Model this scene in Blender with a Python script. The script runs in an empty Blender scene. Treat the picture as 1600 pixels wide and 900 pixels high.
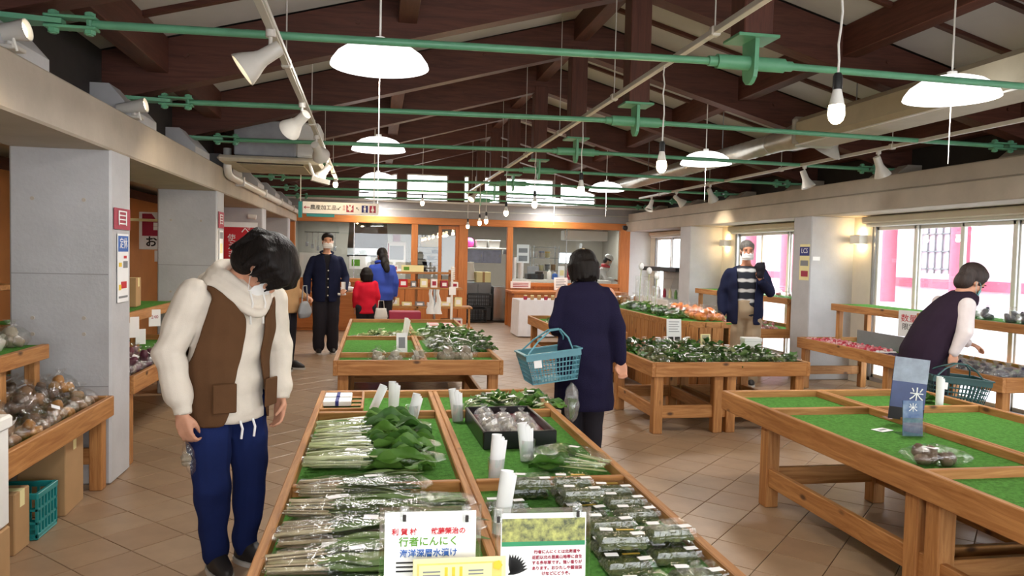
import bpy, bmesh, math, random
from mathutils import Vector, Matrix, Euler, Quaternion
import numpy as np

scene = bpy.context.scene
COL = scene.collection
R = math.radians
PI = math.pi

# ------------------------------------------------------------------ camera
FPX, YAW, PITCH, ROLL, EYE = 1177.3, 0.17825, 0.0432, 0.0233, 1.5
def camera_matrix():
    cy, sy = math.cos(YAW), math.sin(YAW); cp, sp = math.cos(PITCH), math.sin(PITCH); cr, sr = math.cos(ROLL), math.sin(ROLL)
    Ry = Matrix(((cy, -sy, 0), (sy, cy, 0), (0, 0, 1)))
    B = Matrix(((1, 0, 0), (0, 0, -1), (0, 1, 0)))
    Rp = Matrix(((1, 0, 0), (0, cp, -sp), (0, sp, cp)))
    Rr = Matrix(((cr, -sr, 0), (sr, cr, 0), (0, 0, 1)))
    M = Rr @ Rp @ B @ Ry
    right, down, fwd = M[0], M[1], M[2]
    W = Matrix((right, -Vector(down), -Vector(fwd))).transposed().to_4x4()
    W.translation = (0, 0, EYE)
    return W
cam_data = bpy.data.cameras.new('camera')
cam_data.sensor_width = 36.0
cam_data.lens = FPX / 1600 * 36.0
cam_data.clip_start = 0.05
cam_data.clip_end = 200
cam = bpy.data.objects.new('camera', cam_data)
COL.objects.link(cam)
cam.matrix_world = camera_matrix()
scene.camera = cam

# ------------------------------------------------------------------ world, exposure
world = bpy.data.worlds.new('sky'); scene.world = world
world.use_nodes = True
bg = world.node_tree.nodes['Background']
bg.inputs['Color'].default_value = (0.93, 0.96, 1.0, 1)
bg.inputs['Strength'].default_value = 8.0
scene.view_settings.view_transform = 'Standard'
scene.view_settings.look = 'None'
scene.view_settings.gamma = 1.0
scene.view_settings.use_curve_mapping = False
scene.view_settings.exposure = 0.0
scene.cycles.use_denoising = True
scene.cycles.max_bounces = 8
scene.cycles.diffuse_bounces = 5
scene.cycles.transparent_max_bounces = 24
scene.cycles.sample_clamp_indirect = 6.0
scene.cycles.caustics_reflective = False
scene.cycles.caustics_refractive = False

def portal(name, loc, rot, sx, sy):
    l = bpy.data.lights.new(name, 'AREA'); l.shape = 'RECTANGLE'; l.size = sx; l.size_y = sy
    l.cycles.is_portal = True
    o = bpy.data.objects.new(name, l); COL.objects.link(o); o.location = loc; o.rotation_euler = rot
    return o
# daylight enters through the right-hand windows, the windows behind the viewer and the clerestory
for y0, y1 in ((14.0, 15.9), (9.45, 12.1), (5.75, 8.4), (2.0, 4.7), (-2.6, 1.0)):
    portal('window_daylight', (6.12, (y0 + y1) / 2, 1.02), (0, R(90), 0), 1.95, y1 - y0)
portal('clerestory_daylight', (1.9, 16.2, 2.85), (R(-90), 0, 0), 4.8, 0.55)
portal('entrance_daylight', (2.0, -3.2, 1.2), (R(90), 0, 0), 5.0, 2.2)

# ------------------------------------------------------------------ materials
def lin(c):
    c = c / 255.0
    return c / 12.92 if c <= 0.04045 else ((c + 0.055) / 1.055) ** 2.4
def rgb(r, g, b): return (lin(r), lin(g), lin(b), 1.0)

def _new(name):
    m = bpy.data.materials.new(name); m.use_nodes = True
    nt = m.node_tree; nt.nodes.clear()
    out = nt.nodes.new('ShaderNodeOutputMaterial')
    return m, nt, out
def _n(nt, typ, **kw):
    n = nt.nodes.new(typ)
    for k, v in kw.items():
        if k in n.inputs.keys(): n.inputs[k].default_value = v
        else: setattr(n, k, v)
    return n
def mat(name, col, rough=0.6, metal=0.0, var=0.12, scale=8.0, bump=0.0, bscale=None, spec=0.5, col2=None, stretch=(1, 1, 1), coord='Object', detail=4.0):
    m, nt, out = _new(name)
    p = _n(nt, 'ShaderNodeBsdfPrincipled'); p.inputs['Roughness'].default_value = rough; p.inputs['Metallic'].default_value = metal
    p.inputs['Specular IOR Level'].default_value = spec
    tc = _n(nt, 'ShaderNodeTexCoord'); mp = _n(nt, 'ShaderNodeMapping'); mp.inputs['Scale'].default_value = stretch
    nt.links.new(tc.outputs[coord], mp.inputs['Vector'])
    no = _n(nt, 'ShaderNodeTexNoise', Scale=scale, Detail=detail, Roughness=0.6)
    nt.links.new(mp.outputs[0], no.inputs['Vector'])
    cr = _n(nt, 'ShaderNodeValToRGB')
    if col2 is None:
        a = tuple(max(0, x * (1 - var)) for x in col[:3]) + (1,); b = tuple(min(1, x * (1 + var)) for x in col[:3]) + (1,)
    else: a, b = col, col2
    cr.color_ramp.elements[0].color = a; cr.color_ramp.elements[1].color = b
    cr.color_ramp.elements[0].position = 0.32; cr.color_ramp.elements[1].position = 0.68
    nt.links.new(no.outputs['Fac'], cr.inputs[0]); nt.links.new(cr.outputs[0], p.inputs['Base Color'])
    if bump:
        nb = _n(nt, 'ShaderNodeTexNoise', Scale=bscale or scale * 4, Detail=3.0)
        nt.links.new(mp.outputs[0], nb.inputs['Vector'])
        bp = _n(nt, 'ShaderNodeBump', Strength=bump, Distance=0.01)
        nt.links.new(nb.outputs['Fac'], bp.inputs['Height']); nt.links.new(bp.outputs[0], p.inputs['Normal'])
    nt.links.new(p.outputs[0], out.inputs[0])
    return m
def wood(name, ca, cb, axis=0, scale=3.0, rough=0.5, knots=True, knot=(0.10, 0.045, 0.02, 1)):
    m, nt, out = _new(name)
    p = _n(nt, 'ShaderNodeBsdfPrincipled'); p.inputs['Roughness'].default_value = rough; p.inputs['Specular IOR Level'].default_value = 0.35
    tc = _n(nt, 'ShaderNodeTexCoord'); mp = _n(nt, 'ShaderNodeMapping')
    s = [9.0, 9.0, 9.0]; s[axis] = 0.7; mp.inputs['Scale'].default_value = s
    nt.links.new(tc.outputs['Object'], mp.inputs['Vector'])
    no = _n(nt, 'ShaderNodeTexNoise', Scale=scale, Detail=6.0, Roughness=0.65, Distortion=1.2)
    nt.links.new(mp.outputs[0], no.inputs['Vector'])
    cr = _n(nt, 'ShaderNodeValToRGB'); cr.color_ramp.elements[0].color = ca; cr.color_ramp.elements[1].color = cb
    cr.color_ramp.elements[0].position = 0.3; cr.color_ramp.elements[1].position = 0.7
    nt.links.new(no.outputs['Fac'], cr.inputs[0])
    src = cr.outputs[0]
    # broad board-to-board tone
    nb = _n(nt, 'ShaderNodeTexNoise', Scale=1.3, Detail=1.0); nt.links.new(tc.outputs['Object'], nb.inputs['Vector'])
    hs = _n(nt, 'ShaderNodeHueSaturation'); mr = _n(nt, 'ShaderNodeMapRange'); mr.inputs['To Min'].default_value = 0.8; mr.inputs['To Max'].default_value = 1.2
    nt.links.new(nb.outputs['Fac'], mr.inputs['Value']); nt.links.new(mr.outputs[0], hs.inputs['Value']); nt.links.new(src, hs.inputs['Color']); src = hs.outputs[0]
    if knots:
        mk = _n(nt, 'ShaderNodeMapping'); ks = [6.5, 6.5, 6.5]; ks[axis] = 3.2; mk.inputs['Scale'].default_value = ks
        nt.links.new(tc.outputs['Object'], mk.inputs['Vector'])
        vo = _n(nt, 'ShaderNodeTexVoronoi', Scale=1.0); nt.links.new(mk.outputs[0], vo.inputs['Vector'])
        kr = _n(nt, 'ShaderNodeValToRGB'); kr.color_ramp.elements[0].position = 0.05; kr.color_ramp.elements[0].color = (1, 1, 1, 1)
        kr.color_ramp.elements[1].position = 0.13; kr.color_ramp.elements[1].color = (0, 0, 0, 1)
        nt.links.new(vo.outputs['Distance'], kr.inputs[0])
        mx = _n(nt, 'ShaderNodeMix', data_type='RGBA'); nt.links.new(kr.outputs[0], mx.inputs[0]); nt.links.new(src, mx.inputs[6]); mx.inputs[7].default_value = knot
        src = mx.outputs[2]
    nt.links.new(src, p.inputs['Base Color'])
    bp = _n(nt, 'ShaderNodeBump', Strength=0.15, Distance=0.005); nt.links.new(no.outputs['Fac'], bp.inputs['Height']); nt.links.new(bp.outputs[0], p.inputs['Normal'])
    nt.links.new(p.outputs[0], out.inputs[0])
    return m
def emit(name, col, strength):
    m, nt, out = _new(name)
    e = _n(nt, 'ShaderNodeEmission', Color=col, Strength=strength); nt.links.new(e.outputs[0], out.inputs[0])
    return m
def clear_film(name, tint=(0.97, 0.98, 0.98, 1), gloss=0.07, rough=0.12, crinkle=0.6, scale=28.0, haze=0.0, hazecol=(0.8, 0.82, 0.82, 1), facing_w=0.22):
    """thin clear plastic: mostly see-through, with crinkled glints"""
    m, nt, out = _new(name)
    t = _n(nt, 'ShaderNodeBsdfTransparent', Color=tint)
    g = _n(nt, 'ShaderNodeBsdfGlossy', Color=(1, 1, 1, 1), Roughness=rough)
    mx = _n(nt, 'ShaderNodeMixShader')
    lw = _n(nt, 'ShaderNodeLayerWeight', Blend=0.35)
    ma = _n(nt, 'ShaderNodeMath', operation='MULTIPLY_ADD'); ma.inputs[1].default_value = facing_w; ma.inputs[2].default_value = gloss
    nt.links.new(lw.outputs['Facing'], ma.inputs[0]); nt.links.new(ma.outputs[0], mx.inputs[0])
    if crinkle:
        tc = _n(nt, 'ShaderNodeTexCoord'); no = _n(nt, 'ShaderNodeTexNoise', Scale=scale, Detail=3.0, Roughness=0.55, Distortion=0.8)
        nt.links.new(tc.outputs['Object'], no.inputs['Vector'])
        bp = _n(nt, 'ShaderNodeBump', Strength=crinkle, Distance=0.02); nt.links.new(no.outputs['Fac'], bp.inputs['Height'])
        nt.links.new(bp.outputs[0], g.inputs['Normal']); nt.links.new(bp.outputs[0], lw.inputs['Normal'])
    nt.links.new(t.outputs[0], mx.inputs[1]); nt.links.new(g.outputs[0], mx.inputs[2])
    last = mx
    if haze:
        d = _n(nt, 'ShaderNodeBsdfDiffuse', Color=hazecol); m2 = _n(nt, 'ShaderNodeMixShader'); m2.inputs[0].default_value = haze
        nt.links.new(last.outputs[0], m2.inputs[1]); nt.links.new(d.outputs[0], m2.inputs[2]); last = m2
    nt.links.new(last.outputs[0], out.inputs[0])
    return m

MT = {}
def defmats():
    pa, pb = rgb(146, 92, 46), rgb(198, 144, 88)
    for i, ax in enumerate('xyz'):
        MT['pine_' + ax] = wood('pine_' + ax, pa, pb, i)
        MT['brown_' + ax] = wood('dark_beam_' + ax, rgb(68, 39, 31), rgb(97, 58, 47), i, knots=False, rough=0.55)
        MT['orange_' + ax] = wood('orange_timber_' + ax, rgb(182, 108, 54), rgb(204, 130, 70), i, knots=False, rough=0.45)
    MT['turf'] = mat('green_turf', rgb(90, 146, 66), 0.95, var=0.3, scale=60, bump=0.8, bscale=260, spec=0.1)
    MT['concrete'] = mat('painted_concrete', rgb(186, 186, 188), 0.85, var=0.08, scale=3.0, bump=0.15, bscale=40, detail=6)
    MT['concrete_warm'] = mat('warm_concrete', rgb(180, 170, 156), 0.85, var=0.09, scale=3.0, bump=0.12, bscale=40, detail=6)
    MT['cream'] = mat('cream_plaster', rgb(214, 206, 190), 0.9, var=0.05, scale=4)
    MT['white_wall'] = mat('white_plaster', rgb(222, 222, 220), 0.9, var=0.04, scale=4)
    MT['ceiling'] = mat('ceiling_board', rgb(184, 182, 180), 0.9, var=0.05, scale=2)
    MT['tile'] = mat('floor_tile', rgb(158, 131, 105), 0.36, var=0.08, scale=7, bump=0.05, coord='Object', col2=None)
    MT['tile2'] = mat('floor_tile_pale', rgb(162, 136, 110), 0.36, var=0.08, scale=6, bump=0.05)
    MT['tile3'] = mat('floor_tile_red', rgb(155, 127, 101), 0.38, var=0.08, scale=6, bump=0.05)
    MT['grout'] = mat('grout', rgb(84, 66, 54), 0.95, var=0.15, scale=20)
    MT['green_steel'] = mat('green_painted_steel', rgb(96, 158, 124), 0.4, var=0.10, scale=6)
    MT['white_metal'] = mat('white_enamel', rgb(226, 224, 218), 0.35, var=0.03)
    MT['lamp_grey'] = mat('lamp_housing', rgb(200, 196, 188), 0.4, var=0.04)
    MT['alu'] = mat('aluminium', rgb(176, 178, 180), 0.35, metal=0.7, var=0.05)
    MT['steel'] = mat('stainless', rgb(190, 192, 194), 0.22, metal=0.95, var=0.05, scale=3)
    MT['zinc'] = mat('galvanised', rgb(176, 172, 162), 0.35, metal=0.55, var=0.10, scale=9)
    MT['duct'] = mat('duct_board', rgb(170, 160, 138), 0.6, var=0.05)
    MT['black'] = mat('black_plastic', rgb(24, 24, 26), 0.45, var=0.1)
    MT['dark'] = mat('dark_fill', rgb(46, 42, 40), 0.8, var=0.15)
    MT['card'] = mat('cardboard', rgb(176, 140, 98), 0.85, var=0.06, scale=5)
    MT['paper'] = mat('white_paper', rgb(242, 242, 242), 0.8, var=0.02)
    MT['cream_paper'] = mat('cream_paper', rgb(236, 226, 170), 0.8, var=0.02)
    MT['foam'] = mat('white_foam', rgb(232, 232, 230), 0.8, var=0.03, bump=0.1, bscale=200)
    MT['red'] = mat('red_print', rgb(196, 24, 40), 0.6, var=0.04)
    MT['crimson'] = mat('crimson_print', rgb(160, 38, 66), 0.6, var=0.04)
    MT['blue'] = mat('blue_print', rgb(40, 96, 178), 0.6, var=0.04)
    MT['navy_print'] = mat('navy_print', rgb(32, 40, 120), 0.6, var=0.04)
    MT['black_print'] = mat('black_print', rgb(30, 28, 30), 0.7, var=0.04)
    MT['green_print'] = mat('green_print', rgb(92, 150, 40), 0.7, var=0.04)
    MT['yellow_print'] = mat('yellow_print', rgb(232, 196, 60), 0.7, var=0.04)
    MT['grey'] = mat('mid_grey', rgb(128, 130, 134), 0.6, var=0.06)
    MT['grey_wall'] = mat('grey_wall', rgb(150, 148, 148), 0.85, var=0.05)
    MT['teal'] = mat('teal_plastic', rgb(30, 136, 136), 0.4, var=0.06)
    MT['basket_blue'] = mat('basket_blue_green', rgb(92, 148, 162), 0.4, var=0.06)
    MT['basket_dark'] = mat('basket_dark_green', rgb(38, 78, 78), 0.4, var=0.06)
    MT['cloth_white'] = mat('white_cloth', rgb(226, 226, 232), 0.9, var=0.03)
    MT['bag'] = clear_film('clear_bag')
    MT['bag_dull'] = clear_film('hazy_bag', gloss=0.10, rough=0.2, haze=0.12)
    MT['pack'] = clear_film('clear_pack', gloss=0.05, rough=0.05, crinkle=0.2, scale=40, facing_w=0.14)
    MT['acrylic'] = clear_film('clear_acrylic', gloss=0.10, rough=0.03, crinkle=0)
    MT['glass'] = clear_film('window_glass', tint=(0.96, 0.98, 0.98, 1), gloss=0.03, rough=0.01, crinkle=0)
    MT['lamp_glow'] = emit('lamp_glow', (1.0, 0.97, 0.93, 1), 7.0)
    MT['bulb_glow'] = emit('bulb_glow', (1.0, 0.80, 0.50, 1), 26.0)
    MT['spot_glow'] = emit('spot_glow', (1.0, 0.86, 0.62, 1), 10.0)
    MT['sconce_glow'] = emit('sconce_glow', (1.0, 0.78, 0.42, 1), 14.0)
    MT['tube_glow'] = emit('tube_glow', (0.95, 1.0, 0.98, 1), 10.0)
defmats()

# ------------------------------------------------------------------ mesh helpers
class MB:
    def __init__(s): s.v = []; s.f = []
    def add(s, vs, fs, M=None):
        o = len(s.v)
        if M is not None: vs = [M @ Vector(v) for v in vs]
        s.v += [tuple(v) for v in vs]; s.f += [tuple(i + o for i in f) for f in fs]
        return s
    def box(s, c, d, M=None):
        x, y, z = c; a, b, e = d[0] / 2, d[1] / 2, d[2] / 2
        vs = [(x + i * a, y + j * b, z + k * e) for i in (-1, 1) for j in (-1, 1) for k in (-1, 1)]
        return s.add(vs, [(0, 1, 3, 2), (4, 6, 7, 5), (0, 4, 5, 1), (2, 3, 7, 6), (0, 2, 6, 4), (1, 5, 7, 3)], M)
    def b2(s, x0, x1, y0, y1, z0, z1, M=None):
        return s.box(((x0 + x1) / 2, (y0 + y1) / 2, (z0 + z1) / 2), (abs(x1 - x0), abs(y1 - y0), abs(z1 - z0)), M)
    def cbox(s, c, d, ch=0.004, M=None):
        """chamfered box"""
        x, y, z = c; h = [d[0] / 2, d[1] / 2, d[2] / 2]; ch = min(ch, min(h) * 0.8)
        vs = []; idx = {}
        for sx in (-1, 1):
            for sy in (-1, 1):
                for sz in (-1, 1):
                    for a in range(3):
                        p = [sx * (h[0] - ch), sy * (h[1] - ch), sz * (h[2] - ch)]; p[a] = (sx, sy, sz)[a] * h[a]
                        idx[(sx, sy, sz, a)] = len(vs); vs.append((x + p[0], y + p[1], z + p[2]))
        fs = []
        for a in range(3):
            b, e = (a + 1) % 3, (a + 2) % 3
            for sg in (-1, 1):
                q = []
                for u, w in ((-1, -1), (1, -1), (1, 1), (-1, 1)):
                    k = [0, 0, 0]; k[a] = sg; k[b] = u; k[e] = w; q.append(idx[(k[0], k[1], k[2], a)])
                fs.append(tuple(q if sg > 0 else q[::-1]))
            for u in (-1, 1):
                for w in (-1, 1):
                    q = []
                    for sg, ax in ((-1, b), (1, b), (1, e), (-1, e)):
                        k = [0, 0, 0]; k[a] = sg; k[b] = u; k[e] = w; q.append(idx[(k[0], k[1], k[2], ax)])
                    fs.append(tuple(q if u * w < 0 else q[::-1]))
        for sx in (-1, 1):
            for sy in (-1, 1):
                for sz in (-1, 1):
                    q = [idx[(sx, sy, sz, a)] for a in range(3)]
                    fs.append(tuple(q if sx * sy * sz > 0 else q[::-1]))
        return s.add(vs, fs, M)
    def cb2(s, x0, x1, y0, y1, z0, z1, ch=0.004, M=None):
        return s.cbox(((x0 + x1) / 2, (y0 + y1) / 2, (z0 + z1) / 2), (abs(x1 - x0), abs(y1 - y0), abs(z1 - z0)), ch, M)
    def bar(s, p0, p1, w, h, up=(0, 0, 1)):
        p0, p1 = Vector(p0), Vector(p1); d = p1 - p0; L = d.length; d.normalize()
        up = Vector(up); r = d.cross(up)
        if r.length < 1e-5: r = d.cross(Vector((1, 0, 0)))
        r.normalize(); u = r.cross(d)
        M = Matrix((r, d, u)).transposed().to_4x4(); M.translation = (p0 + p1) / 2
        return s.cbox((0, 0, 0), (w, L, h), min(w, h) * 0.06, M)
    def tube(s, pts, rad, n=8, caps=True, flat=1.0):
        pts = [Vector(p) for p in pts]; k = len(pts)
        if not hasattr(rad, '__len__'): rad = [rad] * k
        rings = []; ref = None; o = len(s.v)
        for i, p in enumerate(pts):
            t = (pts[min(i + 1, k - 1)] - pts[max(i - 1, 0)]).normalized()
            if ref is None:
                ref = t.cross(Vector((0, 0, 1)))
                if ref.length < 1e-3: ref = t.cross(Vector((0, 1, 0)))
            ref = (ref - t * ref.dot(t)).normalized(); b = t.cross(ref)
            for j in range(n):
                a = 2 * PI * j / n; s.v.append(tuple(p + ref * math.cos(a) * rad[i] + b * math.sin(a) * rad[i] * flat))
        for i in range(k - 1):
            for j in range(n):
                a = o + i * n + j; b2 = o + i * n + (j + 1) % n; s.f.append((a, b2, b2 + n, a + n))
        if caps:
            s.f.append(tuple(o + j for j in range(n))[::-1]); s.f.append(tuple(o + (k - 1) * n + j for j in range(n)))
        return s
    def cyl(s, p0, p1, r0, r1=None, n=12): return s.tube([p0, p1], [r0, r0 if r1 is None else r1], n)
    def lathe(s, prof, n=24, M=None, caps=True):
        """profile of (r, z) turned about z"""
        vs = []; fs = []; k = len(prof)
        for r, z in prof:
            for j in range(n): vs.append((r * math.cos(2 * PI * j / n), r * math.sin(2 * PI * j / n), z))
        for i in range(k - 1):
            for j in range(n):
                a = i * n + j; b = i * n + (j + 1) % n; fs.append((a, b, b + n, a + n))
        if caps:
            if prof[0][0] > 1e-6: fs.append(tuple(range(n))[::-1])
            if prof[-1][0] > 1e-6: fs.append(tuple((k - 1) * n + j for j in range(n)))
        return s.add(vs, fs, M)
    def ell(s, c, r, n=10, m=6, M=None, fn=None):
        vs = [(0, 0, -1)]; fs = []
        for i in range(1, m):
            a = -PI / 2 + PI * i / m
            for j in range(n): b = 2 * PI * j / n; vs.append((math.cos(a) * math.cos(b), math.cos(a) * math.sin(b), math.sin(a)))
        vs.append((0, 0, 1)); L = len(vs) - 1
        for j in range(n): fs.append((0, 1 + (j + 1) % n, 1 + j))
        for i in range(m - 2):
            for j in range(n): a = 1 + i * n + j; b = 1 + i * n + (j + 1) % n; fs.append((a, b, b + n, a + n))
        for j in range(n): fs.append((L, 1 + (m - 2) * n + j, 1 + (m - 2) * n + (j + 1) % n))
        if fn: vs = [fn(v) for v in vs]
        vs = [(c[0] + v[0] * r[0], c[1] + v[1] * r[1], c[2] + v[2] * r[2]) for v in vs]
        return s.add(vs, fs, M)
    def prism(s, poly, h0, h1, M=None):
        """poly of (x, y) extruded z h0..h1"""
        n = len(poly); vs = [(x, y, h0) for x, y in poly] + [(x, y, h1) for x, y in poly]
        fs = [tuple(range(n))[::-1], tuple(range(n, 2 * n))] + [(i, (i + 1) % n, (i + 1) % n + n, i + n) for i in range(n)]
        return s.add(vs, fs, M)
    def grid(s, fn, nu, nv, close_u=False):
        o = len(s.v); nn = nu + (0 if close_u else 1)
        for j in range(nv + 1):
            for i in range(nn): s.v.append(tuple(fn(i / nu, j / nv)))
        for j in range(nv):
            for i in range(nu):
                a = o + j * nn + i; b = o + j * nn + (i + 1) % nn; s.f.append((a, b, b + nn, a + nn))
        return s
    def mesh(s, name, m, smooth=False):
        me = bpy.data.meshes.new(name); me.from_pydata(s.v, [], s.f); me.update()
        if m is not None: me.materials.append(MT[m] if isinstance(m, str) else m)
        if smooth:
            me.polygons.foreach_set('use_smooth', [True] * len(me.polygons))
            if smooth != 'all': me.set_sharp_from_angle(angle=R(40))
        return me
    def build(s, name, m, parent=None, smooth=False, M=None):
        return obj(name, s.mesh(name, m, smooth), parent, M)

def obj(name, me, parent=None, M=None):
    o = bpy.data.objects.new(name, me); COL.objects.link(o)
    if parent is not None: o.parent = parent
    if M is not None: o.matrix_local = M
    return o
def tag(o, label=None, cat=None, group=None, kind=None):
    if label: o['label'] = label
    if cat: o['category'] = cat
    if group: o['group'] = group
    if kind: o['kind'] = kind
    return o
def thing(name, label, cat, loc=(0, 0, 0), rz=0.0, group=None, M=None):
    o = bpy.data.objects.new(name, None); COL.objects.link(o); o.empty_display_size = 0.1
    if M is not None: o.matrix_world = M
    else: o.location = loc; o.rotation_euler = (0, 0, rz)
    return tag(o, label, cat, group)
def struct(o): o['kind'] = 'structure'; return o
def dup(root, loc=None, rz=None, label=None, group=None, parent=None):
    r = root.copy(); COL.objects.link(r)
    if parent is not None: r.parent = parent
    if loc is not None: r.location = loc
    if rz is not None: r.rotation_euler = (0, 0, rz)
    if label: r['label'] = label
    if group: r['group'] = group
    for ch in list(root.children):
        c = ch.copy(); COL.objects.link(c); c.parent = r
        for g in list(ch.children):
            d = g.copy(); COL.objects.link(d); d.parent = c
    return r
def T(x, y, z, rz=0, rx=0, ry=0): return Matrix.Translation((x, y, z)) @ Euler((rx, ry, rz)).to_matrix().to_4x4()
_FC = bpy.data.curves.new('font_work', 'FONT'); _FO = bpy.data.objects.new('font_work', _FC)
def text_mesh(body, size, m, align='CENTER', bold=0.0, squeeze=1.0, spacing=1.0, line=1.0):
    COL.objects.link(_FO)
    _FC.body = body; _FC.size = size; _FC.align_x = align; _FC.align_y = 'CENTER'; _FC.extrude = 0.0006; _FC.offset = bold; _FC.resolution_u = 2
    _FC.space_character = spacing; _FC.space_line = line
    dg = bpy.context.evaluated_depsgraph_get(); dg.update()
    me = bpy.data.meshes.new_from_object(_FO.evaluated_get(dg))
    COL.objects.unlink(_FO)
    if squeeze != 1.0:
        for v in me.vertices: v.co.x *= squeeze
    me.materials.clear(); me.materials.append(MT[m])
    return me
def text(body, size, m, parent, M, name='lettering', **kw):
    o = obj(name, text_mesh(body, size, m, **kw), parent, M); o['kind'] = 'stuff'
    return o
FRONT = Euler((R(90), 0, 0)).to_matrix().to_4x4()      # text facing -y
def facing(x, y, z, rz=0, tilt=0): return Matrix.Translation((x, y, z)) @ Euler((0, 0, rz)).to_matrix().to_4x4() @ Euler((R(90) - tilt, 0, 0)).to_matrix().to_4x4()
RND = random.Random(7)
# ================================================================== SETTING
YB, YF = -3.0, 16.0            # behind the viewer .. far timber front
RIDGE_X, RZ, SLOPE = 2.03, 3.60, 0.2745
def zb(x): return RZ - SLOPE * abs(x - RIDGE_X)      # underside of the rafters
TRUSS_Y = [-1.6, 0.25, 2.1, 3.95, 5.85, 7.70, 9.55, 11.4, 13.25, 15.1]

# ---- floor with diagonal tiles
fl = MB().b2(-4.6, 6.2, YB, 20.0, -0.12, -0.006).build('floor', 'grout'); struct(fl)
def floor_tiles():
    S = 0.4; h = 0.1970 ; e = 0.002
    proto = []
    for m in ('tile', 'tile2', 'tile3'):
        b = MB(); c = h
        top = [(-c, 0), (0, -c), (c, 0), (0, c)]; k = (c - 0.004) / c
        vs = [(x, y, -0.01) for x, y in top] + [(x, y, -0.0012) for x, y in top] + [(x * k, y * k, 0.0) for x, y in top]
        fs = [(8, 9, 10, 11)] + [(i, (i + 1) % 4, (i + 1) % 4 + 4, i + 4) for i in range(4)] + [(i + 4, (i + 1) % 4 + 4, (i + 1) % 4 + 8, i + 8) for i in range(4)]
        b.add(vs, fs); proto.append((b.mesh('tile', m), b))
    cells = []
    for i in range(-70, 80):
        for j in range(-70, 80):
            s_, d_ = 2.76 + S * (i + 0.5), 1.9 + S * (j + 0.5)      # x+y, y-x
            x, y = (s_ - d_) / 2, (s_ + d_) / 2
            if -4.4 < x < 6.1 and YB + 0.2 < y < 16.4: cells.append((x, y))
    W = cam.matrix_world.inverted()
    near, rest = [], []
    for x, y in cells:
        c = W @ Vector((x, y, 0)); vis = c.z < -0.5 and abs(c.x / -c.z) * FPX < 830 and abs(c.y / -c.z) * FPX < 480
        (near if vis else rest).append((x, y, -c.z))
    near.sort(key=lambda t: t[2]); rest += near[300:]; near = near[:300]
    r = random.Random(3)
    for x, y, _ in near:
        o = obj('tile', r.choice(proto)[0], fl); o.location = (x, y, r.uniform(-0.0008, 0.0))
    b = [MB(), MB(), MB()]
    for x, y, _ in rest:
        k = r.randrange(3); b[k].add(proto[k][1].v, proto[k][1].f, Matrix.Translation((x, y, 0)))
    for k, m in enumerate(('tile', 'tile2', 'tile3')):
        o = b[k].build('distant_tiling', m, fl); o['kind'] = 'stuff'
floor_tiles()

# ---- left arcade wall: beam, pillars, setback upper wall, corbels
wl = MB().cb2(-2.2, -1.62, YB, YF, 2.09, 2.365, 0.012).build('wall_left', 'concrete_warm'); struct(wl)
PILLARS_L = [(1.9, 2.25), (5.05, 5.42), (8.19, 8.55), (11.33, 11.68), (14.47, 14.82)]
for y0, y1 in PILLARS_L:
    MB().cb2(-2.2, -1.625, y0, y1, 0, 2.1, 0.012).build('pillar', 'concrete', wl)
    c = MB()
    for z in (0.62, 1.32): c.b2(-2.19, -1.64, y0 - 0.0015, y0 + 0.01, z, z + 0.006)
    c.build('form_joint', 'grey_wall', wl)
    t = MB()
    for zz in (0.35, 0.95, 1.05, 1.78):
        for xx in (-2.07, -1.78): t.cyl((xx, y0 - 0.004, zz), (xx, y0 + 0.01, zz), 0.012, n=10)
    t = t.build('tie_hole', 'concrete_warm', wl); t['kind'] = 'stuff'
MB().b2(-2.2, -1.92, YB, YF, 2.365, 2.95).build('upper_wall', 'dark', wl)
for y in TRUSS_Y:
    b = MB(); P = [(-1.93, 2.36), (-1.66, 2.36), (-1.66, 2.44), (-1.80, 2.60), (-1.93, 2.60)]
    b.add([(x, y - 0.30, z) for x, z in P] + [(x, y + 0.30, z) for x, z in P], [(0, 1, 2, 3, 4), (9, 8, 7, 6, 5)] + [(i, i + 5, (i + 1) % 5 + 5, (i + 1) % 5) for i in range(5)])
    b.build('corbel', 'concrete', wl)
# left side room behind the arcade
lr = MB()
lr.b2(-4.6, -4.5, YB, 20, 0, 2.6)
lo = lr.build('wall_side_room', 'cream'); struct(lo)
o = MB().b2(-4.5, -2.2, YB, 20.0, 2.42, 2.5).build('ceiling_side_room', 'cream'); struct(o)
o = MB().b2(-3.66, -3.6, 7.2, 15.5, 0, 2.25).build('wall_partition', mat('brown_partition', rgb(176, 116, 60), 0.7, var=0.08, scale=3)); struct(o)
o = MB().cb2(-3.62, -3.56, 7.2, 15.5, 2.22, 2.34).build('trim_1', 'brown_y'); struct(o)
o = MB().b2(-4.5, -2.0, 15.9, 16.0, 0, 2.45).build('wall_side_end', 'cream'); struct(o)
o = MB().b2(-4.5, 6.6, -3.1, YB, 0, 0.4).b2(-4.5, -1.0, -3.1, YB, 0.4, 4.2).b2(5.0, 6.6, -3.1, YB, 0.4, 4.2).b2(-1.0, 5.0, -3.1, YB, 2.35, 4.2).build('wall_front', 'cream'); struct(o)

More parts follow.
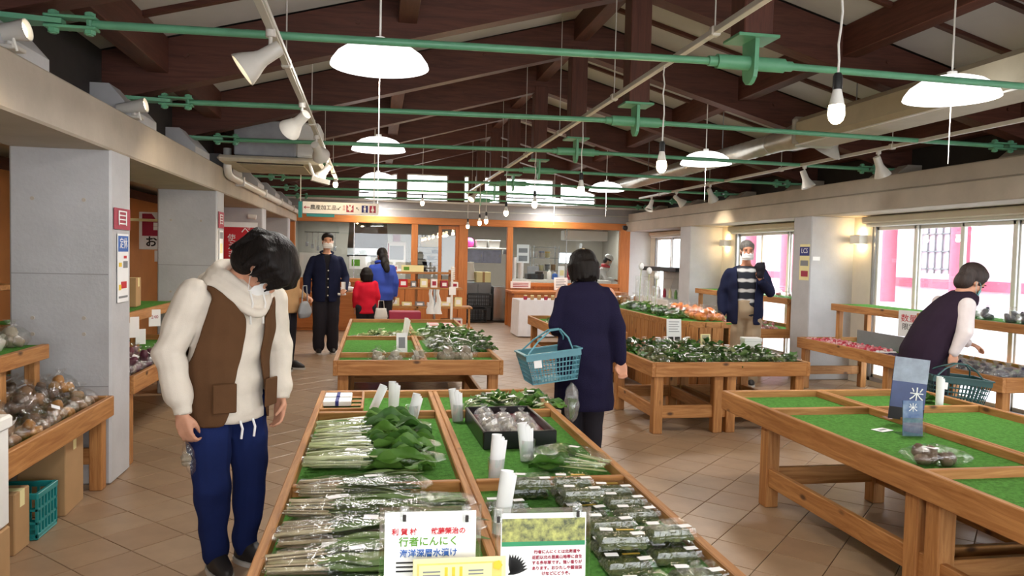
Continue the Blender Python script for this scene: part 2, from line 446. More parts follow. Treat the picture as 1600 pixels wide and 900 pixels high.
# ---- right wall: beam, pillars, window wall
PILLARS_R = [(1.2, 1.65), (4.82, 5.24), (8.73, 9.15), (12.47, 12.93)]
wr = MB().cb2(5.40, 6.02, YB, YF, 2.085, 2.29, 0.01).build('wall_right', 'concrete_warm'); struct(wr)
MB().cb2(5.46, 6.02, YB, YF, 2.30, 2.47, 0.01).build('upper_beam', 'concrete_warm', wr)
MB().b2(5.92, 6.10, YB, YF, 2.46, 2.95).build('upper_wall', 'dark', wr)
for y0, y1 in PILLARS_R:
    MB().cb2(5.402, 6.02, y0, y1, 0, 2.09, 0.012).build('pillar', 'concrete', wr)
for y in TRUSS_Y:
    b = MB(); P = [(5.98, 2.46), (5.62, 2.46), (5.62, 2.50), (5.75, 2.60), (5.98, 2.60)]
    b.add([(x, y - 0.24, z) for x, z in P] + [(x, y + 0.24, z) for x, z in P], [(4, 3, 2, 1, 0), (5, 6, 7, 8, 9)] + [((i + 1) % 5, (i + 1) % 5 + 5, i + 5, i) for i in range(5)])
    b.build('corbel', 'concrete_warm', wr)
WINS = [(14.05, 15.75, 2), (9.5, 11.98, 3), (5.55, 8.37, 4), (2.0, 4.6, 4), (-2.6, 0.9, 4)]
ww = MB(); ys = YB
edges = sorted([(a, b) for a, b, _ in WINS]); prev = YB
for a, b in edges:
    ww.b2(6.0, 6.14, prev, a, 0, 2.2); prev = b
    ww.b2(6.0, 6.14, a, b, 0, 0.06); ww.b2(6.0, 6.14, a, b, 1.99, 2.2)
ww.b2(6.0, 6.14, prev, YF + 0.2, 0, 2.2)
ww.build('window_wall', 'cream', wr)
n = 0
for a, b, k in WINS:
    n += 1
    wo = thing('window_%d' % n, None, None, (6.03, 0, 0)); struct(wo)
    M0 = 'alu'
    MB().cb2(-0.02, 0.06, a, a + 0.05, 0.06, 1.99).build('frame', M0, wo); MB().cb2(-0.02, 0.06, b - 0.05, b, 0.06, 1.99).build('frame', M0, wo)
    MB().cb2(-0.02, 0.06, a, b, 1.95, 1.99).build('frame', M0, wo); MB().cb2(-0.02, 0.06, a, b, 0.06, 0.11).build('frame', M0, wo)
    w = (b - a - 0.1) / k
    for i in range(k):
        y0 = a + 0.05 + i * w; xx = 0.0 if i % 2 else 0.028
        s = MB().cb2(xx, xx + 0.025, y0 - 0.02, y0 + 0.035, 0.1, 1.96).cb2(xx, xx + 0.025, y0 + w - 0.035, y0 + w + 0.02, 0.1, 1.96).cb2(xx, xx + 0.025, y0, y0 + w, 0.1, 0.15).cb2(xx, xx + 0.025, y0, y0 + w, 1.91, 1.96)
        so = s.build('sash', 'white_metal', wo)
        MB().b2(xx + 0.010, xx + 0.014, y0 + 0.03, y0 + w - 0.03, 0.14, 1.92).build('pane', 'glass', so)
    bl = MB().cb2(-0.16, -0.03, a - 0.05, b + 0.05, 1.99, 2.075, 0.015).build('blind_box', 'cream', wo)
    MB().cyl((-0.10, a, 1.975), (-0.10, b, 1.975), 0.028).build('blind_roll', 'white_metal', bl, True)

# ---- roof: ceiling boards, trusses, purlins
ceil = MB()
for sgn, x0 in ((-1, -2.1), (1, 6.2)):
    P = [(RIDGE_X, RZ + 0.37), (x0, zb(x0) + 0.37), (x0, zb(x0) + 0.50), (RIDGE_X, RZ + 0.50)]
    ceil.add([(x, YB - 0.1, z) for x, z in P] + [(x, YF + 0.4, z) for x, z in P], [(0, 1, 2, 3), (7, 6, 5, 4)] + [(i, i + 4, (i + 1) % 4 + 4, (i + 1) % 4) for i in range(4)])
ceil = ceil.build('ceiling', 'dark'); struct(ceil)
PURL = {-1: [2.03, 0.20, -1.55], 1: [2.03, 3.86, 5.60]}
allY = TRUSS_Y + [16.4]
TW = 0.15
for i, y in enumerate([-3.1] + TRUSS_Y):
    y0 = y + (TW / 2 if i else 0); y1 = ([-3.1] + allY)[i + 1] - TW / 2
    th = (y1 - y0) / 3
    for sgn in (-1, 1):
        xs = [RIDGE_X, 0.20 if sgn < 0 else 3.86, -2.0 if sgn < 0 else 6.1]
        for a, b in zip(xs, xs[1:]):
            for k in range(3):
                q = MB(); ya, yb_ = y0 + k * th + 0.025, y0 + (k + 1) * th - 0.025
                P = [(a, zb(a) + 0.355), (b, zb(b) + 0.355), (b, zb(b) + 0.375), (a, zb(a) + 0.375)]
                q.add([(x, ya, z) for x, z in P] + [(x, yb_, z) for x, z in P], [(0, 1, 2, 3), (7, 6, 5, 4)] + [(j, j + 4, (j + 1) % 4 + 4, (j + 1) % 4) for j in range(4)])
                q.build('panel', 'ceiling', ceil)
            for k in (1, 2):
                q = MB().bar((a, y0 + k * th, zb(a) + 0.34), (b, y0 + k * th, zb(b) + 0.34), 0.05, 0.04); q.build('batten', 'brown_x', ceil)
for sgn in (-1, 1):
    for x in PURL[sgn]:
        if sgn > 0 and x == 2.03: continue
        MB().cb2(x - 0.07, x + 0.07, YB, YF + 0.3, zb(x) + 0.12, zb(x) + 0.37).build('purlin', 'brown_y', ceil)
ORD = ['first', 'second', 'third', 'fourth', 'fifth', 'sixth', 'seventh', 'eighth', 'ninth', 'tenth']
for i, y in enumerate(TRUSS_Y):
    nm = {2: 'over the viewer', 3: 'nearest the viewer', 4: 'second from the viewer', 5: 'third from the viewer', 6: 'fourth from the viewer', 7: 'fifth from the viewer', 8: 'sixth from the viewer', 9: 'closest to the far timber front'}.get(i)
    if y < 1.5: continue
    t = thing('roof_truss', 'dark brown timber roof truss with king post, ' + nm, 'truss', (RIDGE_X, y, 0), group='roof trusses')
    for sgn, xe in ((-1, -1.96), (1, 6.0)):
        a, b = 0.0, xe - RIDGE_X; d = 0.35
        P = [(a, zb(RIDGE_X)), (b, zb(xe)), (b, zb(xe) + d), (a, RZ + d)]
        q = MB().add([(x, -TW / 2, z) for x, z in P] + [(x, TW / 2, z) for x, z in P], [(0, 1, 2, 3), (7, 6, 5, 4)] + [(j, j + 4, (j + 1) % 4 + 4, (j + 1) % 4) for j in range(4)])
        r_ = q.build('rafter', 'brown_x', t)
        bo = MB()
        for k in (0.25, 0.55, 0.85):
            xx = b * k; bo.cyl((xx, -TW / 2 - 0.012, zb(RIDGE_X + xx) + 0.2), (xx, -TW / 2, zb(RIDGE_X + xx) + 0.2), 0.018, n=8)
        bo.build('bolt_head', 'brown_x', r_)['kind'] = 'stuff'
    MB().cb2(-0.085, 0.085, -0.085, 0.085, 2.735, 3.66, 0.006).build('king_post', 'brown_z', t)
    MB().cb2(-0.12, 0.12, -0.10, 0.10, 2.72, 2.738, 0.003).build('post_plate', 'green_steel', t)
    # tie rod in two halves with turnbuckle and clevises
    r = thing('tie_rod', 'green steel tie rod with turnbuckle and clevis ends, ' + nm, 'tie rod', (RIDGE_X, y, 0), group='tie rods')
    zl, zm, zr, xl, xr = 2.555, 2.60, 2.565, -1.40 - RIDGE_X, 5.48 - RIDGE_X
    MB().cyl((xl + 0.05, 0, zl), (0, 0, zm), 0.020, n=10).build('rod', 'green_steel', r, True)
    MB().cyl((0, 0, zm), (xr - 0.05, 0, zr), 0.020, n=10).build('rod', 'green_steel', r, True)
    MB().cyl((-0.20, 0, zm - 0.002), (0.20, 0, zm - 0.002), 0.040, n=12).build('turnbuckle', 'green_steel', r, True)
    MB().cyl((-0.25, 0, zm - 0.003), (-0.2, 0, zm - 0.003), 0.028, n=10).build('lock_nut', 'green_steel', r, True)
    MB().cyl((0.20, 0, zm - 0.003), (0.25, 0, zm - 0.003), 0.028, n=10).build('lock_nut', 'green_steel', r, True)
    f = MB(); P = [(-0.075, 2.72), (0.075, 2.72), (0.07, 2.55)] + [(0.07 * math.cos(a), 2.55 + 0.07 * math.sin(-a)) for a in (0.5, 1.2, 1.57, 2.0, 2.6)] + [(-0.07, 2.55)]
    f.add([(x, -0.1, z) for x, z in [(p[1], 0) for p in []]], []) if False else None
    f.prism([(p[0], p[1]) for p in P], -0.012, 0.012, Matrix(((0, 0, 1, 0), (1, 0, 0, 0), (0, 1, 0, 0), (0, 0, 0, 1))))
    f.build('hanger_fin', 'green_steel', r)
    for sg, xe, ze in ((-1, xl, zl), (1, xr, zr)):
        for dz in (0.024, -0.024): MB().cb2(xe - 0.16, xe + 0.07, -0.035, 0.035, ze + dz - 0.007, ze + dz + 0.007, 0.003).build('clevis_plate', 'green_steel', r)
        for xx in (xe + 0.035, xe - 0.125):
            MB().cyl((xx, 0, ze - 0.055), (xx, 0, ze + 0.055), 0.016, n=8).cyl((xx, 0, ze + 0.03), (xx, 0, ze + 0.05), 0.026, n=6).cyl((xx, 0, ze - 0.05), (xx, 0, ze - 0.03), 0.026, n=6).build('clevis_pin', 'green_steel', r, True)
        xo = -1.95 - RIDGE_X if sg < 0 else 5.95 - RIDGE_X
        xi = xe - 0.08 if sg < 0 else xe + 0.0
        P = [(xi, -0.03), (xi, 0.03), (xo, 0.11), (xo, -0.11)]
        MB().prism(P if sg < 0 else P[::-1], ze - 0.012, ze + 0.012).build('gusset_plate', 'green_steel', r)
# ================================================================== FAR TIMBER FRONT AND KITCHEN
wb = MB().cb2(-1.84, 5.50, 15.94, 16.08, 2.106, 2.25, 0.008).build('wall_back', 'orange_x'); struct(wb)
for x0, x1, z0 in ((-1.84, -1.65, 0), (0.71, 0.845, 0.95), (1.71, 1.90, 0), (2.747, 2.873, 0), (5.276, 5.50, 0)):
    MB().cb2(x0, x1, 15.95, 16.07, z0, 2.11, 0.006).build('post', 'orange_z', wb)
for x0, x1, z in ((-1.65, 1.71, 0.93), (2.873, 5.276, 0.90)):
    MB().cb2(x0, x1, 15.93, 16.09, z - 0.06, z + 0.02, 0.005).build('sill', 'orange_x', wb)
    k = 6 if x0 < 0 else 5
    w = (x1 - x0) / k
    for i in range(k): MB().cb2(x0 + i * w + 0.004, x0 + (i + 1) * w - 0.004, 15.97, 16.05, 0.0, z - 0.06, 0.004).build('panel', 'orange_z', wb)
# band above the header, gable and clerestory
MB().b2(-1.95, 6.0, 16.0, 16.12, 2.25, 2.58).build('upper_band', 'grey_wall', wb)
MB().cb2(-1.95, 6.0, 15.96, 16.14, 2.56, 2.60).build('clerestory_sill', 'white_metal', wb)
MB().b2(-1.95, 6.0, 15.985, 16.0, 2.40, 2.42).build('cable_tray', 'zinc', wb)
MB().b2(5.50, 6.02, 16.0, 16.1, 0, 2.3).build('plaster_wall', 'white_wall', wb)
CL = [(-0.40, 0.40), (0.59, 1.46), (1.80, 1.91), (2.03, 2.58), (2.70, 3.75), (3.90, 4.7)]
def gz(x): return min(3.16, zb(x) + 0.02)
g = MB(); prev = -1.95
for a, b in CL + [(6.05, 6.05)]:
    P = [(prev, 2.6), (a, 2.6), (a, zb(a) + 0.42)] + ([(RIDGE_X, RZ + 0.42)] if prev < RIDGE_X < a else []) + [(prev, zb(prev) + 0.42)]
    n = len(P); g.add([(x, 16.0, z) for x, z in P] + [(x, 16.14, z) for x, z in P], [tuple(range(n)), tuple(range(2 * n - 1, n - 1, -1))] + [(i, i + n, (i + 1) % n + n, (i + 1) % n) for i in range(n)])
    if a < 6:
        P = [(a, gz(a)), (b, gz(b)), (b, zb(b) + 0.42)] + ([(RIDGE_X, RZ + 0.42)] if a < RIDGE_X < b else []) + [(a, zb(a) + 0.42)]
        n = len(P); g.add([(x, 16.0, z) for x, z in P] + [(x, 16.14, z) for x, z in P], [tuple(range(n)), tuple(range(2 * n - 1, n - 1, -1))] + [(i, i + n, (i + 1) % n + n, (i + 1) % n) for i in range(n)])
    prev = b
g.build('gable', 'brown_x', wb)
for i, (a, b) in enumerate(CL):
    w = thing('window_%d' % (6 + i), None, None, (0, 16.05, 0)); struct(w)
    f = MB()
    for p, q in (((a, 2.6), (b, 2.6)), ((a, gz(a)), (b, gz(b))), ((a, 2.6), (a, gz(a))), ((b, 2.6), (b, gz(b)))):
        f.bar((p[0], 0, p[1]), (q[0], 0, q[1]), 0.05, 0.035, up=(0, 1, 0))
    f.build('frame', 'white_metal', w)
    MB().add([(a, 0, 2.6), (b, 0, 2.6), (b, 0, gz(b)), (a, 0, gz(a))], [(0, 1, 2, 3)]).build('pane', 'glass', w)
    if b - a > 0.5: MB().bar((a, 0, 2.74), (b, 0, 2.74), 0.03, 0.03).build('rail', 'grey', w)
# front glazing
for i, (a, b, z) in enumerate(((-1.65, 0.71, 0.95), (0.845, 1.28, 0.95), (2.873, 5.276, 0.92))):
    w = thing('window_%d' % (12 + i), None, None, (0, 16.02, 0)); struct(w)
    k = 2 if b - a > 1 else 1; d = (b - a) / k
    for j in range(k):
        MB().b2(a + j * d, a + (j + 1) * d, -0.003, 0.003, z, 2.106).build('pane', 'glass', w)
        if j: MB().cb2(a + j * d - 0.008, a + j * d + 0.008, -0.012, 0.012, z, 2.106, 0.002).build('glazing_bar', 'steel', w)
d1 = thing('door_1', None, None, (1.28, 16.04, 0)); struct(d1)
for a, b, c, e in ((0.0, 0.07, 0.0, 2.09), (0.36, 0.43, 0.0, 2.09), (0.07, 0.36, 2.02, 2.09), (0.07, 0.36, 0.0, 0.12), (0.07, 0.36, 0.85, 0.92)):
    MB().cb2(a, b, -0.02, 0.02, c, e, 0.004).build('stile', 'orange_z', d1)
MB().b2(0.07, 0.36, -0.003, 0.003, 0.92, 2.02).build('pane', 'glass', d1)
MB().b2(0.07, 0.36, -0.008, 0.008, 0.12, 0.85).build('lower_panel', 'orange_z', d1)
# kitchen shell
kw = MB().b2(-2.1, 6.6, 20.0, 20.1, 0, 1.3).b2(-2.1, 4.85, 20.0, 20.1, 1.3, 2.5).b2(5.65, 6.6, 20.0, 20.1, 1.3, 2.5).b2(4.85, 5.65, 20.0, 20.1, 1.62, 2.5).b2(-2.1, -2.0, 16.1, 20.1, 0, 2.5).b2(6.1, 6.2, 16.1, 20.1, 0, 2.5)
o = kw.build('wall_kitchen', mat('kitchen_wall', rgb(150, 142, 130), 0.8, var=0.05, scale=3)); struct(o)
o = MB().b2(-2.1, 6.6, 16.14, 20.1, 2.42, 2.5).build('ceiling_kitchen', 'cream'); struct(o)
w = thing('window_15', None, None, (5.25, 20.02, 1.46)); struct(w)
MB().cb2(-0.4, 0.4, -0.02, 0.02, -0.16, -0.13).cb2(-0.4, 0.4, -0.02, 0.02, 0.13, 0.16).cb2(-0.4, -0.36, -0.02, 0.02, -0.16, 0.16).cb2(0.36, 0.4, -0.02, 0.02, -0.16, 0.16).build('frame', 'alu', w)
MB().b2(-0.37, 0.37, -0.003, 0.003, -0.14, 0.14).build('pane', 'glass', w)
portal('kitchen_window_daylight', (5.25, 20.15, 1.46), (R(-90), 0, 0), 0.75, 0.28)

# kitchen ceiling lights (real tubes)
def tube_light(x, y, z, L, label, along=0, power=48):
    t = thing('ceiling_light', label, 'light', (x, y, z), along, group='kitchen ceiling lights')
    MB().cb2(-L / 2, L / 2, -0.09, 0.09, 0.03, 0.09, 0.01).build('housing', 'white_metal', t)
    for yy in (-0.045, 0.045): MB().cyl((-L / 2 + 0.03, yy, 0.012), (L / 2 - 0.03, yy, 0.012), 0.014, n=8).build('tube', 'tube_glow', t, True)
    l = bpy.data.lights.new('tube_lamp', 'AREA'); l.shape = 'RECTANGLE'; l.size = L; l.size_y = 0.16; l.energy = power; l.color = (0.97, 1, 0.98)
    lo = bpy.data.objects.new('tube_lamp', l); COL.objects.link(lo); lo.parent = t; lo.location = (0, 0, -0.01)
tube_light(5.3, 18.2, 2.24, 1.2, 'slim fluorescent light at the right end of the kitchen ceiling')
tube_light(2.6, 18.0, 2.30, 1.2, 'fluorescent light above the kitchen doorway shelves')
tube_light(-0.6, 18.9, 2.30, 1.2, 'fluorescent light behind the steel hood on the kitchen ceiling')

def simple(name, label, cat, builder, m, loc, rz=0, group=None, smooth=False):
    o = builder.build(name, m, None, smooth); o.location = loc; o.rotation_euler = (0, 0, rz)
    return tag(o, label, cat, group)
# hood
h = thing('range_hood', 'shiny stainless steel range hood behind the left glass', 'hood', (-0.2, 17.6, 1.42))
q = MB(); P0 = [(-0.45, -0.4), (0.45, -0.4), (0.45, 0.4), (-0.45, 0.4)]
q.add([(x, y, 0.0) for x, y in P0] + [(x, y, 0.16) for x, y in P0] + [(x * 0.92, y * 0.7 + 0.08, 0.78) for x, y in P0], [(3, 2, 1, 0)] + [(i, (i + 1) % 4, (i + 1) % 4 + 4, i + 4) for i in range(4)] + [(i + 4, (i + 1) % 4 + 4, (i + 1) % 4 + 8, i + 8) for i in range(4)] + [(8, 9, 10, 11)])
q.build('canopy', 'steel', h)
MB().cb2(-0.46, 0.46, -0.42, 0.42, -0.03, 0.01).build('lip', 'dark', h)
MB().cyl((0, 0.1, 0.75), (0, 0.1, 1.0), 0.14, n=16).build('flue', 'steel', h, True)
def cabinet(name, label, cat, x0, x1, y0, y1, z1, m, doors=2, z0=0.0):
    t = thing(name, label, cat, ((x0 + x1) / 2, (y0 + y1) / 2, z0)); w, d, hh = x1 - x0, y1 - y0, z1 - z0
    MB().cb2(-w / 2, w / 2, -d / 2 + 0.02, d / 2, 0, hh, 0.006).build('body', m, t)
    for i in range(doors):
        a = -w / 2 + i * w / doors + 0.006; b = -w / 2 + (i + 1) * w / doors - 0.006
        dd = MB().cb2(a, b, -d / 2, -d / 2 + 0.02, 0.05, hh - 0.03, 0.004).build('door', m, t)
        MB().cb2(b - 0.05, b - 0.03, -d / 2 - 0.02, -d / 2, hh * 0.45, hh * 0.65, 0.003).build('handle', 'alu', dd)
    return t
cabinet('kitchen_counter', 'long stainless counter under the steel hood', 'counter', -1.2, 0.65, 17.0, 17.6, 0.88, 'steel', 4)
cabinet('freezer', 'white chest freezer behind the glass at far left', 'freezer', -1.62, -1.2, 16.5, 17.0, 1.46, 'white_metal', 1)
cabinet('refrigerator', 'white kitchen refrigerator beside the steel hood', 'refrigerator', 0.24, 0.62, 17.65, 18.2, 1.72, 'white_metal', 2)
cabinet('rice_cooker_cabinet', 'white appliance with red stickers behind the left glass', 'appliance', -0.34, 0.20, 16.7, 17.0, 1.70, 'white_metal', 1, 0.885) if False else None
cabinet('kitchen_fridge', 'grey steel under-counter fridge seen through the kitchen doorway', 'refrigerator', 2.62, 2.92, 16.9, 17.5, 0.78, 'steel', 1)
cabinet('wall_cabinet', 'pale blue wall cabinet above the doorway worktop', 'cabinet', 2.1, 3.0, 18.2, 18.6, 1.62, mat('pale_blue', rgb(160, 168, 196), 0.5), 2, 1.30)
s_ = thing('wall_shelf', 'white shelf board seen through the kitchen doorway', 'shelf', (2.6, 18.2, 1.64))
MB().cb2(-0.55, 0.55, -0.2, 0.2, 0, 0.025).build('board', 'white_metal', s_)
for xx in (-0.5, 0.5): MB().cb2(xx - 0.01, xx + 0.01, -0.18, 0.4, -0.12, 0).build('bracket', 'white_metal', s_)
def tub(name, label, cat, x0, x1, y, d, z0, z1, m, group=None):
    t = thing(name, label, cat, ((x0 + x1) / 2, y, z0), group=group); w = (x1 - x0) / 2; h_ = z1 - z0
    q = MB(); o_ = [(-w, -d), (w, -d), (w, d), (-w, d)]
    ring = lambda s, z: [(x * s, y_ * s, z) for x, y_ in o_]
    q.add(ring(0.86, 0) + ring(1, h_) + ring(0.93, h_) + ring(0.8, 0.015), [(3, 2, 1, 0)] + [(i + 4 * r, (i + 1) % 4 + 4 * r, (i + 1) % 4 + 4 * r + 4, i + 4 * r + 4) for r in range(3) for i in range(4)] + [(12, 13, 14, 15)])
    q.build('body', m, t)
    MB().cb2(-w * 1.04, w * 1.04, -d * 1.04, d * 1.04, h_ - 0.025, h_ - 0.005).build('rim', m, t)
    return t
tub('storage_box', 'white storage tub on the doorway shelf beside the pink ball', 'box', 2.36, 2.62, 18.2, 0.14, 1.666, 1.86, 'white_metal', 'white tubs on the shelf')
tub('storage_box', 'white storage tub at the right end of the doorway shelf', 'box', 2.66, 2.94, 18.2, 0.14, 1.666, 1.86, 'white_metal', 'white tubs on the shelf')
bw = thing('mixing_bowl', 'bright pink plastic bowl on the doorway shelf', 'bowl', (2.2, 18.2, 1.666))
MB().lathe([(0.05, 0.0), (0.11, 0.04), (0.125, 0.12), (0.10, 0.2), (0.05, 0.235), (0.0, 0.24)], 18).build('body', mat('pink', rgb(222, 80, 160), 0.4), bw, True)
cabinet('work_table', 'grey steel worktable seen through the kitchen doorway', 'table', 1.98, 2.6, 17.1, 17.6, 0.86, 'grey', 2)
for i, (x, z, lb) in enumerate(((2.12, 0.86, 'tilted white plastic tray leaning on the doorway worktable'), (2.42, 0.86, 'cream carton on the doorway worktable'))):
    if i == 0:
        t = thing('tray', lb, 'tray', (x, 17.35, 0.89), 0.3); MB().cb2(-0.16, 0.16, -0.012, 0.012, 0, 0.45, 0.005, T(0, 0, 0, 0, -0.35)).build('base', 'white_metal', t); MB().cb2(-0.16, 0.16, -0.04, 0.0, 0, 0.02, 0.004, T(0, 0, 0, 0, -0.35)).cb2(-0.16, 0.16, -0.04, 0.0, 0.43, 0.45, 0.004, T(0, 0, 0, 0, -0.35)).build('lip', 'white_metal', t)
    else:
        t = thing('carton', lb, 'box', (x, 17.35, 0.862), 0.1); MB().cb2(-0.17, 0.17, -0.13, 0.13, 0, 0.24).build('body', 'cream_paper', t); MB().cb2(-0.03, 0.03, -0.132, 0.132, 0.0, 0.242).build('tape', 'card', t)
def crate(label, loc, sx, sy, sz, m, rz=0, group=None, n=6, rows=3):
    t = thing('plastic_crate', label, 'crate', loc, rz, group)
    MB().cb2(-sx / 2, sx / 2, -sy / 2, sy / 2, 0, 0.012).build('bottom', m, t)
    for ax in range(4):
        b = MB(); L = sx if ax % 2 == 0 else sy; off = (sy if ax % 2 == 0 else sx) / 2
        Mx = Matrix.Rotation(ax * PI / 2, 4, 'Z') @ Matrix.Translation((0, -off + 0.006, 0))
        b.cb2(-L / 2, L / 2, -0.006, 0.006, 0.01, 0.03, 0.002, Mx); b.cb2(-L / 2, L / 2, -0.010, 0.010, sz - 0.03, sz, 0.003, Mx)
        for i in range(n + 1): x = -L / 2 + 0.006 + i * (L - 0.012) / n; b.b2(x - 0.006, x + 0.006, -0.005, 0.005, 0.02, sz - 0.02, Mx)
        for j in range(1, rows): z = 0.02 + j * (sz - 0.04) / rows; b.b2(-L / 2, L / 2, -0.004, 0.004, z - 0.006, z + 0.006, Mx)
        b.build('side', m, t)
    return t
crate('black plastic crate on top of the stack in the kitchen doorway', (2.26, 16.7, 0.33), 0.54, 0.36, 0.30, 'black', group='black crates in the doorway')
crate('black plastic crate at the bottom of the kitchen doorway stack', (2.22, 16.7, 0.005), 0.40, 0.36, 0.30, 'black', group='black crates in the doorway')
# items in the right kitchen window
kc = cabinet('serving_counter', 'white-topped serving counter behind the right kitchen window', 'counter', 2.9, 5.2, 16.25, 16.85, 0.98, 'white_metal', 5)
def cups(label, x, y, z, r, n, group):
    t = thing('cup_stack', label, 'cups', (x, y, z), group=group)
    for i in range(n): MB().lathe([(r * 0.7, 0), (r, 0.075), (r * 0.97, 0.075), (r * 0.66, 0.004)], 14).build('cup', 'paper', t, True).location = (0, 0, 0.04 * i)
cups('tall stack of white paper cups left of the serving counter', 2.99, 16.4, 0.985, 0.055, 11, 'paper cup stacks')
cups('shorter stack of white paper cups on the serving counter', 3.14, 16.4, 0.985, 0.07, 8, 'paper cup stacks')
t = thing('cash_register', 'dark cash register on the serving counter', 'register', (3.47, 16.5, 0.985))
MB().cb2(-0.19, 0.19, -0.16, 0.16, 0, 0.12, 0.01).build('drawer_box', 'black', t); MB().cb2(-0.15, 0.12, -0.02, 0.02, 0.11, 0.29, 0.01, T(0, 0, 0, 0, -0.25)).build('screen', 'grey', t); MB().cb2(0.02, 0.17, -0.14, 0.0, 0.12, 0.17, 0.008).build('printer', 'dark', t)
for i, (x, w, hh, m, lb) in enumerate(((3.80, 0.10, 0.22, 'white_metal', 'white squeeze bottle beside the cash register'), (3.93, 0.12, 0.16, 'blue', 'blue tin on the serving counter'), (4.08, 0.13, 0.30, 'paper', 'white paper box on the serving counter'), (4.28, 0.12, 0.24, 'crimson', 'dark red packet on the serving counter'), (4.42, 0.10, 0.2, 'blue', 'blue bottle right of the red packet'))):
    t = thing(lb.split()[1] + '_item' if False else ('bottle' if 'bottle' in lb else 'tin' if 'tin' in lb else 'paper_box' if 'box' in lb else 'packet'), lb, 'bottle' if 'bottle' in lb else 'container', (x, 16.45, 0.985))
    if 'bottle' in lb or 'tin' in lb:
        MB().lathe([(w / 2, 0), (w / 2, hh * 0.7), (w * 0.3, hh * 0.82), (w * 0.2, hh * 0.85)], 14).build('body', m, t, True); MB().cyl((0, 0, hh * 0.84), (0, 0, hh), w * 0.2).build('cap', 'white_metal', t, True)
    else:
        MB().cb2(-w / 2, w / 2, -0.05, 0.05, 0, hh, 0.006).build('body', m, t); MB().cb2(-w * 0.35, w * 0.35, -0.052, -0.049, hh * 0.3, hh * 0.7, 0.001).build('label_patch', 'cream_paper', t)
ra = thing('plate_rack', 'tall wire rack of plates behind the cash register', 'rack', (3.9, 17.4, 0.0))
for x in (-0.3, 0.3):
    for y in (-0.2, 0.2): MB().cyl((x, y, 0), (x, y, 1.75), 0.012, n=6).build('upright', 'steel', ra)
for z in (0.4, 0.8, 1.15, 1.45, 1.7): MB().cb2(-0.31, 0.31, -0.21, 0.21, z, z + 0.015).build('shelf', 'steel', ra)
for i in range(7):
    x = 3.68 + (i % 4) * 0.145; z = 1.166 if i < 4 else 1.466
    t = thing('food_tub', '%s food tub on the %s shelf of the kitchen rack' % (['small white', 'cream', 'grey lidded', 'brown', 'tall white', 'blue lidded', 'yellow lidded'][i], 'lower' if i < 4 else 'upper'), 'tub', (x, 17.4, z))
    MB().lathe([(0.05, 0), (0.06, 0.12), (0.0, 0.125)], 12).build('body', ['white_metal', 'cream_paper', 'grey', 'card', 'paper', 'white_metal', 'cream_paper'][i], t, True); MB().lathe([(0.063, 0.12), (0.063, 0.14), (0.0, 0.14)], 12).build('lid', ['white_metal', 'white_metal', 'black', 'card', 'paper', 'blue', 'yellow_print'][i], t, True)
simple('wall_cabinet', 'long pale overhead cupboard hanging in the right kitchen window', 'cabinet', MB().cb2(-0.53, 0.53, -0.18, 0.18, 0, 0.23, 0.01), 'white_metal', (4.88, 17.5, 1.89))
t = thing('menu_sheet', 'printed white sheets pinned to the kitchen back wall', 'paper', (3.88, 19.985, 1.3)); MB().b2(-0.17, 0.17, -0.004, 0, 0, 0.5).build('sheet', 'paper', t); MB().b2(-0.12, 0.12, -0.006, -0.004, 0.05, 0.2).b2(-0.12, 0.12, -0.006, -0.004, 0.28, 0.4).build('printing', 'grey', t)
# shelving left of the hood, seen through the left glass
ra = thing('storage_rack', 'dark wire rack with cream crates beside the sliding door', 'rack', (1.15, 17.1, 0))
for x in (-0.28, 0.28):
    for y in (-0.2, 0.2): MB().cyl((x, y, 0), (x, y, 1.9), 0.012, n=6).build('upright', 'dark', ra)
for z in (0.5, 0.9, 1.10, 1.23, 1.36, 1.50, 1.63): MB().cb2(-0.29, 0.29, -0.21, 0.21, z, z + 0.015).build('shelf', 'dark', ra)
tub('storage_box', 'lower cream bread crate on the dark kitchen rack', 'box', 0.95, 1.37, 17.1, 0.18, 1.646, 1.75, 'cream_paper', 'cream crates on the rack')
tub('storage_box', 'upper cream bread crate on the dark kitchen rack', 'box', 0.95, 1.37, 17.1, 0.18, 1.752, 1.86, 'cream_paper', 'cream crates on the rack')
for i in range(4):
    t = thing('pan', 'dark pan on shelf %s of the kitchen rack' % ['one', 'two', 'three', 'four'][i], 'pan', (1.0 + 0.1 * i, 17.05, (1.115, 1.245, 1.375, 1.515)[i]))
    MB().lathe([(0.08, 0), (0.1, 0.07), (0.095, 0.07), (0.077, 0.005)], 14).build('body', 'black' if i % 2 else 'steel', t, True); MB().cb2(0.09, 0.2, -0.012, 0.012, 0.05, 0.062).build('handle', 'black', t)
t = thing('toaster_oven', 'white oven with a red topped box above it behind the glass', 'oven', (0.42, 16.7, 0.9), 0); MB().cb2(-0.2, 0.2, -0.18, 0.18, 0, 0.84, 0.01).build('body', 'white_metal', t); MB().cb2(-0.15, 0.15, -0.185, -0.18, 0.45, 0.75, 0.003).build('door', 'grey', t); MB().cb2(-0.19, -0.16, -0.186, -0.18, 0.05, 0.8, 0.002).build('red_strip', 'crimson', t); MB().cb2(-0.08, 0.08, -0.08, 0.08, 0.84, 1.0, 0.01).build('top_box', 'crimson', t)
cabinet('prep_bench', 'steel prep bench against the left kitchen glass', 'bench', -1.15, 0.66, 16.3, 16.9, 0.9, 'steel', 3)
t = thing('printed_notice', 'white printed sheet taped inside the left kitchen glass', 'notice', (-0.35, 16.2, 1.14)); MB().b2(-0.22, 0.22, -0.003, 0, 0, 0.27).build('sheet', 'paper', t); MB().b2(-0.17, 0.0, -0.005, -0.003, 0.06, 0.2).build('photo_print', 'green_print', t)
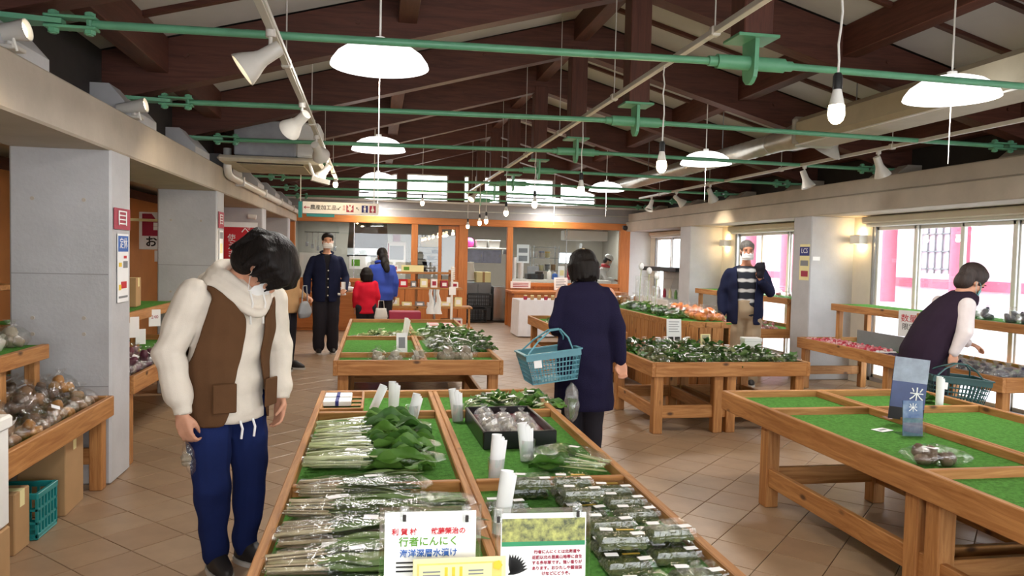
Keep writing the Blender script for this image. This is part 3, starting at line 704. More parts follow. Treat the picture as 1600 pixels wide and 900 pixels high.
t = thing('kettle', 'tall steel pot on the bench behind the left glass', 'pot', (-0.85, 16.6, 0.905)); MB().lathe([(0.1, 0), (0.11, 0.2), (0.08, 0.27), (0.0, 0.29)], 16).build('body', 'steel', t, True); MB().tube([(0, -0.1, 0.25), (0, -0.05, 0.36), (0, 0.05, 0.36), (0, 0.1, 0.25)], 0.01, 6).build('handle', 'black', t, True)
t = thing('utensil_rail', 'rail of hanging kitchen tools at far left', 'rail', (-1.3, 18.6, 1.95)); MB().cyl((-0.4, 0, 0), (0.4, 0, 0), 0.012, n=6).build('rail', 'steel', t)
for i in range(6): MB().cyl((-0.35 + i * 0.13, 0, 0), (-0.35 + i * 0.13, 0, -0.25 - 0.05 * (i % 3)), 0.008, n=6).cb2(-0.38 + i * 0.13, -0.32 + i * 0.13, -0.01, 0.01, -0.34 - 0.05 * (i % 3), -0.24 - 0.05 * (i % 3)).build('tool', 'steel', t)

# ---- counters and shelving in front of the timber front
c = thing('kitchen_pass_counter', 'low orange timber counter under the kitchen window', 'counter', (4.0, 15.45, 0))
MB().cb2(-1.28, 1.2, -0.32, 0.46, 0.72, 0.77).build('counter_top', 'orange_x', c)
for i in range(6): MB().cb2(-1.22 + i * 0.4, -0.83 + i * 0.4, -0.26, -0.22, 0, 0.72).build('front_board', 'orange_z', c)
MB().cb2(-1.22, -1.18, -0.22, 0.45, 0, 0.72).build('end_board', 'orange_z', c)
t = thing('printed_notice', 'cream notice standing on the orange kitchen counter', 'notice', (3.93, 15.85, 0.775), 0); MB().cb2(-0.15, 0.15, -0.004, 0.004, 0, 0.27, 0.001, T(0, 0, 0, 0, -0.12)).build('sheet', 'paper', t)
b = MB()
for i in range(6): b.b2(-0.11, 0.11 - 0.03 * (i % 2), -0.0065, -0.0045, 0.05 + i * 0.033, 0.062 + i * 0.033, T(0, 0, 0, 0, -0.12))
b.build('printed_lines', 'grey', t)['kind'] = 'stuff'
t = thing('printed_notice', 'pale pink sign at the left end of the kitchen sill', 'notice', (3.05, 15.9, 0.80)); MB().cb2(-0.22, 0.22, -0.004, 0.004, 0, 0.15).build('sheet', 'paper', t); b = MB()
for i in range(3): b.b2(-0.17, 0.17, -0.006, -0.004, 0.03 + i * 0.035, 0.045 + i * 0.035)
b.build('printed_lines', 'crimson', t)['kind'] = 'stuff'
# cloth covered table
ct = thing('cloth_table', 'table draped in a pleated white cloth before the kitchen', 'table', (3.2, 13.9, 0))
def cloth(u, v):
    per = [(-0.62, -0.38), (0.75, -0.38), (0.75, 0.38), (-0.62, 0.38)]
    tt = u * 4; i = int(tt) % 4; fr = tt - int(tt); a, b_ = per[i], per[(i + 1) % 4]
    x, y = a[0] + (b_[0] - a[0]) * fr, a[1] + (b_[1] - a[1]) * fr
    w_ = 0.012 * math.sin(u * 2 * PI * 28) * (1 - v)
    s = 1 + 0.03 * (1 - v)
    return (x * s + w_ * (1 if i % 2 else 0), y * s + w_ * (0 if i % 2 else 1), 0.02 + 0.66 * v)
q = MB().grid(cloth, 224, 5, True); q.build('cloth_skirt', 'cloth_white', ct, True)
MB().cb2(-0.62, 0.75, -0.38, 0.38, 0.66, 0.685, 0.008).build('cloth_top', 'cloth_white', ct)
for i in range(9):
    x = 2.72 + i * 0.13
    t = thing('jam_jar', '%s brown jar in the row along the white cloth table' % ['leftmost', 'second', 'third', 'fourth', 'middle', 'sixth', 'seventh', 'eighth', 'rightmost'][i], 'jar', (x, 13.68, 0.686), group='jars on the cloth table')
    MB().lathe([(0.03, 0), (0.036, 0.02), (0.036, 0.06), (0.028, 0.072)], 12).build('body', 'card' if i % 3 else 'crimson', t, True); MB().cyl((0, 0, 0.07), (0, 0, 0.088), 0.031).build('lid', 'cream_paper', t, True)
# low counter at left
cabinet('low_counter', 'brown timber low counter behind the man in navy', 'counter', -1.55, 0.05, 14.6, 15.2, 0.72, 'orange_x', 4)
t = thing('paper_bag', 'crumpled white paper on the brown low counter', 'paper', (-0.55, 14.75, 0.725)); MB().ell((0, 0, 0.06), (0.15, 0.1, 0.06), 9, 5, fn=lambda v: (v[0] * (1 + 0.2 * math.sin(5 * v[2] + 3 * v[1])), v[1], v[2])).build('body', 'paper', t); MB().cb2(-0.06, 0.06, -0.04, 0.04, 0.11, 0.2, 0.02).build('neck', 'paper', t)
# open shelving with goods
sh = thing('open_shelving', 'open timber shelving of packaged goods beside the post', 'shelving', (0.95, 13.9, 0))
for k, (z, x0, x1) in enumerate(((1.16, -0.80, 0.45), (0.88, -0.80, 0.60), (0.54, -0.80, 0.78), (0.18, -0.80, 0.78))): MB().cb2(x0, x1, -0.2 - 0.05 * k, 0.22, z - 0.035, z).build('shelf', 'pine_x', sh)
for x in (-0.79, -0.22, 0.40): MB().cb2(x - 0.025, x + 0.025, 0.16, 0.22, 0, 1.2).build('upright', 'pine_z', sh)
for x in (-0.79, -0.22, 0.72): MB().cb2(x - 0.02, x + 0.02, -0.3, -0.26, 0, 0.54).build('front_leg', 'pine_z', sh)
r = random.Random(5)
kinds = [('gift_box', 'box'), ('food_packet', 'packet')]
COLS = ['paper', 'cream_paper', 'card', 'crimson', 'grey', 'red']
CN = {'paper': 'white', 'cream_paper': 'cream', 'card': 'tan', 'crimson': 'dark red', 'grey': 'grey', 'red': 'bright red'}
PLACE = ['at the left end', 'second from left', 'third from left', 'fourth from left', 'fifth from left', 'sixth from left', 'seventh from left']
for lev, (z, x0, x1, nn, ly) in enumerate(((0.88, 0.2, 1.5, 7, 'upper'), (0.54, 0.2, 1.6, 6, 'middle'), (0.18, 0.2, 1.6, 6, 'bottom'))):
    for i in range(nn):
        m = r.choice(COLS); w = (x1 - x0) / nn * r.uniform(0.5, 0.85); hh = r.uniform(0.06, 0.17); x = x0 + (i + 0.5) * (x1 - x0) / nn
        t = thing('gift_box', '%s box of goods %s on the %s shelf of the open shelving' % (CN[m], PLACE[i], ly), 'box', (x, 13.85, z), group='boxes on the open shelving')
        MB().cb2(-w / 2, w / 2, -0.1, 0.1, 0, hh, 0.005).build('body', m, t); MB().b2(-w * 0.3, w * 0.3, -0.102, -0.1, hh * 0.25, hh * 0.75).build('label_patch', 'paper' if m != 'paper' else 'crimson', t)
for x, w, lb in ((1.10 - 0.84, 0.24, 'small pale sign board on top of the open shelving'), (1.10 - 0.46, 0.40, 'wide cream sign board with green print on the open shelving')):
    t = thing('shelf_sign', lb, 'sign', (x, 13.8, 1.16)); MB().cb2(-w / 2, w / 2, -0.06, 0.06, 0, 0.12, 0.004).build('board', 'cream_paper' if w > 0.3 else 'paper', t); MB().b2(-w * 0.4, -w * 0.15 if w > 0.3 else w * 0.4, -0.062, -0.06, 0.03, 0.09).build('print_patch', 'green_print' if w > 0.3 else 'crimson', t)
t = thing('price_rail_stand', 'white slotted stand with hanging cards beside the shelving', 'stand', (1.31, 13.25, 0)); MB().cb2(-0.02, 0.02, -0.02, 0.02, 0, 1.28).build('pole', 'white_metal', t); MB().cb2(-0.15, 0.15, -0.15, 0.15, 0, 0.02).build('base', 'grey', t); MB().b2(-0.05, 0.07, -0.025, -0.021, 0.78, 0.92).build('card', 'paper', t); MB().b2(-0.09, -0.02, -0.025, -0.021, 0.64, 0.74).build('card', 'paper', t)
b = MB()
for i in range(7): b.cb2(-0.02, 0.05, -0.03, 0.0, 1.05 + i * 0.032, 1.07 + i * 0.032)
b.build('slots', 'white_metal', t)['kind'] = 'stuff'
t = thing('wrapped_parcel_stand', 'white plastic bags hung on a small stand at the table end', 'stand', (0.80, 10.55, 0)); MB().cyl((0, 0, 0), (0, 0, 1.0), 0.02).build('pole', 'steel', t, True); MB().cb2(-0.14, 0.14, -0.14, 0.14, 0, 0.02).build('base', 'black', t)
for i, sx in enumerate((-0.05, 0.05)):
    MB().grid(lambda u, v, sx=sx: (sx + 0.055 * math.cos(u * 2 * PI) * (0.75 + 0.35 * math.sin(3 * v + 2)) + 0.012 * math.sin(9 * v + sx * 60), -0.05 + 0.05 * math.sin(u * 2 * PI) * (0.7 + 0.3 * math.sin(u * 9)), 0.66 + 0.34 * v), 14, 6, True).build('plastic_bag', 'paper', t, True)
t = thing('folding_case', 'dark red flat case leaning behind the far table', 'case', (0.40, 10.7, 0)); MB().cb2(-0.22, 0.22, -0.15, 0.15, 0.52, 0.68, 0.01).build('lid', 'crimson', t); MB().cb2(-0.22, 0.22, -0.15, 0.15, 0.40, 0.515, 0.01).build('base', 'black', t)
for sx in (-1, 1):
    for sy in (-1, 1): MB().bar((sx * 0.2, sy * 0.13, 0), (sx * 0.16, sy * 0.1, 0.41), 0.03, 0.03).build('leg', 'pine_z', t)
# refrigerated open display case and tubes near the far right window
rc = thing('display_case', 'white open refrigerated display case with glass shelves', 'display case', (5.62, 14.0, 0), 0)
MB().cb2(-0.36, 0.34, -0.9, 0.9, 0, 0.75, 0.02).build('base', 'white_metal', rc); MB().cb2(0.26, 0.34, -0.9, 0.9, 0.75, 1.28).build('back_panel', 'white_metal', rc)
for z, d in ((0.95, 0.05), (1.12, 0.12)): MB().cb2(-0.3 + d, 0.26, -0.88, 0.88, z, z + 0.012).build('glass_shelf', 'acrylic', rc)
MB().cb2(-0.22, 0.34, -0.9, 0.9, 1.26, 1.34, 0.01).build('canopy', 'black', rc)
for yy in (-0.9, 0.9): MB().prism([(-0.36, 0.75), (0.3, 0.75), (0.3, 1.28), (-0.2, 1.28)], -0.01, 0.01, Matrix.Translation((0, yy, 0)) @ Matrix(((1, 0, 0, 0), (0, 0, 1, 0), (0, 1, 0, 0), (0, 0, 0, 1)))).build('end_glass', 'acrylic', rc)
for i in range(5):
    t = thing('drink_bottle', 'small bottle %s inside the refrigerated case' % PLACE[i], 'bottle', (5.55, 13.4 + i * 0.28, 0.752), group='bottles in the case'); MB().lathe([(0.03, 0), (0.03, 0.12), (0.012, 0.16), (0.012, 0.18)], 10).build('body', ['green_print', 'cream_paper', 'crimson', 'paper', 'card'][i], t, True); MB().cyl((0, 0, 0.175), (0, 0, 0.195), 0.014).build('cap', 'white_metal', t, True)
# ================================================================== OVERHEAD: lamps, tracks, duct, air conditioner, signs
def point(parent, loc, energy, col, rad):
    l = bpy.data.lights.new('lamp_light', 'POINT'); l.energy = energy; l.color = col; l.shadow_soft_size = rad
    o = bpy.data.objects.new('lamp_light', l); COL.objects.link(o); o.parent = parent; o.location = loc
    return o
MT['opal'] = emit('lit_opal_glass', (1.0, 0.98, 0.95, 1), 2.6)
def dome(x, y, label, z=2.58, pull=0.45):
    t = thing('pendant_lamp', label, 'lamp', (x, y, z), group='dome pendant lamps')
    R0 = 0.285
    MB().lathe([(R0, 0.0), (R0 * 0.97, 0.025), (R0 * 0.86, 0.068), (R0 * 0.66, 0.108), (R0 * 0.42, 0.132), (0.05, 0.142), (0.0, 0.143)], 40).build('shade', 'opal', t, True)
    MB().lathe([(0.0, -0.018), (0.12, -0.012), (R0 * 0.8, -0.004), (R0 * 0.985, 0.004)], 40, caps=False).build('diffuser', 'lamp_glow', t, True)
    MB().cyl((0, 0, 0.14), (0, 0, 0.17), 0.03, n=12).build('cap', 'white_metal', t, True)
    top = zb(x) + 0.35 - z
    MB().cyl((0, 0, 0.16), (0, 0, top), 0.006, n=6).build('cord', 'white_metal', t)
    MB().cyl((0, 0, top - 0.02), (0, 0, top + 0.012), 0.05, n=14).build('ceiling_rose', 'white_metal', t, True)
    if pull: MB().cyl((0.0, -0.0, -pull), (0.0, 0, -0.01), 0.003, n=5).build('pull_cord', 'white_metal', t)
    l = bpy.data.lights.new('lamp_light', 'AREA'); l.shape = 'DISK'; l.size = 0.5; l.energy = DOME_W; l.color = (1.0, 0.955, 0.89)
    o = bpy.data.objects.new('lamp_light', l); COL.objects.link(o); o.parent = t; o.location = (0, 0, -0.025)
DOME_W = 34
for i, y in enumerate((4.52, 8.20, 11.82, 15.45)): dome(0.0, y, 'white dome pendant lamp, %s of the left row' % ['nearest', 'second', 'third', 'farthest'][i], pull=0.5 if i < 2 else 0.35)
for i, y in enumerate((4.35, 8.05, 11.80, 15.45)): dome(3.64, y, 'white dome pendant lamp, %s of the right row' % ['nearest', 'second', 'third', 'farthest'][i], pull=0.42)
dome(0.0, 0.85, 'white dome pendant lamp above the viewer on the left'); dome(3.64, 0.65, 'white dome pendant lamp above the viewer on the right')

def bulb(x, y, ztop, z, label):
    t = thing('bare_bulb', label, 'bulb', (x, y, z), group='bare hanging bulbs')
    r = random.Random(int(y * 100)); n = 8
    pts = [(r.uniform(-0.006, 0.006) * (1 if 0 < k < n else 0), r.uniform(-0.006, 0.006) * (1 if 0 < k < n else 0), 0.15 + (ztop - z - 0.15) * k / n) for k in range(n + 1)]
    MB().tube(pts, 0.0045, 6).build('cord', 'white_metal', t, True)
    MB().lathe([(0.0, 0.165), (0.012, 0.163), (0.018, 0.15), (0.018, 0.10), (0.0, 0.10)], 12).build('socket', 'black', t, True)
    MB().lathe([(0.014, 0.105), (0.018, 0.09), (0.026, 0.055), (0.029, 0.04), (0.0, 0.04)], 14).build('bulb_neck', 'white_metal', t, True)
    MB().lathe([(0.0, -0.032), (0.014, -0.029), (0.026, -0.016), (0.032, 0.004), (0.031, 0.024), (0.028, 0.042)], 16, caps=False).build('glass_globe', 'bulb_glow', t, True)
    point(t, (0, 0, -0.06), 9, (1.0, 0.72, 0.40), 0.04)
TRACK_Z = 2.70
for i, y in enumerate((2.66, 4.47, 6.35, 8.30, 10.2, 12.1, 12.9, 14.6)):
    bulb(1.73, y, TRACK_Z, 2.065 if i < 5 else 2.03, 'bare warm bulb on a white cord, %s along the middle track' % ['nearest', 'second', 'third', 'fourth', 'fifth', 'sixth', 'seventh', 'farthest'][i])
bulb(0.74, 12.8, 3.60, 2.33, 'bare warm bulb hanging alone before the left clerestory pane')
bulb(-0.56, 10.4, 2.49, 2.38, 'bare warm bulb at the far end of the left track')

def track(label, p0, p1, hang):
    t = thing('lighting_track', label, 'lighting track', p0); d = Vector(p1) - Vector(p0)
    MB().bar((0, 0, 0), d, 0.034, 0.03).build('rail', 'lamp_grey', t)
    side = Vector((d.y, -d.x, 0)).normalized() * 0.022
    MB().bar(side, Vector(d) + side, 0.008, 0.02).build('groove_edge', 'white_metal', t)
    for k in range(hang):
        p = d * ((k + 0.5) / hang); w = Vector(p0) + p
        MB().cyl(p, (p.x, p.y, zb(w.x) + 0.36 - p0[2]), 0.004, n=5).build('hanger_wire', 'lamp_grey', t)
        MB().cbox(tuple(p), (0.05, 0.05, 0.05), 0.006).build('clamp', 'lamp_grey', t)
    return t
track('long white lighting track running down the middle of the hall', (1.73, 1.2, TRACK_Z), (1.73, 14.9, TRACK_Z), 8)
track('white lighting track with spotlights along the left side', (-0.45, 1.4, 2.48), (-0.563, 10.6, 2.48), 5)
track('white lighting track with spotlights along the right side', (4.6, 1.4, 2.57), (4.6, 12.9, 2.57), 6)

def spot(p, aim, label, arm=0.10, lit=True, s=1.0, power=16):
    """flared track spotlight: p = mounting point, aim = direction the beam takes"""
    t = thing('spotlight', label, 'spotlight', p, group='track spotlights')
    a = Vector(aim).normalized(); piv = Vector((0, 0, -arm)); M = a.to_track_quat('Z', 'Y').to_matrix().to_4x4(); M.translation = piv
    MB().cyl((0, 0, 0.01), (0, 0, -0.03), 0.022 * s, n=10).cyl((0, 0, -0.03), (0, 0, -arm), 0.009 * s, n=8).build('stem', 'lamp_grey', t, True)
    MB().lathe([(0.0, -0.055 * s), (0.032 * s, -0.05 * s), (0.036 * s, 0.04 * s), (0.042 * s, 0.06 * s), (0.060 * s, 0.10 * s), (0.074 * s, 0.135 * s), (0.076 * s, 0.145 * s), (0.070 * s, 0.145 * s), (0.05 * s, 0.10 * s)], 24, M, caps=False).build('housing', 'lamp_grey', t, True)
    MB().lathe([(0.0, 0.118 * s), (0.058 * s, 0.115 * s)], 20, M, caps=False).build('lamp_face', 'spot_glow' if lit else 'grey', t, True)
    if lit:
        l = bpy.data.lights.new('spot_beam', 'SPOT'); l.energy = power * 3; l.spot_size = R(75); l.spot_blend = 0.7; l.color = (1.0, 0.82, 0.58); l.shadow_soft_size = 0.05
        o = bpy.data.objects.new('spot_beam', l); COL.objects.link(o); o.parent = t
        o.matrix_local = Matrix.Translation(piv + a * 0.15 * s) @ (-a).to_track_quat('Z', 'Y').to_matrix().to_4x4()
spot((-0.475, 3.50, 2.465), (-0.85, -0.12, -0.62), 'white flared spotlight, nearest on the left track')
spot((-0.497, 5.15, 2.465), (-0.6, 0.6, -0.45), 'white flared spotlight, second on the left track')
spot((-0.512, 6.55, 2.465), (0.2, 0.9, -0.35), 'white flared spotlight beside the air conditioner')
spot((-0.54, 8.25, 2.465), (-0.55, -0.3, -0.75), 'white flared spotlight, fourth on the left track')
spot((4.6, 6.38, 2.555), (0.45, 0.1, -0.85), 'white flared spotlight, nearest on the right track', lit=False)
spot((4.6, 7.62, 2.555), (0.25, -0.2, -0.85), 'white flared spotlight, second on the right track', lit=False)
spot((4.6, 10.0, 2.555), (0.5, 0.3, -0.75), 'white flared spotlight, third on the right track')
spot((4.6, 11.2, 2.555), (0.75, 0.0, -0.6), 'white flared spotlight, fourth on the right track')
spot((4.6, 12.3, 2.555), (-0.35, -0.2, -0.85), 'white flared spotlight at the far end of the right track', lit=False)
spot((1.73, 13.6, 2.685), (-0.5, -0.4, -0.6), 'white flared spotlight at the far end of the middle track')
# spotlights standing on the left beam
def beam_spot(y, label):
    t = thing('beam_spotlight', label, 'spotlight', (-1.64, y, 2.367), group='spotlights on the left beam')
    MB().cb2(-0.05, 0.05, -0.05, 0.05, 0, 0.02).build('base', 'lamp_grey', t); MB().cyl((0, 0, 0.02), (0, 0, 0.06), 0.01, n=8).build('stem', 'lamp_grey', t)
    a = Vector((0.85, -0.05, 0.16)).normalized(); M = a.to_track_quat('Z', 'Y').to_matrix().to_4x4(); M.translation = (-0.04, 0, 0.075)
    MB().lathe([(0.0, -0.07), (0.035, -0.065), (0.042, 0.06), (0.05, 0.12), (0.046, 0.12), (0.03, 0.1)], 20, M, caps=False).build('housing', 'lamp_grey', t, True)
    MB().lathe([(0.0, 0.105), (0.043, 0.103)], 18, M, caps=False).build('lamp_face', 'spot_glow', t, True)
    MB().tube([(0.05, -0.08, 0.0), (0.06, -0.1, 0.03), (0.07, -0.09, -0.02)], 0.006, 6).build('cable', 'white_metal', t, True)
beam_spot(3.78, 'pale spotlight on the left beam under the nearest tie rod'); beam_spot(5.55, 'pale spotlight on the left beam under the second tie rod')

# ventilation duct
d = thing('ventilation_duct', 'large beige boxed duct narrowing to a silver spiral pipe', 'duct', (4.14, 0, 2.755))
MB().cb2(-0.20, 0.22, 0.6, 6.75, -0.13, 0.13, 0.05).build('boxed_duct', 'duct', d)
MB().cb2(-0.215, 0.235, 6.70, 6.78, -0.145, 0.145, 0.03).build('end_flange', 'zinc', d)
MB().tube([(-0.02, 6.78, 0.0), (-0.03, 7.0, -0.01), (-0.06, 7.15, -0.02), (-0.09, 7.35, -0.03)], [0.14, 0.13, 0.105, 0.10], 18).build('reducer', 'zinc', d, True)
n = 60; pts = [(-0.09 + 0.02 * math.sin(k), 7.33 + k * 0.088, -0.03) for k in range(1)]
prof = []
for k in range(121): prof.append((0.100 + (0.004 if k % 3 == 0 else 0.0), k * 0.0435))
MB().lathe(prof, 18, Matrix.Translation((-0.09, 7.33, -0.03)) @ Matrix.Rotation(-PI / 2, 4, 'X')).build('spiral_pipe', 'zinc', d, True)
for yy in (2.0, 4.0, 6.0, 8.5, 11): MB().cyl((-0.05 if yy < 7 else -0.09, yy, 0.08), (-0.05 if yy < 7 else -0.09, yy, zb(4.05) + 0.38 - 2.755), 0.006, n=5).build('hanger_rod', 'grey', d)
MB().bar((-0.20, 0.6, -0.135), (-0.20, 6.7, -0.135), 0.012, 0.012).build('edge_strip', 'white_metal', d)
t = thing('vent_hood', 'pale curved vent mouth hanging below the duct end', 'vent', (4.46, 6.95, 2.66)); MB().lathe([(0.05, 0.10), (0.07, 0.04), (0.13, -0.03), (0.15, -0.06), (0.145, -0.06), (0.06, 0.03)], 20, T(0, 0, 0, 0, 0.5, 0.3), caps=False).build('mouth', 'lamp_grey', t, True); MB().tube([(0, 0, 0.08), (-0.05, -0.05, 0.12), (-0.2, -0.2, 0.12)], 0.04, 10).build('neck', 'lamp_grey', t, True)
# white pipe on the left beam
p = thing('wall_pipe', 'white pipe running along the top of the left beam', 'pipe')
MB().tube([(-1.57, 8.42, 2.56), (-1.57, 8.42, 2.36), (-1.575, 8.5, 2.30), (-1.575, 8.65, 2.285), (-1.575, 15.9, 2.27)], 0.042, 12).build('pipe_run', 'white_metal', p, True)
for y in (9.2, 11.0, 12.8, 14.6): MB().cb2(-1.63, -1.52, y - 0.02, y + 0.02, 2.225, 2.335).build('bracket', 'lamp_grey', p)
# ceiling cassette air conditioner
a = thing('air_conditioner', 'grey ceiling air conditioner with beige grille panel on the left', 'air conditioner', (-1.0, 8.9, 2.46))
MB().cb2(-0.45, 0.16, -0.80, 0.25, 0.0, 0.36, 0.01).build('body', mat('ac_grey', rgb(150, 152, 158), 0.5), a)
MB().cb2(0.16, 0.40, -0.80, -0.2, 0.0, 0.36, 0.02).build('service_box', 'white_metal', a)
MB().cb2(-0.60, 0.42, -0.88, 0.3, -0.075, -0.012, 0.03).build('grille_panel', mat('ac_panel', rgb(196, 186, 166), 0.5), a)
MB().cb2(-0.42, 0.24, -0.70, 0.12, -0.085, -0.072, 0.006).build('intake_grille', mat('ac_grille', rgb(170, 160, 140), 0.6), a)
for yy in (-0.79,): MB().cb2(-0.42, 0.24, yy - 0.03, yy + 0.02, -0.082, -0.070, 0.004).build('outlet_slot', 'dark', a)
MB().tube([(0.30, -0.86, -0.05), (0.33, -0.84, -0.15), (0.36, -0.8, -0.22)], 0.016, 8).build('drain_pipe', 'white_metal', a, True)
MB().bar((0.32, -0.82, -0.21), (0.50, -0.78, -0.25), 0.07, 0.05).build('drain_box', 'lamp_grey', a)
for sx in (-0.38, 0.1):
    for sy in (-0.7, 0.15): MB().cyl((sx, sy, 0.36), (sx, sy, zb(-1.0 + sx) + 0.36 - 2.46), 0.008, n=6).build('hanger_rod', 'grey', a)

# hanging direction sign
s = thing('direction_sign', 'white hanging sign with arrow, yen and restroom symbols', 'sign', (-0.505, 10.9, 2.104), R(0.0)); s.scale = (0.908,) * 3
MB().cb2(-0.575, 0.575, -0.02, 0.02, -0.09, 0.09, 0.003).build('board', 'paper', s)
MB().cb2(-0.64, -0.585, -0.02, 0.02, -0.16, 0.09, 0.003).build('end_bracket', 'teal', s)
for x in (-0.61, 0.5): MB().cyl((x, 0, 0.09), (x, 0, (zb(-0.5 + x) + 0.38 - 2.104) / 0.908), 0.008, n=6).build('hanger_rod', 'white_metal', s)
MB().cb2(-0.52, -0.1, 0.0, 0.03, -0.14, -0.09, 0.003).build('rear_strip', 'teal', s)
def arrow(x, size, m, ang):
    P = [(-1, 0), (-0.35, 0.55), (-0.2, 0.42), (-0.5, 0.13), (1, 0.13), (1, -0.13), (-0.5, -0.13), (-0.2, -0.42), (-0.35, -0.55)]
    MB().prism([(a * size, b * size) for a, b in P][::-1], 0, 0.002, facing(x, -0.0205, 0.0) @ Matrix.Rotation(ang, 4, 'Z')).build('arrow_symbol', m, s)
arrow(-0.515, 0.045, 'crimson', 0); arrow(-0.03, 0.036, 'black_print', R(45)); arrow(0.25, 0.032, 'black_print', R(-45))
text('農産加工品', 0.080, 'black_print', s, facing(-0.265, -0.022, 0.0), bold=0.0008)
text('会\n計', 0.045, 'crimson', s, facing(0.045, -0.022, 0.005))
MB().cb2(0.08, 0.19, -0.023, -0.019, -0.055, 0.055, 0.001).build('yen_panel', 'crimson', s); text('¥', 0.12, 'paper', s, facing(0.135, -0.0245, 0.0), bold=0.006)
for x, m in ((0.36, 'navy_print'), (0.48, 'crimson')):
    MB().cb2(x - 0.048, x + 0.048, -0.023, -0.019, -0.055, 0.055, 0.001).build('restroom_panel', m, s)
    b = MB(); b.lathe([(0.0, -0.013), (0.009, -0.009), (0.013, 0), (0.009, 0.009), (0, 0.013)], 10, T(x, -0.024, 0.036), caps=False)
    if m == 'navy_print': b.b2(x - 0.018, x + 0.018, -0.026, -0.023, -0.012, 0.02).b2(x - 0.014, x - 0.003, -0.026, -0.023, -0.05, -0.012).b2(x + 0.003, x + 0.014, -0.026, -0.023, -0.05, -0.012)
    else: b.add([(x - 0.012, -0.026, 0.02), (x + 0.012, -0.026, 0.02), (x + 0.026, -0.026, -0.025), (x - 0.026, -0.026, -0.025)], [(0, 3, 2, 1)]).b2(x - 0.012, x - 0.002, -0.026, -0.023, -0.05, -0.025).b2(x + 0.002, x + 0.012, -0.026, -0.023, -0.05, -0.025)
    b.build('figure_symbol', 'paper', s)['kind'] = 'stuff'
# sconces
def sconce(y, label):
    t = thing('wall_sconce', label, 'sconce', (6.0, y, 1.80), group='wall sconces')
    q = MB(); P = [(-0.11, -0.09), (-0.11, 0.09)]
    MB().cb2(-0.11, -0.10, -0.095, 0.095, -0.055, 0.055, 0.003).build('front_plate', 'white_metal', t)
    MB().cb2(-0.105, 0.0, -0.095, -0.087, -0.055, 0.055, 0.002).build('side_plate', 'white_metal', t); MB().cb2(-0.105, 0.0, 0.087, 0.095, -0.055, 0.055, 0.002).build('side_plate', 'white_metal', t)
    MB().cb2(-0.012, 0.0, -0.06, 0.06, -0.05, 0.05).build('back_plate', 'white_metal', t)
    MB().lathe([(0, -0.035), (0.02, -0.03), (0.028, 0.0), (0.02, 0.03), (0, 0.035)], 12, T(-0.055, 0, 0), caps=False).build('bulb', 'sconce_glow', t, True)
    for dz in (-0.07, 0.07): point(t, (-0.055, 0, dz), 3.2, (1.0, 0.70, 0.34), 0.03)
sconce(8.56, 'lit wall sconce beside the nearest right window'); sconce(12.25, 'lit wall sconce beside the window behind the older man')
t = thing('security_camera', 'small black dome camera at the end of the timber header', 'camera', (5.36, 15.9, 2.16)); MB().ell((0, -0.02, 0), (0.06, 0.05, 0.055), 14, 8).build('dome', 'black', t, True); MB().cb2(-0.05, 0.05, 0.0, 0.04, -0.03, 0.05).build('mount', 'grey', t)
# ================================================================== DISPLAY TABLES
def bin_table(label, X0, X1, Y0, Y1, z=0.62, cols=(), rows=(), legs_y=None, dbl=True, apron=0.125, legs_x=None, stretch=True, name='display_table', frontrows=None):
    t = thing(name, label, 'table', (X0, Y0, 0)); w, d = X1 - X0, Y1 - Y0; b = 0.034
    MB().cb2(0, b, 0, d, z - apron, z).build('rim_board', 'pine_y', t); MB().cb2(w - b, w, 0, d, z - apron, z).build('rim_board', 'pine_y', t)
    MB().cb2(b, w - b, 0, b, z - apron, z).build('rim_board', 'pine_x', t); MB().cb2(b, w - b, d - b, d, z - apron, z).build('rim_board', 'pine_x', t)
    xs = [b] + [c - X0 for c in cols] + [w - b]; ys = [b] + [r - Y0 for r in rows] + [d - b]
    for c in cols:
        c -= X0
        if dbl:
            MB().cb2(c - 0.030, c - 0.001, b, d - b, z - 0.09, z - 0.004).build('divider', 'pine_y', t); MB().cb2(c + 0.001, c + 0.030, b, d - b, z - 0.09, z - 0.004).build('divider', 'pine_y', t)
        else: MB().cb2(c - 0.015, c + 0.015, b, d - b, z - 0.09, z - 0.004).build('divider', 'pine_y', t)
    for r_ in rows:
        r_ -= Y0
        for a, e in zip(xs, xs[1:]): MB().cb2(a + (0.031 if a > b else 0), e - (0.031 if e < w - b else 0), r_ - 0.016, r_ + 0.016, z - 0.09, z - 0.003).build('divider', 'pine_x', t)
    for a, e in zip(xs, xs[1:]):
        for p, q in zip(ys, ys[1:]): MB().b2(a, e, p, q, z - 0.065, z - 0.045).build('turf_mat', 'turf', t)
    L = 0.085
    lx = legs_x or (0.0, w - L); ly = legs_y or (0.04, d - L - 0.04)
    for y in ly:
        for x in lx: MB().cb2(x + 0.036 if x == 0 else x - 0.036, x + L + (0.036 if x == 0 else -0.036), y, y + L, 0, z - 0.06, 0.005).build('leg', 'pine_z', t)
    if stretch:
        for y in ly: MB().cb2(L + 0.03, w - L - 0.03, y + 0.02, y + 0.055, 0.13, 0.24).build('stretcher', 'pine_x', t)
        for x in lx: MB().cb2(x + (0.05 if x == 0 else -0.02), x + (0.085 if x == 0 else 0.015), ly[0] + L, ly[-1], 0.13, 0.24).build('stretcher', 'pine_y', t)
    return t
bin_table('near green-lined bin table with leafy bags and clear packs', -0.335, 1.035, 0.95, 4.86, cols=(0.365,), rows=(2.90, 4.22), legs_y=(0.1, 1.86, 1.97, 3.76))
bin_table('far green-lined bin table in the middle of the hall', -0.335, 1.06, 6.20, 10.1, cols=(0.40,), rows=(6.72, 8.05), legs_y=(0.04, 1.8, 1.9, 3.75), dbl=True)
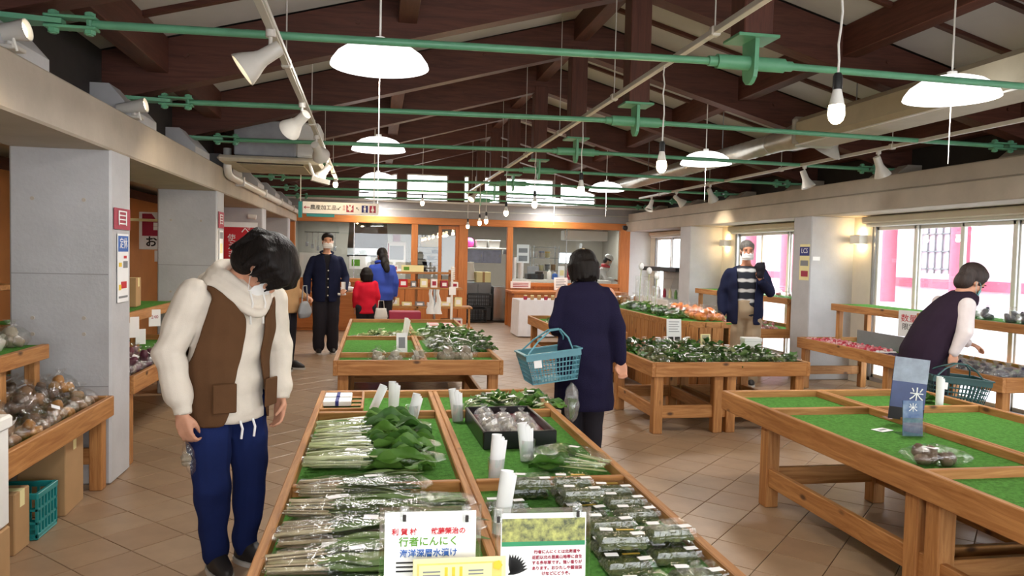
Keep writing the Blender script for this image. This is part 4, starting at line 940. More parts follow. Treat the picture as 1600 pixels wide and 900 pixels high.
bin_table('large mostly empty green bin table at right front', 2.315, 3.81, 0.9, 4.74, cols=(3.03,), rows=(2.85, 4.16), legs_y=(0.1, 1.86, 1.99, 3.28), legs_x=(0.0, 0.80, 1.41))
bin_table('bin table of leafy vegetable bags in front of the older man', 2.31, 3.78, 6.04, 7.22, z=0.62, legs_y=(0.03, 1.04), legs_x=(0.0, 0.62, 0.74, 1.385))
bin_table('narrow bin table standing behind the woman in navy', 2.21, 2.95, 8.55, 10.9, z=0.62, cols=(), rows=(9.7,), legs_y=(0.04, 2.2))
# rounded plank-sided counter
rc = thing('plank_counter', 'raised round-cornered counter with vertical plank sides', 'counter', (0, 0, 0))
X0, X1, Y0, Y1, ZT, rr = 3.10, 3.68, 7.36, 10.6, 0.85, 0.40
per = [(X0, Y1)] + [(X0, Y0 + rr)] + [(X0 + rr - rr * math.cos(a), Y0 + rr - rr * math.sin(a)) for a in [PI / 2 * k / 6 for k in range(1, 7)]] + [(X1, Y0), (X1, Y1)]
MB().prism(per[::-1] if False else per, ZT - 0.022, ZT - 0.008).build('turf_mat', 'turf', rc)
cx, cy = 3.76, 9.0
def along(per, s):
    for p, q in zip(per, per[1:]):
        L = math.hypot(q[0] - p[0], q[1] - p[1])
        if s <= L: return (p[0] + (q[0] - p[0]) * s / L, p[1] + (q[1] - p[1]) * s / L), math.atan2(q[1] - p[1], q[0] - p[0])
        s -= L
    return per[-1], 0
tot = sum(math.hypot(q[0] - p[0], q[1] - p[1]) for p, q in zip(per, per[1:-1])); s = 0.06
k = 0
while s < tot - 0.05:
    (x, y), a = along(per, s)
    MB().cb2(-0.062, 0.062, -0.011, 0.011, 0.02, ZT - 0.055, 0.004, T(x, y, 0, a)).build('plank', 'pine_z', rc); s += 0.132; k += 1
s = 0.0
while s < tot - 0.1:
    (x, y), a = along(per, s); (x2, y2), _ = along(per, s + 0.16)
    MB().bar((x, y, ZT - 0.03), (x2, y2, ZT - 0.03), 0.034, 0.062).build('edge_board', 'pine_x', rc); s += 0.16
MB().cb2(X1 - 0.02, X1, Y0 + 0.02, Y1, 0.02, ZT - 0.03).build('end_panel', 'pine_y', rc)
# two-tier stands along the walls
def tier_stand(label, x0, x1, y0, y1, z1, z2, xu0, xu1, side, yu=None, legs=None, inner=True):
    """lower bin x0..x1 at z1, upper shelf xu0..xu1 at z2; side -1 = left wall, +1 = right wall"""
    t = thing('tiered_stand', label, 'stand', (0, 0, 0)); b = 0.034; ap = 0.125
    f = x1 if side < 0 else x0
    MB().cb2(min(f, f - b * -side * -1), max(f, f - b * -side * -1), y0, y1, z1 - ap, z1).build('rim_board', 'pine_y', t) if False else None
    MB().cb2(x0, x0 + b, y0, y1, z1 - ap, z1).build('rim_board', 'pine_y', t); MB().cb2(x1 - b, x1, y0, y1, z1 - ap, z1).build('rim_board', 'pine_y', t)
    MB().cb2(x0 + b, x1 - b, y0, y0 + b, z1 - ap, z1).build('rim_board', 'pine_x', t); MB().cb2(x0 + b, x1 - b, y1 - b, y1, z1 - ap, z1).build('rim_board', 'pine_x', t)
    MB().b2(x0 + b, x1 - b, y0 + b, y1 - b, z1 - 0.07, z1 - 0.05).build('turf_mat', 'turf', t)
    yu = yu or (y0, y1)
    MB().cb2(xu0, xu1, yu[0], yu[1], z2 - 0.045, z2, 0.004).build('upper_shelf', 'pine_y', t)
    MB().b2(xu0 + 0.02, xu1 - 0.02, yu[0] + 0.02, yu[1] - 0.02, z2, z2 + 0.008).build('upper_turf', 'turf', t)
    fu = xu1 if side < 0 else xu0
    MB().cb2(fu - 0.02, fu + 0.02, yu[0], yu[1], z2 - 0.07, z2 + 0.012).build('upper_edge', 'pine_y', t)
    L = 0.075
    for y in (legs or (y0 + 0.03, y1 - 0.03 - L)):
        for x in (x0 + b + 0.002, x1 - L - b - 0.002): MB().cb2(x, x + L, y, y + L, 0, z1 - 0.075, 0.005).build('leg', 'pine_z', t)
    for y in (yu[0] + 0.02, (yu[0] + yu[1]) / 2, yu[1] - 0.02 - L):
        for x in (xu0 + 0.03, xu1 - L): MB().cb2(x, x + L * 0.8, y, y + L * 0.8, z1 - 0.05, z2 - 0.045, 0.005).build('upright', 'pine_z', t)
    MB().cb2(x0 + 0.1, x1 - 0.1, y1 - 0.09, y1 - 0.06, 0.16, 0.26).build('stretcher', 'pine_x', t); MB().cb2(x0 + 0.1, x1 - 0.1, y0 + 0.06, y0 + 0.09, 0.16, 0.26).build('stretcher', 'pine_x', t)
    return t
tier_stand('two-tier wooden stand heaped with potato bags at left front', -2.56, -1.60, 3.62, 5.03, 0.57, 0.92, -2.56, -1.86, -1, yu=(3.72, 4.70))
tier_stand('two-tier wooden stand behind the nearest left pillar', -2.6, -1.61, 5.46, 8.1, 0.62, 0.95, -2.6, -1.98, -1, yu=(5.6, 8.1))
tier_stand('two-tier wooden stand under the nearest right window', 5.0, 5.9, 5.26, 8.30, 0.60, 1.00, 5.42, 5.9, 1, yu=(5.26, 8.25), legs=(5.29, 6.7, 8.18))
tier_stand('two-tier wooden stand under the window behind the older man', 5.0, 5.9, 9.25, 12.2, 0.60, 1.00, 5.42, 5.9, 1, legs=(9.3, 12.08))
# ---- left: boxes under and beside
def carton(label, loc, sx, sy, sz, rz=0, m='card', mark=None):
    t = thing('cardboard_box', label, 'box', loc, rz)
    MB().cb2(-sx / 2, sx / 2, -sy / 2, sy / 2, 0, sz, 0.005).build('body', m, t); MB().b2(-sx / 2 - 0.001, sx / 2 + 0.001, -0.025, 0.025, sz - 0.08, sz + 0.001).build('tape', 'cream_paper', t)
    MB().bar((-sx / 2, -sy * 0.25, sz), (-sx / 2 + 0.06, -sy * 0.25, sz + 0.004), sy * 0.45, 0.004).build('flap', m, t)
    if mark: text(mark, min(sx, sz) * 0.22, 'black_print', t, facing(0, -sy / 2 - 0.002, sz * 0.72))
    return t
carton('tall plain cardboard box beneath the potato stand', (-1.80, 4.62, 0), 0.24, 0.30, 0.42, 0.05)
carton('narrow open cardboard box at the near end under the potato stand', (-1.82, 4.0, 0), 0.26, 0.16, 0.30, 0.0)
crate('teal plastic crate lying beneath the potato stand', (-1.80, 4.24, 0.0), 0.26, 0.24, 0.24, 'teal', group=None)
t = thing('foam_box', 'white foam box standing at the left picture edge', 'box', (-1.66, 3.44, 0.0)); MB().cb2(-0.26, 0.10, -0.2, 0.14, 0, 0.27, 0.006).build('carton_below', 'card', t); MB().cb2(-0.26, 0.10, -0.2, 0.14, 0.272, 0.74, 0.015).build('body', 'foam', t); MB().cb2(-0.27, 0.11, -0.21, 0.15, 0.70, 0.76, 0.01).build('lid_rim', 'foam', t); MB().b2(0.1005, 0.102, -0.1, 0.02, 0.30, 0.33).build('stamp', 'grey', t)
carton('upright cardboard box on the upper shelf below the yen sign', (-2.25, 7.3, 0.96), 0.26, 0.22, 0.26, 0.1, mark='(Y)')
t = tub('stacked_baskets', 'stack of teal plastic baskets on the upper left shelf', 'basket', -2.30, -2.03, 6.55, 0.16, 0.96, 1.14, 'teal')
b = MB()
for i in range(5): b.cb2(-0.137, 0.137, -0.165, 0.165, 0.02 + i * 0.032, 0.034 + i * 0.032)
b.build('stacked_rims', 'basket_blue', t)['kind'] = 'stuff'
# plank crates under the second left stand
for i, (y, lb) in enumerate(((6.2, 'nearer'), (7.0, 'farther'))):
    t = thing('slatted_crate', '%s slatted wooden crate on the second left stand' % lb, 'crate', (-2.28, y, 0.58)); 
    for z in (0.03, 0.12, 0.21): MB().cb2(-0.2, 0.2, -0.15, -0.135, z, z + 0.07).build('slat', 'pine_x', t); MB().cb2(0.185, 0.2, -0.135, 0.15, z, z + 0.07).build('slat', 'pine_y', t)
    MB().cb2(-0.2, 0.185, -0.135, 0.15, 0.0, 0.03).build('bottom', 'pine_x', t)
def hang_card(label, loc, w, h, rz, body=None, m='crimson'):
    t = thing('price_card', label, 'card', loc, rz, group='hanging price cards'); MB().cb2(-w / 2, w / 2, -0.002, 0.002, -h, 0, 0.001).build('card', 'paper', t)
    if body: text(body, w * 0.42, m, t, facing(0, -0.0035, -h * 0.45))
    return t
hang_card('left white price card hanging from the upper left shelf', (-1.94, 6.55, 0.93), 0.09, 0.17, R(35))
hang_card('right white price card with dark digits on the upper left shelf', (-1.94, 7.15, 0.945), 0.10, 0.15, R(35), '240', 'crimson')
hang_card('small white card on the slatted crates', (-1.97, 6.85, 0.80), 0.08, 0.13, R(30))

# ---- posters on the pillars and the register signs
def poster(label, M, w, h, base, bits, cat='poster'):
    t = thing('poster', label, cat, M=M); MB().b2(-w / 2, w / 2, -0.003, 0, -h / 2, h / 2).build('sheet', base, t)
    for (x0, x1, z0, z1, m) in bits: MB().b2(x0 * w - w / 2, x1 * w - w / 2, -0.005, -0.003, z0 * h - h / 2, z1 * h - h / 2).build('print_block', m, t)
    return t
FX = lambda x, y, z: T(x, y, z, R(90))        # faces +x (on the left wall)
p = poster('red notice at the top of the nearest left pillar', FX(-1.619, 5.235, 1.675), 0.31, 0.135 * 1.0, 'crimson', []); 
text('目', 0.11, 'paper', p, T(0, -0.006, 0) @ FRONT, squeeze=2.1)
p = poster('blue and white information strip below the red notice', FX(-1.619, 5.25, 1.36), 0.21, 0.44, 'paper', [(0.05, 0.95, 0.74, 0.97, 'blue'), (0.1, 0.35, 0.52, 0.58, 'yellow_print'), (0.5, 0.9, 0.5, 0.6, 'grey'), (0.55, 0.8, 0.64, 0.68, 'red'), (0.3, 0.8, 0.2, 0.3, 'red'), (0.1, 0.3, 0.18, 0.26, 'yellow_print'), (0.1, 0.9, 0.06, 0.09, 'grey')])
text('定休', 0.075, 'paper', p, T(0, -0.0065, 0.155) @ FRONT)
p = poster('small red notice at the top of the second left pillar', FX(-1.619, 8.37, 1.80), 0.28, 0.17, 'crimson', []); text('目', 0.12, 'paper', p, T(0, -0.006, 0) @ FRONT, squeeze=1.8)
p = poster('pale strip below the notice on the second left pillar', FX(-1.619, 8.37, 1.52), 0.18, 0.34, 'paper', [(0.1, 0.9, 0.75, 0.95, 'grey'), (0.2, 0.8, 0.3, 0.6, 'cream_paper')])
yen = thing('register_sign', 'white sign with dark red yen symbol and black script', 'sign', (-2.48, 9.5, 1.69))
MB().cb2(-0.27, 0.27, -0.01, 0.01, -0.22, 0.22, 0.004).build('board', 'paper', yen); MB().cb2(-0.235, 0.235, -0.013, -0.009, -0.06, 0.20, 0.002).build('red_panel', 'crimson', yen)
text('¥', 0.31, 'paper', yen, facing(0, -0.0145, 0.065), bold=0.012, squeeze=1.25); text('お会計', 0.135, 'black_print', yen, facing(0, -0.0125, -0.135), bold=0.003)
MB().cb2(-0.1, 0.27, -0.008, -0.002, -0.36, -0.23, 0.002).build('lower_card', 'paper', yen); b = MB(); b.b2(-0.06, 0.1, -0.0095, -0.008, -0.28, -0.265).b2(-0.06, 0.22, -0.0095, -0.008, -0.315, -0.305); b.build('small_print', 'grey', yen)['kind'] = 'stuff'
MB().cyl((0, 0.012, -0.4), (0, 0.012, 0.72), 0.012, n=8).build('hanger', 'grey', yen)
t = thing('bamboo_pole', 'thin yellow pole hung across the second left bay', 'pole', (0, 0, 0)); MB().cyl((-3.5, 8.9, 1.80), (-1.7, 8.9, 1.79), 0.016, n=10).build('pole', 'cream_paper', t, True); MB().cyl((-2.2, 8.9, 1.79), (-2.2, 8.9, 2.42), 0.004, n=5).build('cord', 'grey', t); MB().cyl((-3.3, 8.9, 1.8), (-3.3, 8.9, 2.42), 0.004, n=5).build('cord', 'grey', t)
rb = thing('red_banner', 'red banner with white script behind the young man', 'banner', (-1.85, 10.9, 1.56)); MB().b2(-0.22, 0.22, -0.004, 0.004, -0.34, 0.28).build('cloth', 'red', rb); MB().b2(-0.22, 0.22, -0.007, 0.006, 0.24, 0.31).build('header', 'paper', rb)
text('ペ\nイ\nペ\nイ', 0.15, 'paper', rb, facing(0.07, -0.006, -0.04), squeeze=0.9); text('使\nえ\nま\nす', 0.11, 'paper', rb, facing(-0.12, -0.006, -0.08))
MB().cyl((-0.24, 0, -1.56), (-0.24, 0, 0.32), 0.012, n=8).build('pole', 'white_metal', rb); MB().cyl((-0.24, 0, 0.3), (0.22, 0, 0.3), 0.008, n=6).build('arm', 'white_metal', rb)
MB().cb2(-0.36, -0.12, -0.12, 0.12, -1.56, -1.54).build('base', 'grey', rb)
p = poster('grey printed sheet on the far left pillar', T(-1.80, 11.325, 1.62), 0.3, 0.34, 'paper', [(0.1, 0.9, 0.55, 0.9, 'grey'), (0.1, 0.7, 0.2, 0.4, 'grey')])
t = thing('wall_camera', 'small white camera on the far left pillar', 'camera', (-1.75, 11.32, 1.98)); MB().cyl((0, 0, 0), (0, -0.06, 0), 0.02, n=10).build('arm', 'white_metal', t, True); MB().cyl((-0.06, -0.08, -0.01), (0.05, -0.08, -0.02), 0.035, n=12).build('body', 'white_metal', t, True)
p = poster('blue and white notice on the nearest right pillar', T(5.401, 8.86, 1.50, R(-90)), 0.22, 0.46, 'cream_paper', [(0, 1, 0.68, 0.93, 'navy_print'), (0.2, 0.9, 0.1, 0.26, 'crimson'), (0.1, 0.9, 0.4, 0.55, 'grey')])
text('LCS', 0.09, 'paper', p, T(0, -0.0065, 0.145) @ FRONT)
p = poster('white taped sheet on the side of the nearest right pillar', T(5.48, 8.727, 1.55), 0.10, 0.05, 'paper', [])
# exterior seen through the windows
ex = MB().b2(6.2, 60, -30, 60, -0.4, -0.15).build('ground_outside', mat('pale_ground', rgb(205, 200, 205), 0.9, var=0.05)); struct(ex)
MT['pinkwood'] = mat('vermilion_wood', rgb(178, 92, 114), 0.6, var=0.08); MT['pinkwall'] = mat('pale_wall', rgb(236, 214, 226), 0.8, var=0.04)
hall = thing('vermilion_building', 'vermilion post and beam building outside the windows', 'building', (13.0, 0, 0))
MB().b2(0.3, 4.0, 4, 30, -0.2, 4.5).build('wall', 'pinkwall', hall); MB().cb2(-1.1, 4.6, 3, 31, 4.5, 4.9).build('roof', 'dark', hall); MB().cb2(-0.6, 4.0, 3.5, 30.5, -0.2, 0.55).build('plinth', 'white_wall', hall)
for y in (5.2, 7.6, 10.0, 12.4, 14.8, 17.2, 19.6, 22.0, 24.4): MB().cyl((-0.2, y, 0.5), (-0.2, y, 4.5), 0.2, n=12).build('column', 'pinkwood', hall, True)
for z in (0.95, 3.0): MB().cb2(0.2, 0.32, 4, 30, z, z + 0.22).build('beam', 'pinkwood', hall)
for y in (6.4, 11.2, 16.0, 20.8):
    w = MB()
    for k in range(6): w.b2(0.24, 0.28, y - 0.6 + k * 0.24, y - 0.57 + k * 0.24, 1.3, 2.8)
    for k in range(4): w.b2(0.24, 0.28, y - 0.6, y + 0.63, 1.4 + k * 0.42, 1.43 + k * 0.42)
    w.build('lattice_window', 'grey', hall)['kind'] = 'stuff'
# ================================================================== PRODUCE
def rmat(name, cols, rough=0.5, spec=0.4, scale=25.0, var=0.25, bump=0.2):
    """colour picked per object, mottled"""
    m, nt, out = _new(name)
    p = _n(nt, 'ShaderNodeBsdfPrincipled'); p.inputs['Roughness'].default_value = rough; p.inputs['Specular IOR Level'].default_value = spec
    oi = _n(nt, 'ShaderNodeObjectInfo'); cr = _n(nt, 'ShaderNodeValToRGB'); el = cr.color_ramp.elements
    while len(el) < len(cols): el.new(0.5)
    for i, c in enumerate(cols): el[i].position = i / max(1, len(cols) - 1); el[i].color = c
    nt.links.new(oi.outputs['Random'], cr.inputs[0])
    tc = _n(nt, 'ShaderNodeTexCoord'); no = _n(nt, 'ShaderNodeTexNoise', Scale=scale, Detail=4.0); nt.links.new(tc.outputs['Object'], no.inputs['Vector'])
    mr = _n(nt, 'ShaderNodeMapRange'); mr.inputs['To Min'].default_value = 1 - var; mr.inputs['To Max'].default_value = 1 + var; nt.links.new(no.outputs['Fac'], mr.inputs['Value'])
    hs = _n(nt, 'ShaderNodeHueSaturation'); nt.links.new(cr.outputs[0], hs.inputs['Color']); nt.links.new(mr.outputs[0], hs.inputs['Value']); nt.links.new(hs.outputs[0], p.inputs['Base Color'])
    if bump:
        bp = _n(nt, 'ShaderNodeBump', Strength=bump, Distance=0.01); nt.links.new(no.outputs['Fac'], bp.inputs['Height']); nt.links.new(bp.outputs[0], p.inputs['Normal'])
    nt.links.new(p.outputs[0], out.inputs[0]); return m
MT['leaf'] = rmat('leaf_green', [rgb(52, 92, 30), rgb(76, 118, 42), rgb(94, 134, 54), rgb(60, 100, 40)])
MT['leaf_olive'] = rmat('leaf_olive', [rgb(94, 118, 62), rgb(118, 140, 78), rgb(84, 110, 54), rgb(134, 146, 96)])
MT['stem'] = rmat('pale_stem', [rgb(176, 188, 130), rgb(206, 210, 170), rgb(160, 172, 104)])
MT['stem_brown'] = rmat('brownish_stem', [rgb(170, 150, 120), rgb(196, 182, 150), rgb(150, 140, 104)])
MT['potato'] = rmat('potato_skin', [rgb(150, 116, 84), rgb(172, 138, 100), rgb(128, 100, 78), rgb(160, 120, 84)], 0.7)
MT['onion'] = rmat('onion_skin', [rgb(176, 120, 60), rgb(190, 140, 80), rgb(160, 110, 50)], 0.45)
MT['taro'] = rmat('taro_skin', [rgb(92, 74, 62), rgb(112, 92, 76), rgb(80, 70, 66)], 0.8)
MT['purple'] = rmat('purple_skin', [rgb(84, 34, 54), rgb(70, 30, 44), rgb(104, 46, 60)], 0.5)
MT['eggplant'] = rmat('dark_aubergine', [rgb(40, 32, 58), rgb(52, 44, 72), rgb(34, 30, 44)], 0.25)
MT['radish'] = rmat('radish_red', [rgb(190, 50, 70), rgb(206, 96, 110), rgb(224, 190, 190)], 0.4)
MT['orange_fruit'] = rmat('orange_peel', [rgb(232, 120, 40), rgb(240, 146, 70), rgb(226, 130, 80)], 0.45)
MT['mushroom'] = rmat('mushroom', [rgb(170, 160, 140), rgb(140, 124, 104), rgb(196, 190, 176)], 0.7)
MT['seaweed'] = mat('dark_greens', rgb(38, 54, 22), 0.4, scale=60, col2=rgb(98, 104, 52), bump=0.9, bscale=120, detail=8)
MT['tray_black'] = mat('black_tray', rgb(20, 20, 22), 0.3)
MT['tray_red'] = mat('dark_red_liner', rgb(104, 22, 34), 0.4)

def two_mat(name, a, ma, b, mb):
    me = bpy.data.meshes.new(name); o = len(a.v)
    me.from_pydata(a.v + b.v, [], a.f + [tuple(i + o for i in f) for f in b.f]); me.update()
    me.materials.append(MT[ma]); me.materials.append(MT[mb])
    me.polygons.foreach_set('material_index', [0] * len(a.f) + [1] * len(b.f)); me.polygons.foreach_set('use_smooth', [True] * len(me.polygons))
    return me
def blade(L, W, x0, r, cup=0.25, wave=0.15, drop=0.0, nu=4, nv=7, tip=1.0):
    """leaf blade along +x from x0"""
    ph = r.uniform(0, 6)
    def fn(u, v):
        s = u * 2 - 1; prof = (math.sin(PI * min(1, v * 0.96 + 0.03)) ** 0.7) * (1 - 0.25 * v * tip); y = s * W / 2 * prof
        z = abs(s) ** 1.5 * W * cup * prof + W * wave * 0.5 * math.sin(ph + v * 9 + s * 3) * abs(s) - drop * v * v
        return (x0 + v * L, y, z)
    return MB().grid(fn, nu, nv)
def stalk(L, r0, r1, bend, n=5): return MB().tube([(L * k / 4, 0, bend * math.sin(PI * k / 8)) for k in range(5)], [r0 + (r1 - r0) * k / 4 for k in range(5)], n, flat=0.6)
def leaf_set(n, kind, seed):
    out = []; r = random.Random(seed)
    for i in range(n):
        if kind == 'broad': out.append(two_mat('leaf', stalk(0.28, 0.008, 0.004, 0.01), 'stem', blade(r.uniform(0.18, 0.25), r.uniform(0.06, 0.095), 0.25, r, 0.45, 0.6, 0.0, 6, 10, 0.6), 'leaf'))
        elif kind == 'strap': out.append(two_mat('leaf', stalk(0.16, 0.006, 0.006, 0.0), 'stem_brown', blade(r.uniform(0.26, 0.36), r.uniform(0.022, 0.045), 0.15, r, 0.3, 0.3, 0.01, 2, 9), 'leaf_olive'))
        else: out.append(two_mat('leaf', stalk(0.08, 0.005, 0.003, 0.01), 'stem', blade(r.uniform(0.10, 0.15), r.uniform(0.05, 0.09), 0.07, r, 0.35, 0.5, 0.0, 4, 6, 0.6), 'leaf'))
    return out
LEAF = {k: leaf_set(6, k, i + 2) for i, k in enumerate(('broad', 'strap', 'small'))}
def film_mesh(L, W, H, seed, m='bag', neck=0.0, nu=18, nv=14, rag=1.0):
    r = random.Random(seed); a = [r.uniform(0, 6) for _ in range(6)]
    def fn(u, v):
        t = v; e = max(0.02, math.sin(PI * min(max(t, 0.0), 1.0)) ** 0.45)
        hw = W / 2 * (0.55 + 0.45 * e) * (1 - neck * max(0, t - 0.7) / 0.3); hh = H / 2 * e
        c, s = math.cos(u * 2 * PI), math.sin(u * 2 * PI); c = math.copysign(abs(c) ** 0.8, c); s = math.copysign(abs(s) ** 0.8, s)
        n = 1 + rag * 0.10 * (math.sin(a[0] + u * 25 + v * 7) + math.sin(a[1] + v * 19 - u * 12)) * 0.6
        return (L * t + rag * 0.008 * math.sin(a[2] + u * 13), c * hw * n, H / 2 + s * hh * n)
    return MB().grid(fn, nu, nv, True).mesh('bag', m, 'all')
FILM = {}
def film(L, W, H, k=0, m='bag', neck=0.0):
    key = (round(L, 2), round(W, 2), round(H, 2), k % 3, m, neck)
    if key not in FILM: FILM[key] = film_mesh(L, W, H, hash(key[:4]) % 999, m, neck)
    return FILM[key]
STICK = MB().cbox((0, 0, 0), (0.045, 0.03, 0.001), 0.0004).mesh('price_label', 'paper')
def greens_bag(label, loc, rz, kind, L=0.46, W=0.14, H=0.055, n=9, seed=0, group=None, sticker=True, m='bag', spread=0.5, name='bag_of_greens', bag=True):
    r = random.Random(seed); t = thing(name, label, 'vegetable', loc, rz, group)
    for i in range(n):
        o = obj('leaf', r.choice(LEAF[kind]), t); sc = L / {'broad': 0.50, 'strap': 0.46, 'small': 0.20}[kind] * r.uniform(0.82, 1.0)
        o.location = (r.uniform(0, 0.02), (i / max(1, n - 1) - 0.5) * W * 0.5, 0.008 + H * 0.7 * r.random()); o.scale = (sc, sc * r.uniform(0.8, 1.1), sc * r.uniform(0.7, 1.1))
        o.rotation_euler = (r.uniform(-0.7, 0.7), r.uniform(-0.05, 0.05), (i / max(1, n - 1) - 0.5) * spread + r.uniform(-0.08, 0.08))
    if bag: obj('bag', film(L * 1.02, W * 1.05, H * 1.1, seed, m), t)
    if sticker:
        o = obj('price_label', STICK, t); o.location = (L * r.uniform(0.3, 0.6), r.uniform(-0.02, 0.02), H * 1.12); o.rotation_euler = (r.uniform(-0.1, 0.1), 0, r.uniform(-0.5, 0.5))
    return t
def heap_greens(label, loc, rz, L=0.26, W=0.18, H=0.09, n=26, seed=0, group=None, m='bag', col='leaf', name='bag_of_greens', sticker=True):
    """smaller far bag: leaves joined into one part"""
    r = random.Random(seed); t = thing(name, label, 'vegetable', loc, rz, group); b = MB()
    for i in range(n):
        q = blade(r.uniform(0.07, 0.12), r.uniform(0.035, 0.06), 0, r, 0.35, 0.5, 0.0, 3, 4, 0.5)
        M = Matrix.Translation((L * r.uniform(0.08, 0.75), W * r.uniform(-0.38, 0.38), H * r.uniform(0.05, 0.75))) @ Euler((r.uniform(-1, 1), r.uniform(-0.6, 0.5), r.uniform(-1.2, 1.2))).to_matrix().to_4x4()
        b.add(q.v, q.f, M)
    b.build('leaves', col, t, 'all')['kind'] = 'stuff'
    obj('bag', film(L, W, H, seed, m), t)
    if sticker: o = obj('price_label', STICK, t); o.location = (L * 0.5, 0, H * 1.05); o.rotation_euler = (0.1, 0, r.uniform(-1, 1))
    return t
def lump(seed, rx, ry, rz):
    r = random.Random(seed); a = [r.uniform(0, 6) for _ in range(4)]
    return MB().ell((0, 0, 0), (rx, ry, rz), 12, 8, fn=lambda v: tuple(c * (1 + 0.09 * math.sin(a[0] + 4 * v[0]) + 0.07 * math.sin(a[1] + 5 * v[1] + 3 * v[2])) for c in v))
LUMPS = {}
def lumps(kind, m):
    if m not in LUMPS: LUMPS[m] = [lump(i, *kind).mesh(m, m, 'all') for i in range(3)]
    return LUMPS[m]
def round_bag(label, loc, kind, m, n=7, s=1.0, seed=0, group=None, rz=None, name='bag_of_potatoes', part='potato', film_m='bag', size=(0.034, 0.03, 0.026), tie=True, sticker=True):
    r = random.Random(seed * 13 + 5); t = thing(name, label, 'vegetable', loc, r.uniform(0, 6) if rz is None else rz, group)
    ms = lumps(size, m); R0 = 0.065 * s
    for i in range(n):
        a = 2.4 * i; rad = R0 * 0.75 * math.sqrt((i + 0.4) / n) if n > 1 else 0; lay = 1 if i >= n * 0.68 else 0
        if lay: rad *= 0.45
        o = obj(part, r.choice(ms), t); o.location = (rad * math.cos(a), rad * math.sin(a), size[2] * s * (1.0 + 1.5 * lay)); o.rotation_euler = (r.uniform(0, 3), r.uniform(0, 3), r.uniform(0, 6)); o.scale = (s * r.uniform(0.85, 1.1),) * 3
    key = ('rb', round(s, 2), film_m, seed % 3)
    if key not in FILM:
        q = random.Random(seed); ph = [q.uniform(0, 6) for _ in range(3)]; prof = [(0.0, 0.0), (0.062, 0.002), (0.085, 0.03), (0.080, 0.062), (0.055, 0.088), (0.022, 0.102), (0.012, 0.108), (0.022, 0.120), (0.030, 0.132)]
        b = MB().lathe(prof, 18, caps=False); b.v = [(x * (1 + 0.08 * math.sin(ph[0] + 7 * math.atan2(y, x) + 30 * z)), y * (1 + 0.08 * math.sin(ph[1] + 6 * math.atan2(y, x))), z) for x, y, z in b.v]
        b.v = [(x * s, y * s, z * s) for x, y, z in b.v]; FILM[key] = b.mesh('bag', film_m, 'all')
    obj('bag', FILM[key], t)
    if sticker: o = obj('price_label', STICK, t); o.location = (R0 * 0.5, -R0 * 0.5, 0.095 * s); o.rotation_euler = (0.5, 0.4, r.uniform(0, 3))
    return t
NTH = ['first', 'second', 'third', 'fourth', 'fifth', 'sixth', 'seventh', 'eighth', 'ninth', 'tenth', 'eleventh', 'twelfth', 'thirteenth', 'fourteenth', 'fifteenth', 'sixteenth']
TURF1 = 0.577

# --- near table, left front bin: long stalks laid across
r = random.Random(21)
for i in range(11):
    y = 2.80 - i * 0.115 + r.uniform(-0.015, 0.015); lay = 0.0 if i % 2 else 0.03
    greens_bag('bag of long grey-green stalks, %s from the cross board of the near left bin' % NTH[i], (-0.295 + r.uniform(0, 0.03) , y, TURF1 + lay), r.uniform(-0.10, 0.12), 'strap', L=r.uniform(0.44, 0.52), W=0.17, H=0.06, n=19, seed=100 + i, group='bags of long stalks', spread=0.22)
greens_bag('bag of long stalks pushed towards the divider of the near left bin', (-0.07, 2.62, TURF1 + 0.02), 0.05, 'strap', L=0.42, W=0.12, H=0.05, n=12, seed=140, group='bags of long stalks', spread=0.2)
greens_bag('bag of long stalks lying beside the white acrylic sign', (-0.05, 2.40, TURF1 + 0.03), -0.06, 'strap', L=0.40, W=0.12, H=0.05, n=12, seed=141, group='bags of long stalks', spread=0.2)
# --- near table, left middle bin: broad-leaved greens
for i in range(8):
    y = 3.86 - i * 0.098 + r.uniform(-0.01, 0.01)
    greens_bag('bunch of broad-leaved greens, %s from the far end of the left middle bin' % NTH[i], (-0.295 + r.uniform(0, 0.03), y, TURF1 + (0.03 if i % 2 else 0.0)), r.uniform(-0.10, 0.10), 'broad', L=r.uniform(0.48, 0.58), W=0.15, H=0.065, n=13, seed=200 + i, group='bunches of broad greens', spread=0.35, name='bunch_of_greens')
for i in range(3):
    t = thing('plastic_sleeve', 'empty white plastic sleeve, %s in the left middle bin' % NTH[i], 'sleeve', (-0.29 + 0.02 * i, 3.06 - i * 0.045, TURF1 + 0.006 * i), 0.03 * i)
    MB().grid(lambda u, v: (u * 0.26, (v - 0.5) * 0.06, 0.006 + 0.006 * math.sin(v * PI) + 0.002 * math.sin(u * 20)), 14, 5).build('film', 'bag_dull', t, 'all'); MB().grid(lambda u, v: (u * 0.25, (v - 0.5) * 0.05, 0.004), 6, 2).build('lining', 'paper', t)
# --- near table, right middle bin
bt = thing('lacquer_tray', 'black lacquer tray with dark red lining on the near table', 'tray', (0.68, 3.80, TURF1), 0.03)
for x0, x1, y0, y1 in ((-0.18, 0.18, -0.30, -0.285), (-0.18, 0.18, 0.285, 0.30), (-0.18, -0.165, -0.285, 0.285), (0.165, 0.18, -0.285, 0.285)): MB().cb2(x0, x1, y0, y1, 0, 0.085).build('side', 'tray_black', bt)
MB().cb2(-0.165, 0.165, -0.285, 0.285, 0.03, 0.045).build('lining', 'tray_red', bt)
for i in range(10):
    greens = round_bag('small bag of pale mushrooms, %s in the lacquer tray' % NTH[i], (0.57 + (i % 3) * 0.09 + r.uniform(-0.01, 0.01), 3.59 + (i // 3) * 0.12, TURF1 + 0.047), None, 'mushroom', 4, 0.62, 300 + i, 'bags in the lacquer tray', name='bag_of_mushrooms', part='mushroom', film_m='bag_dull', sticker=i % 3 == 0)
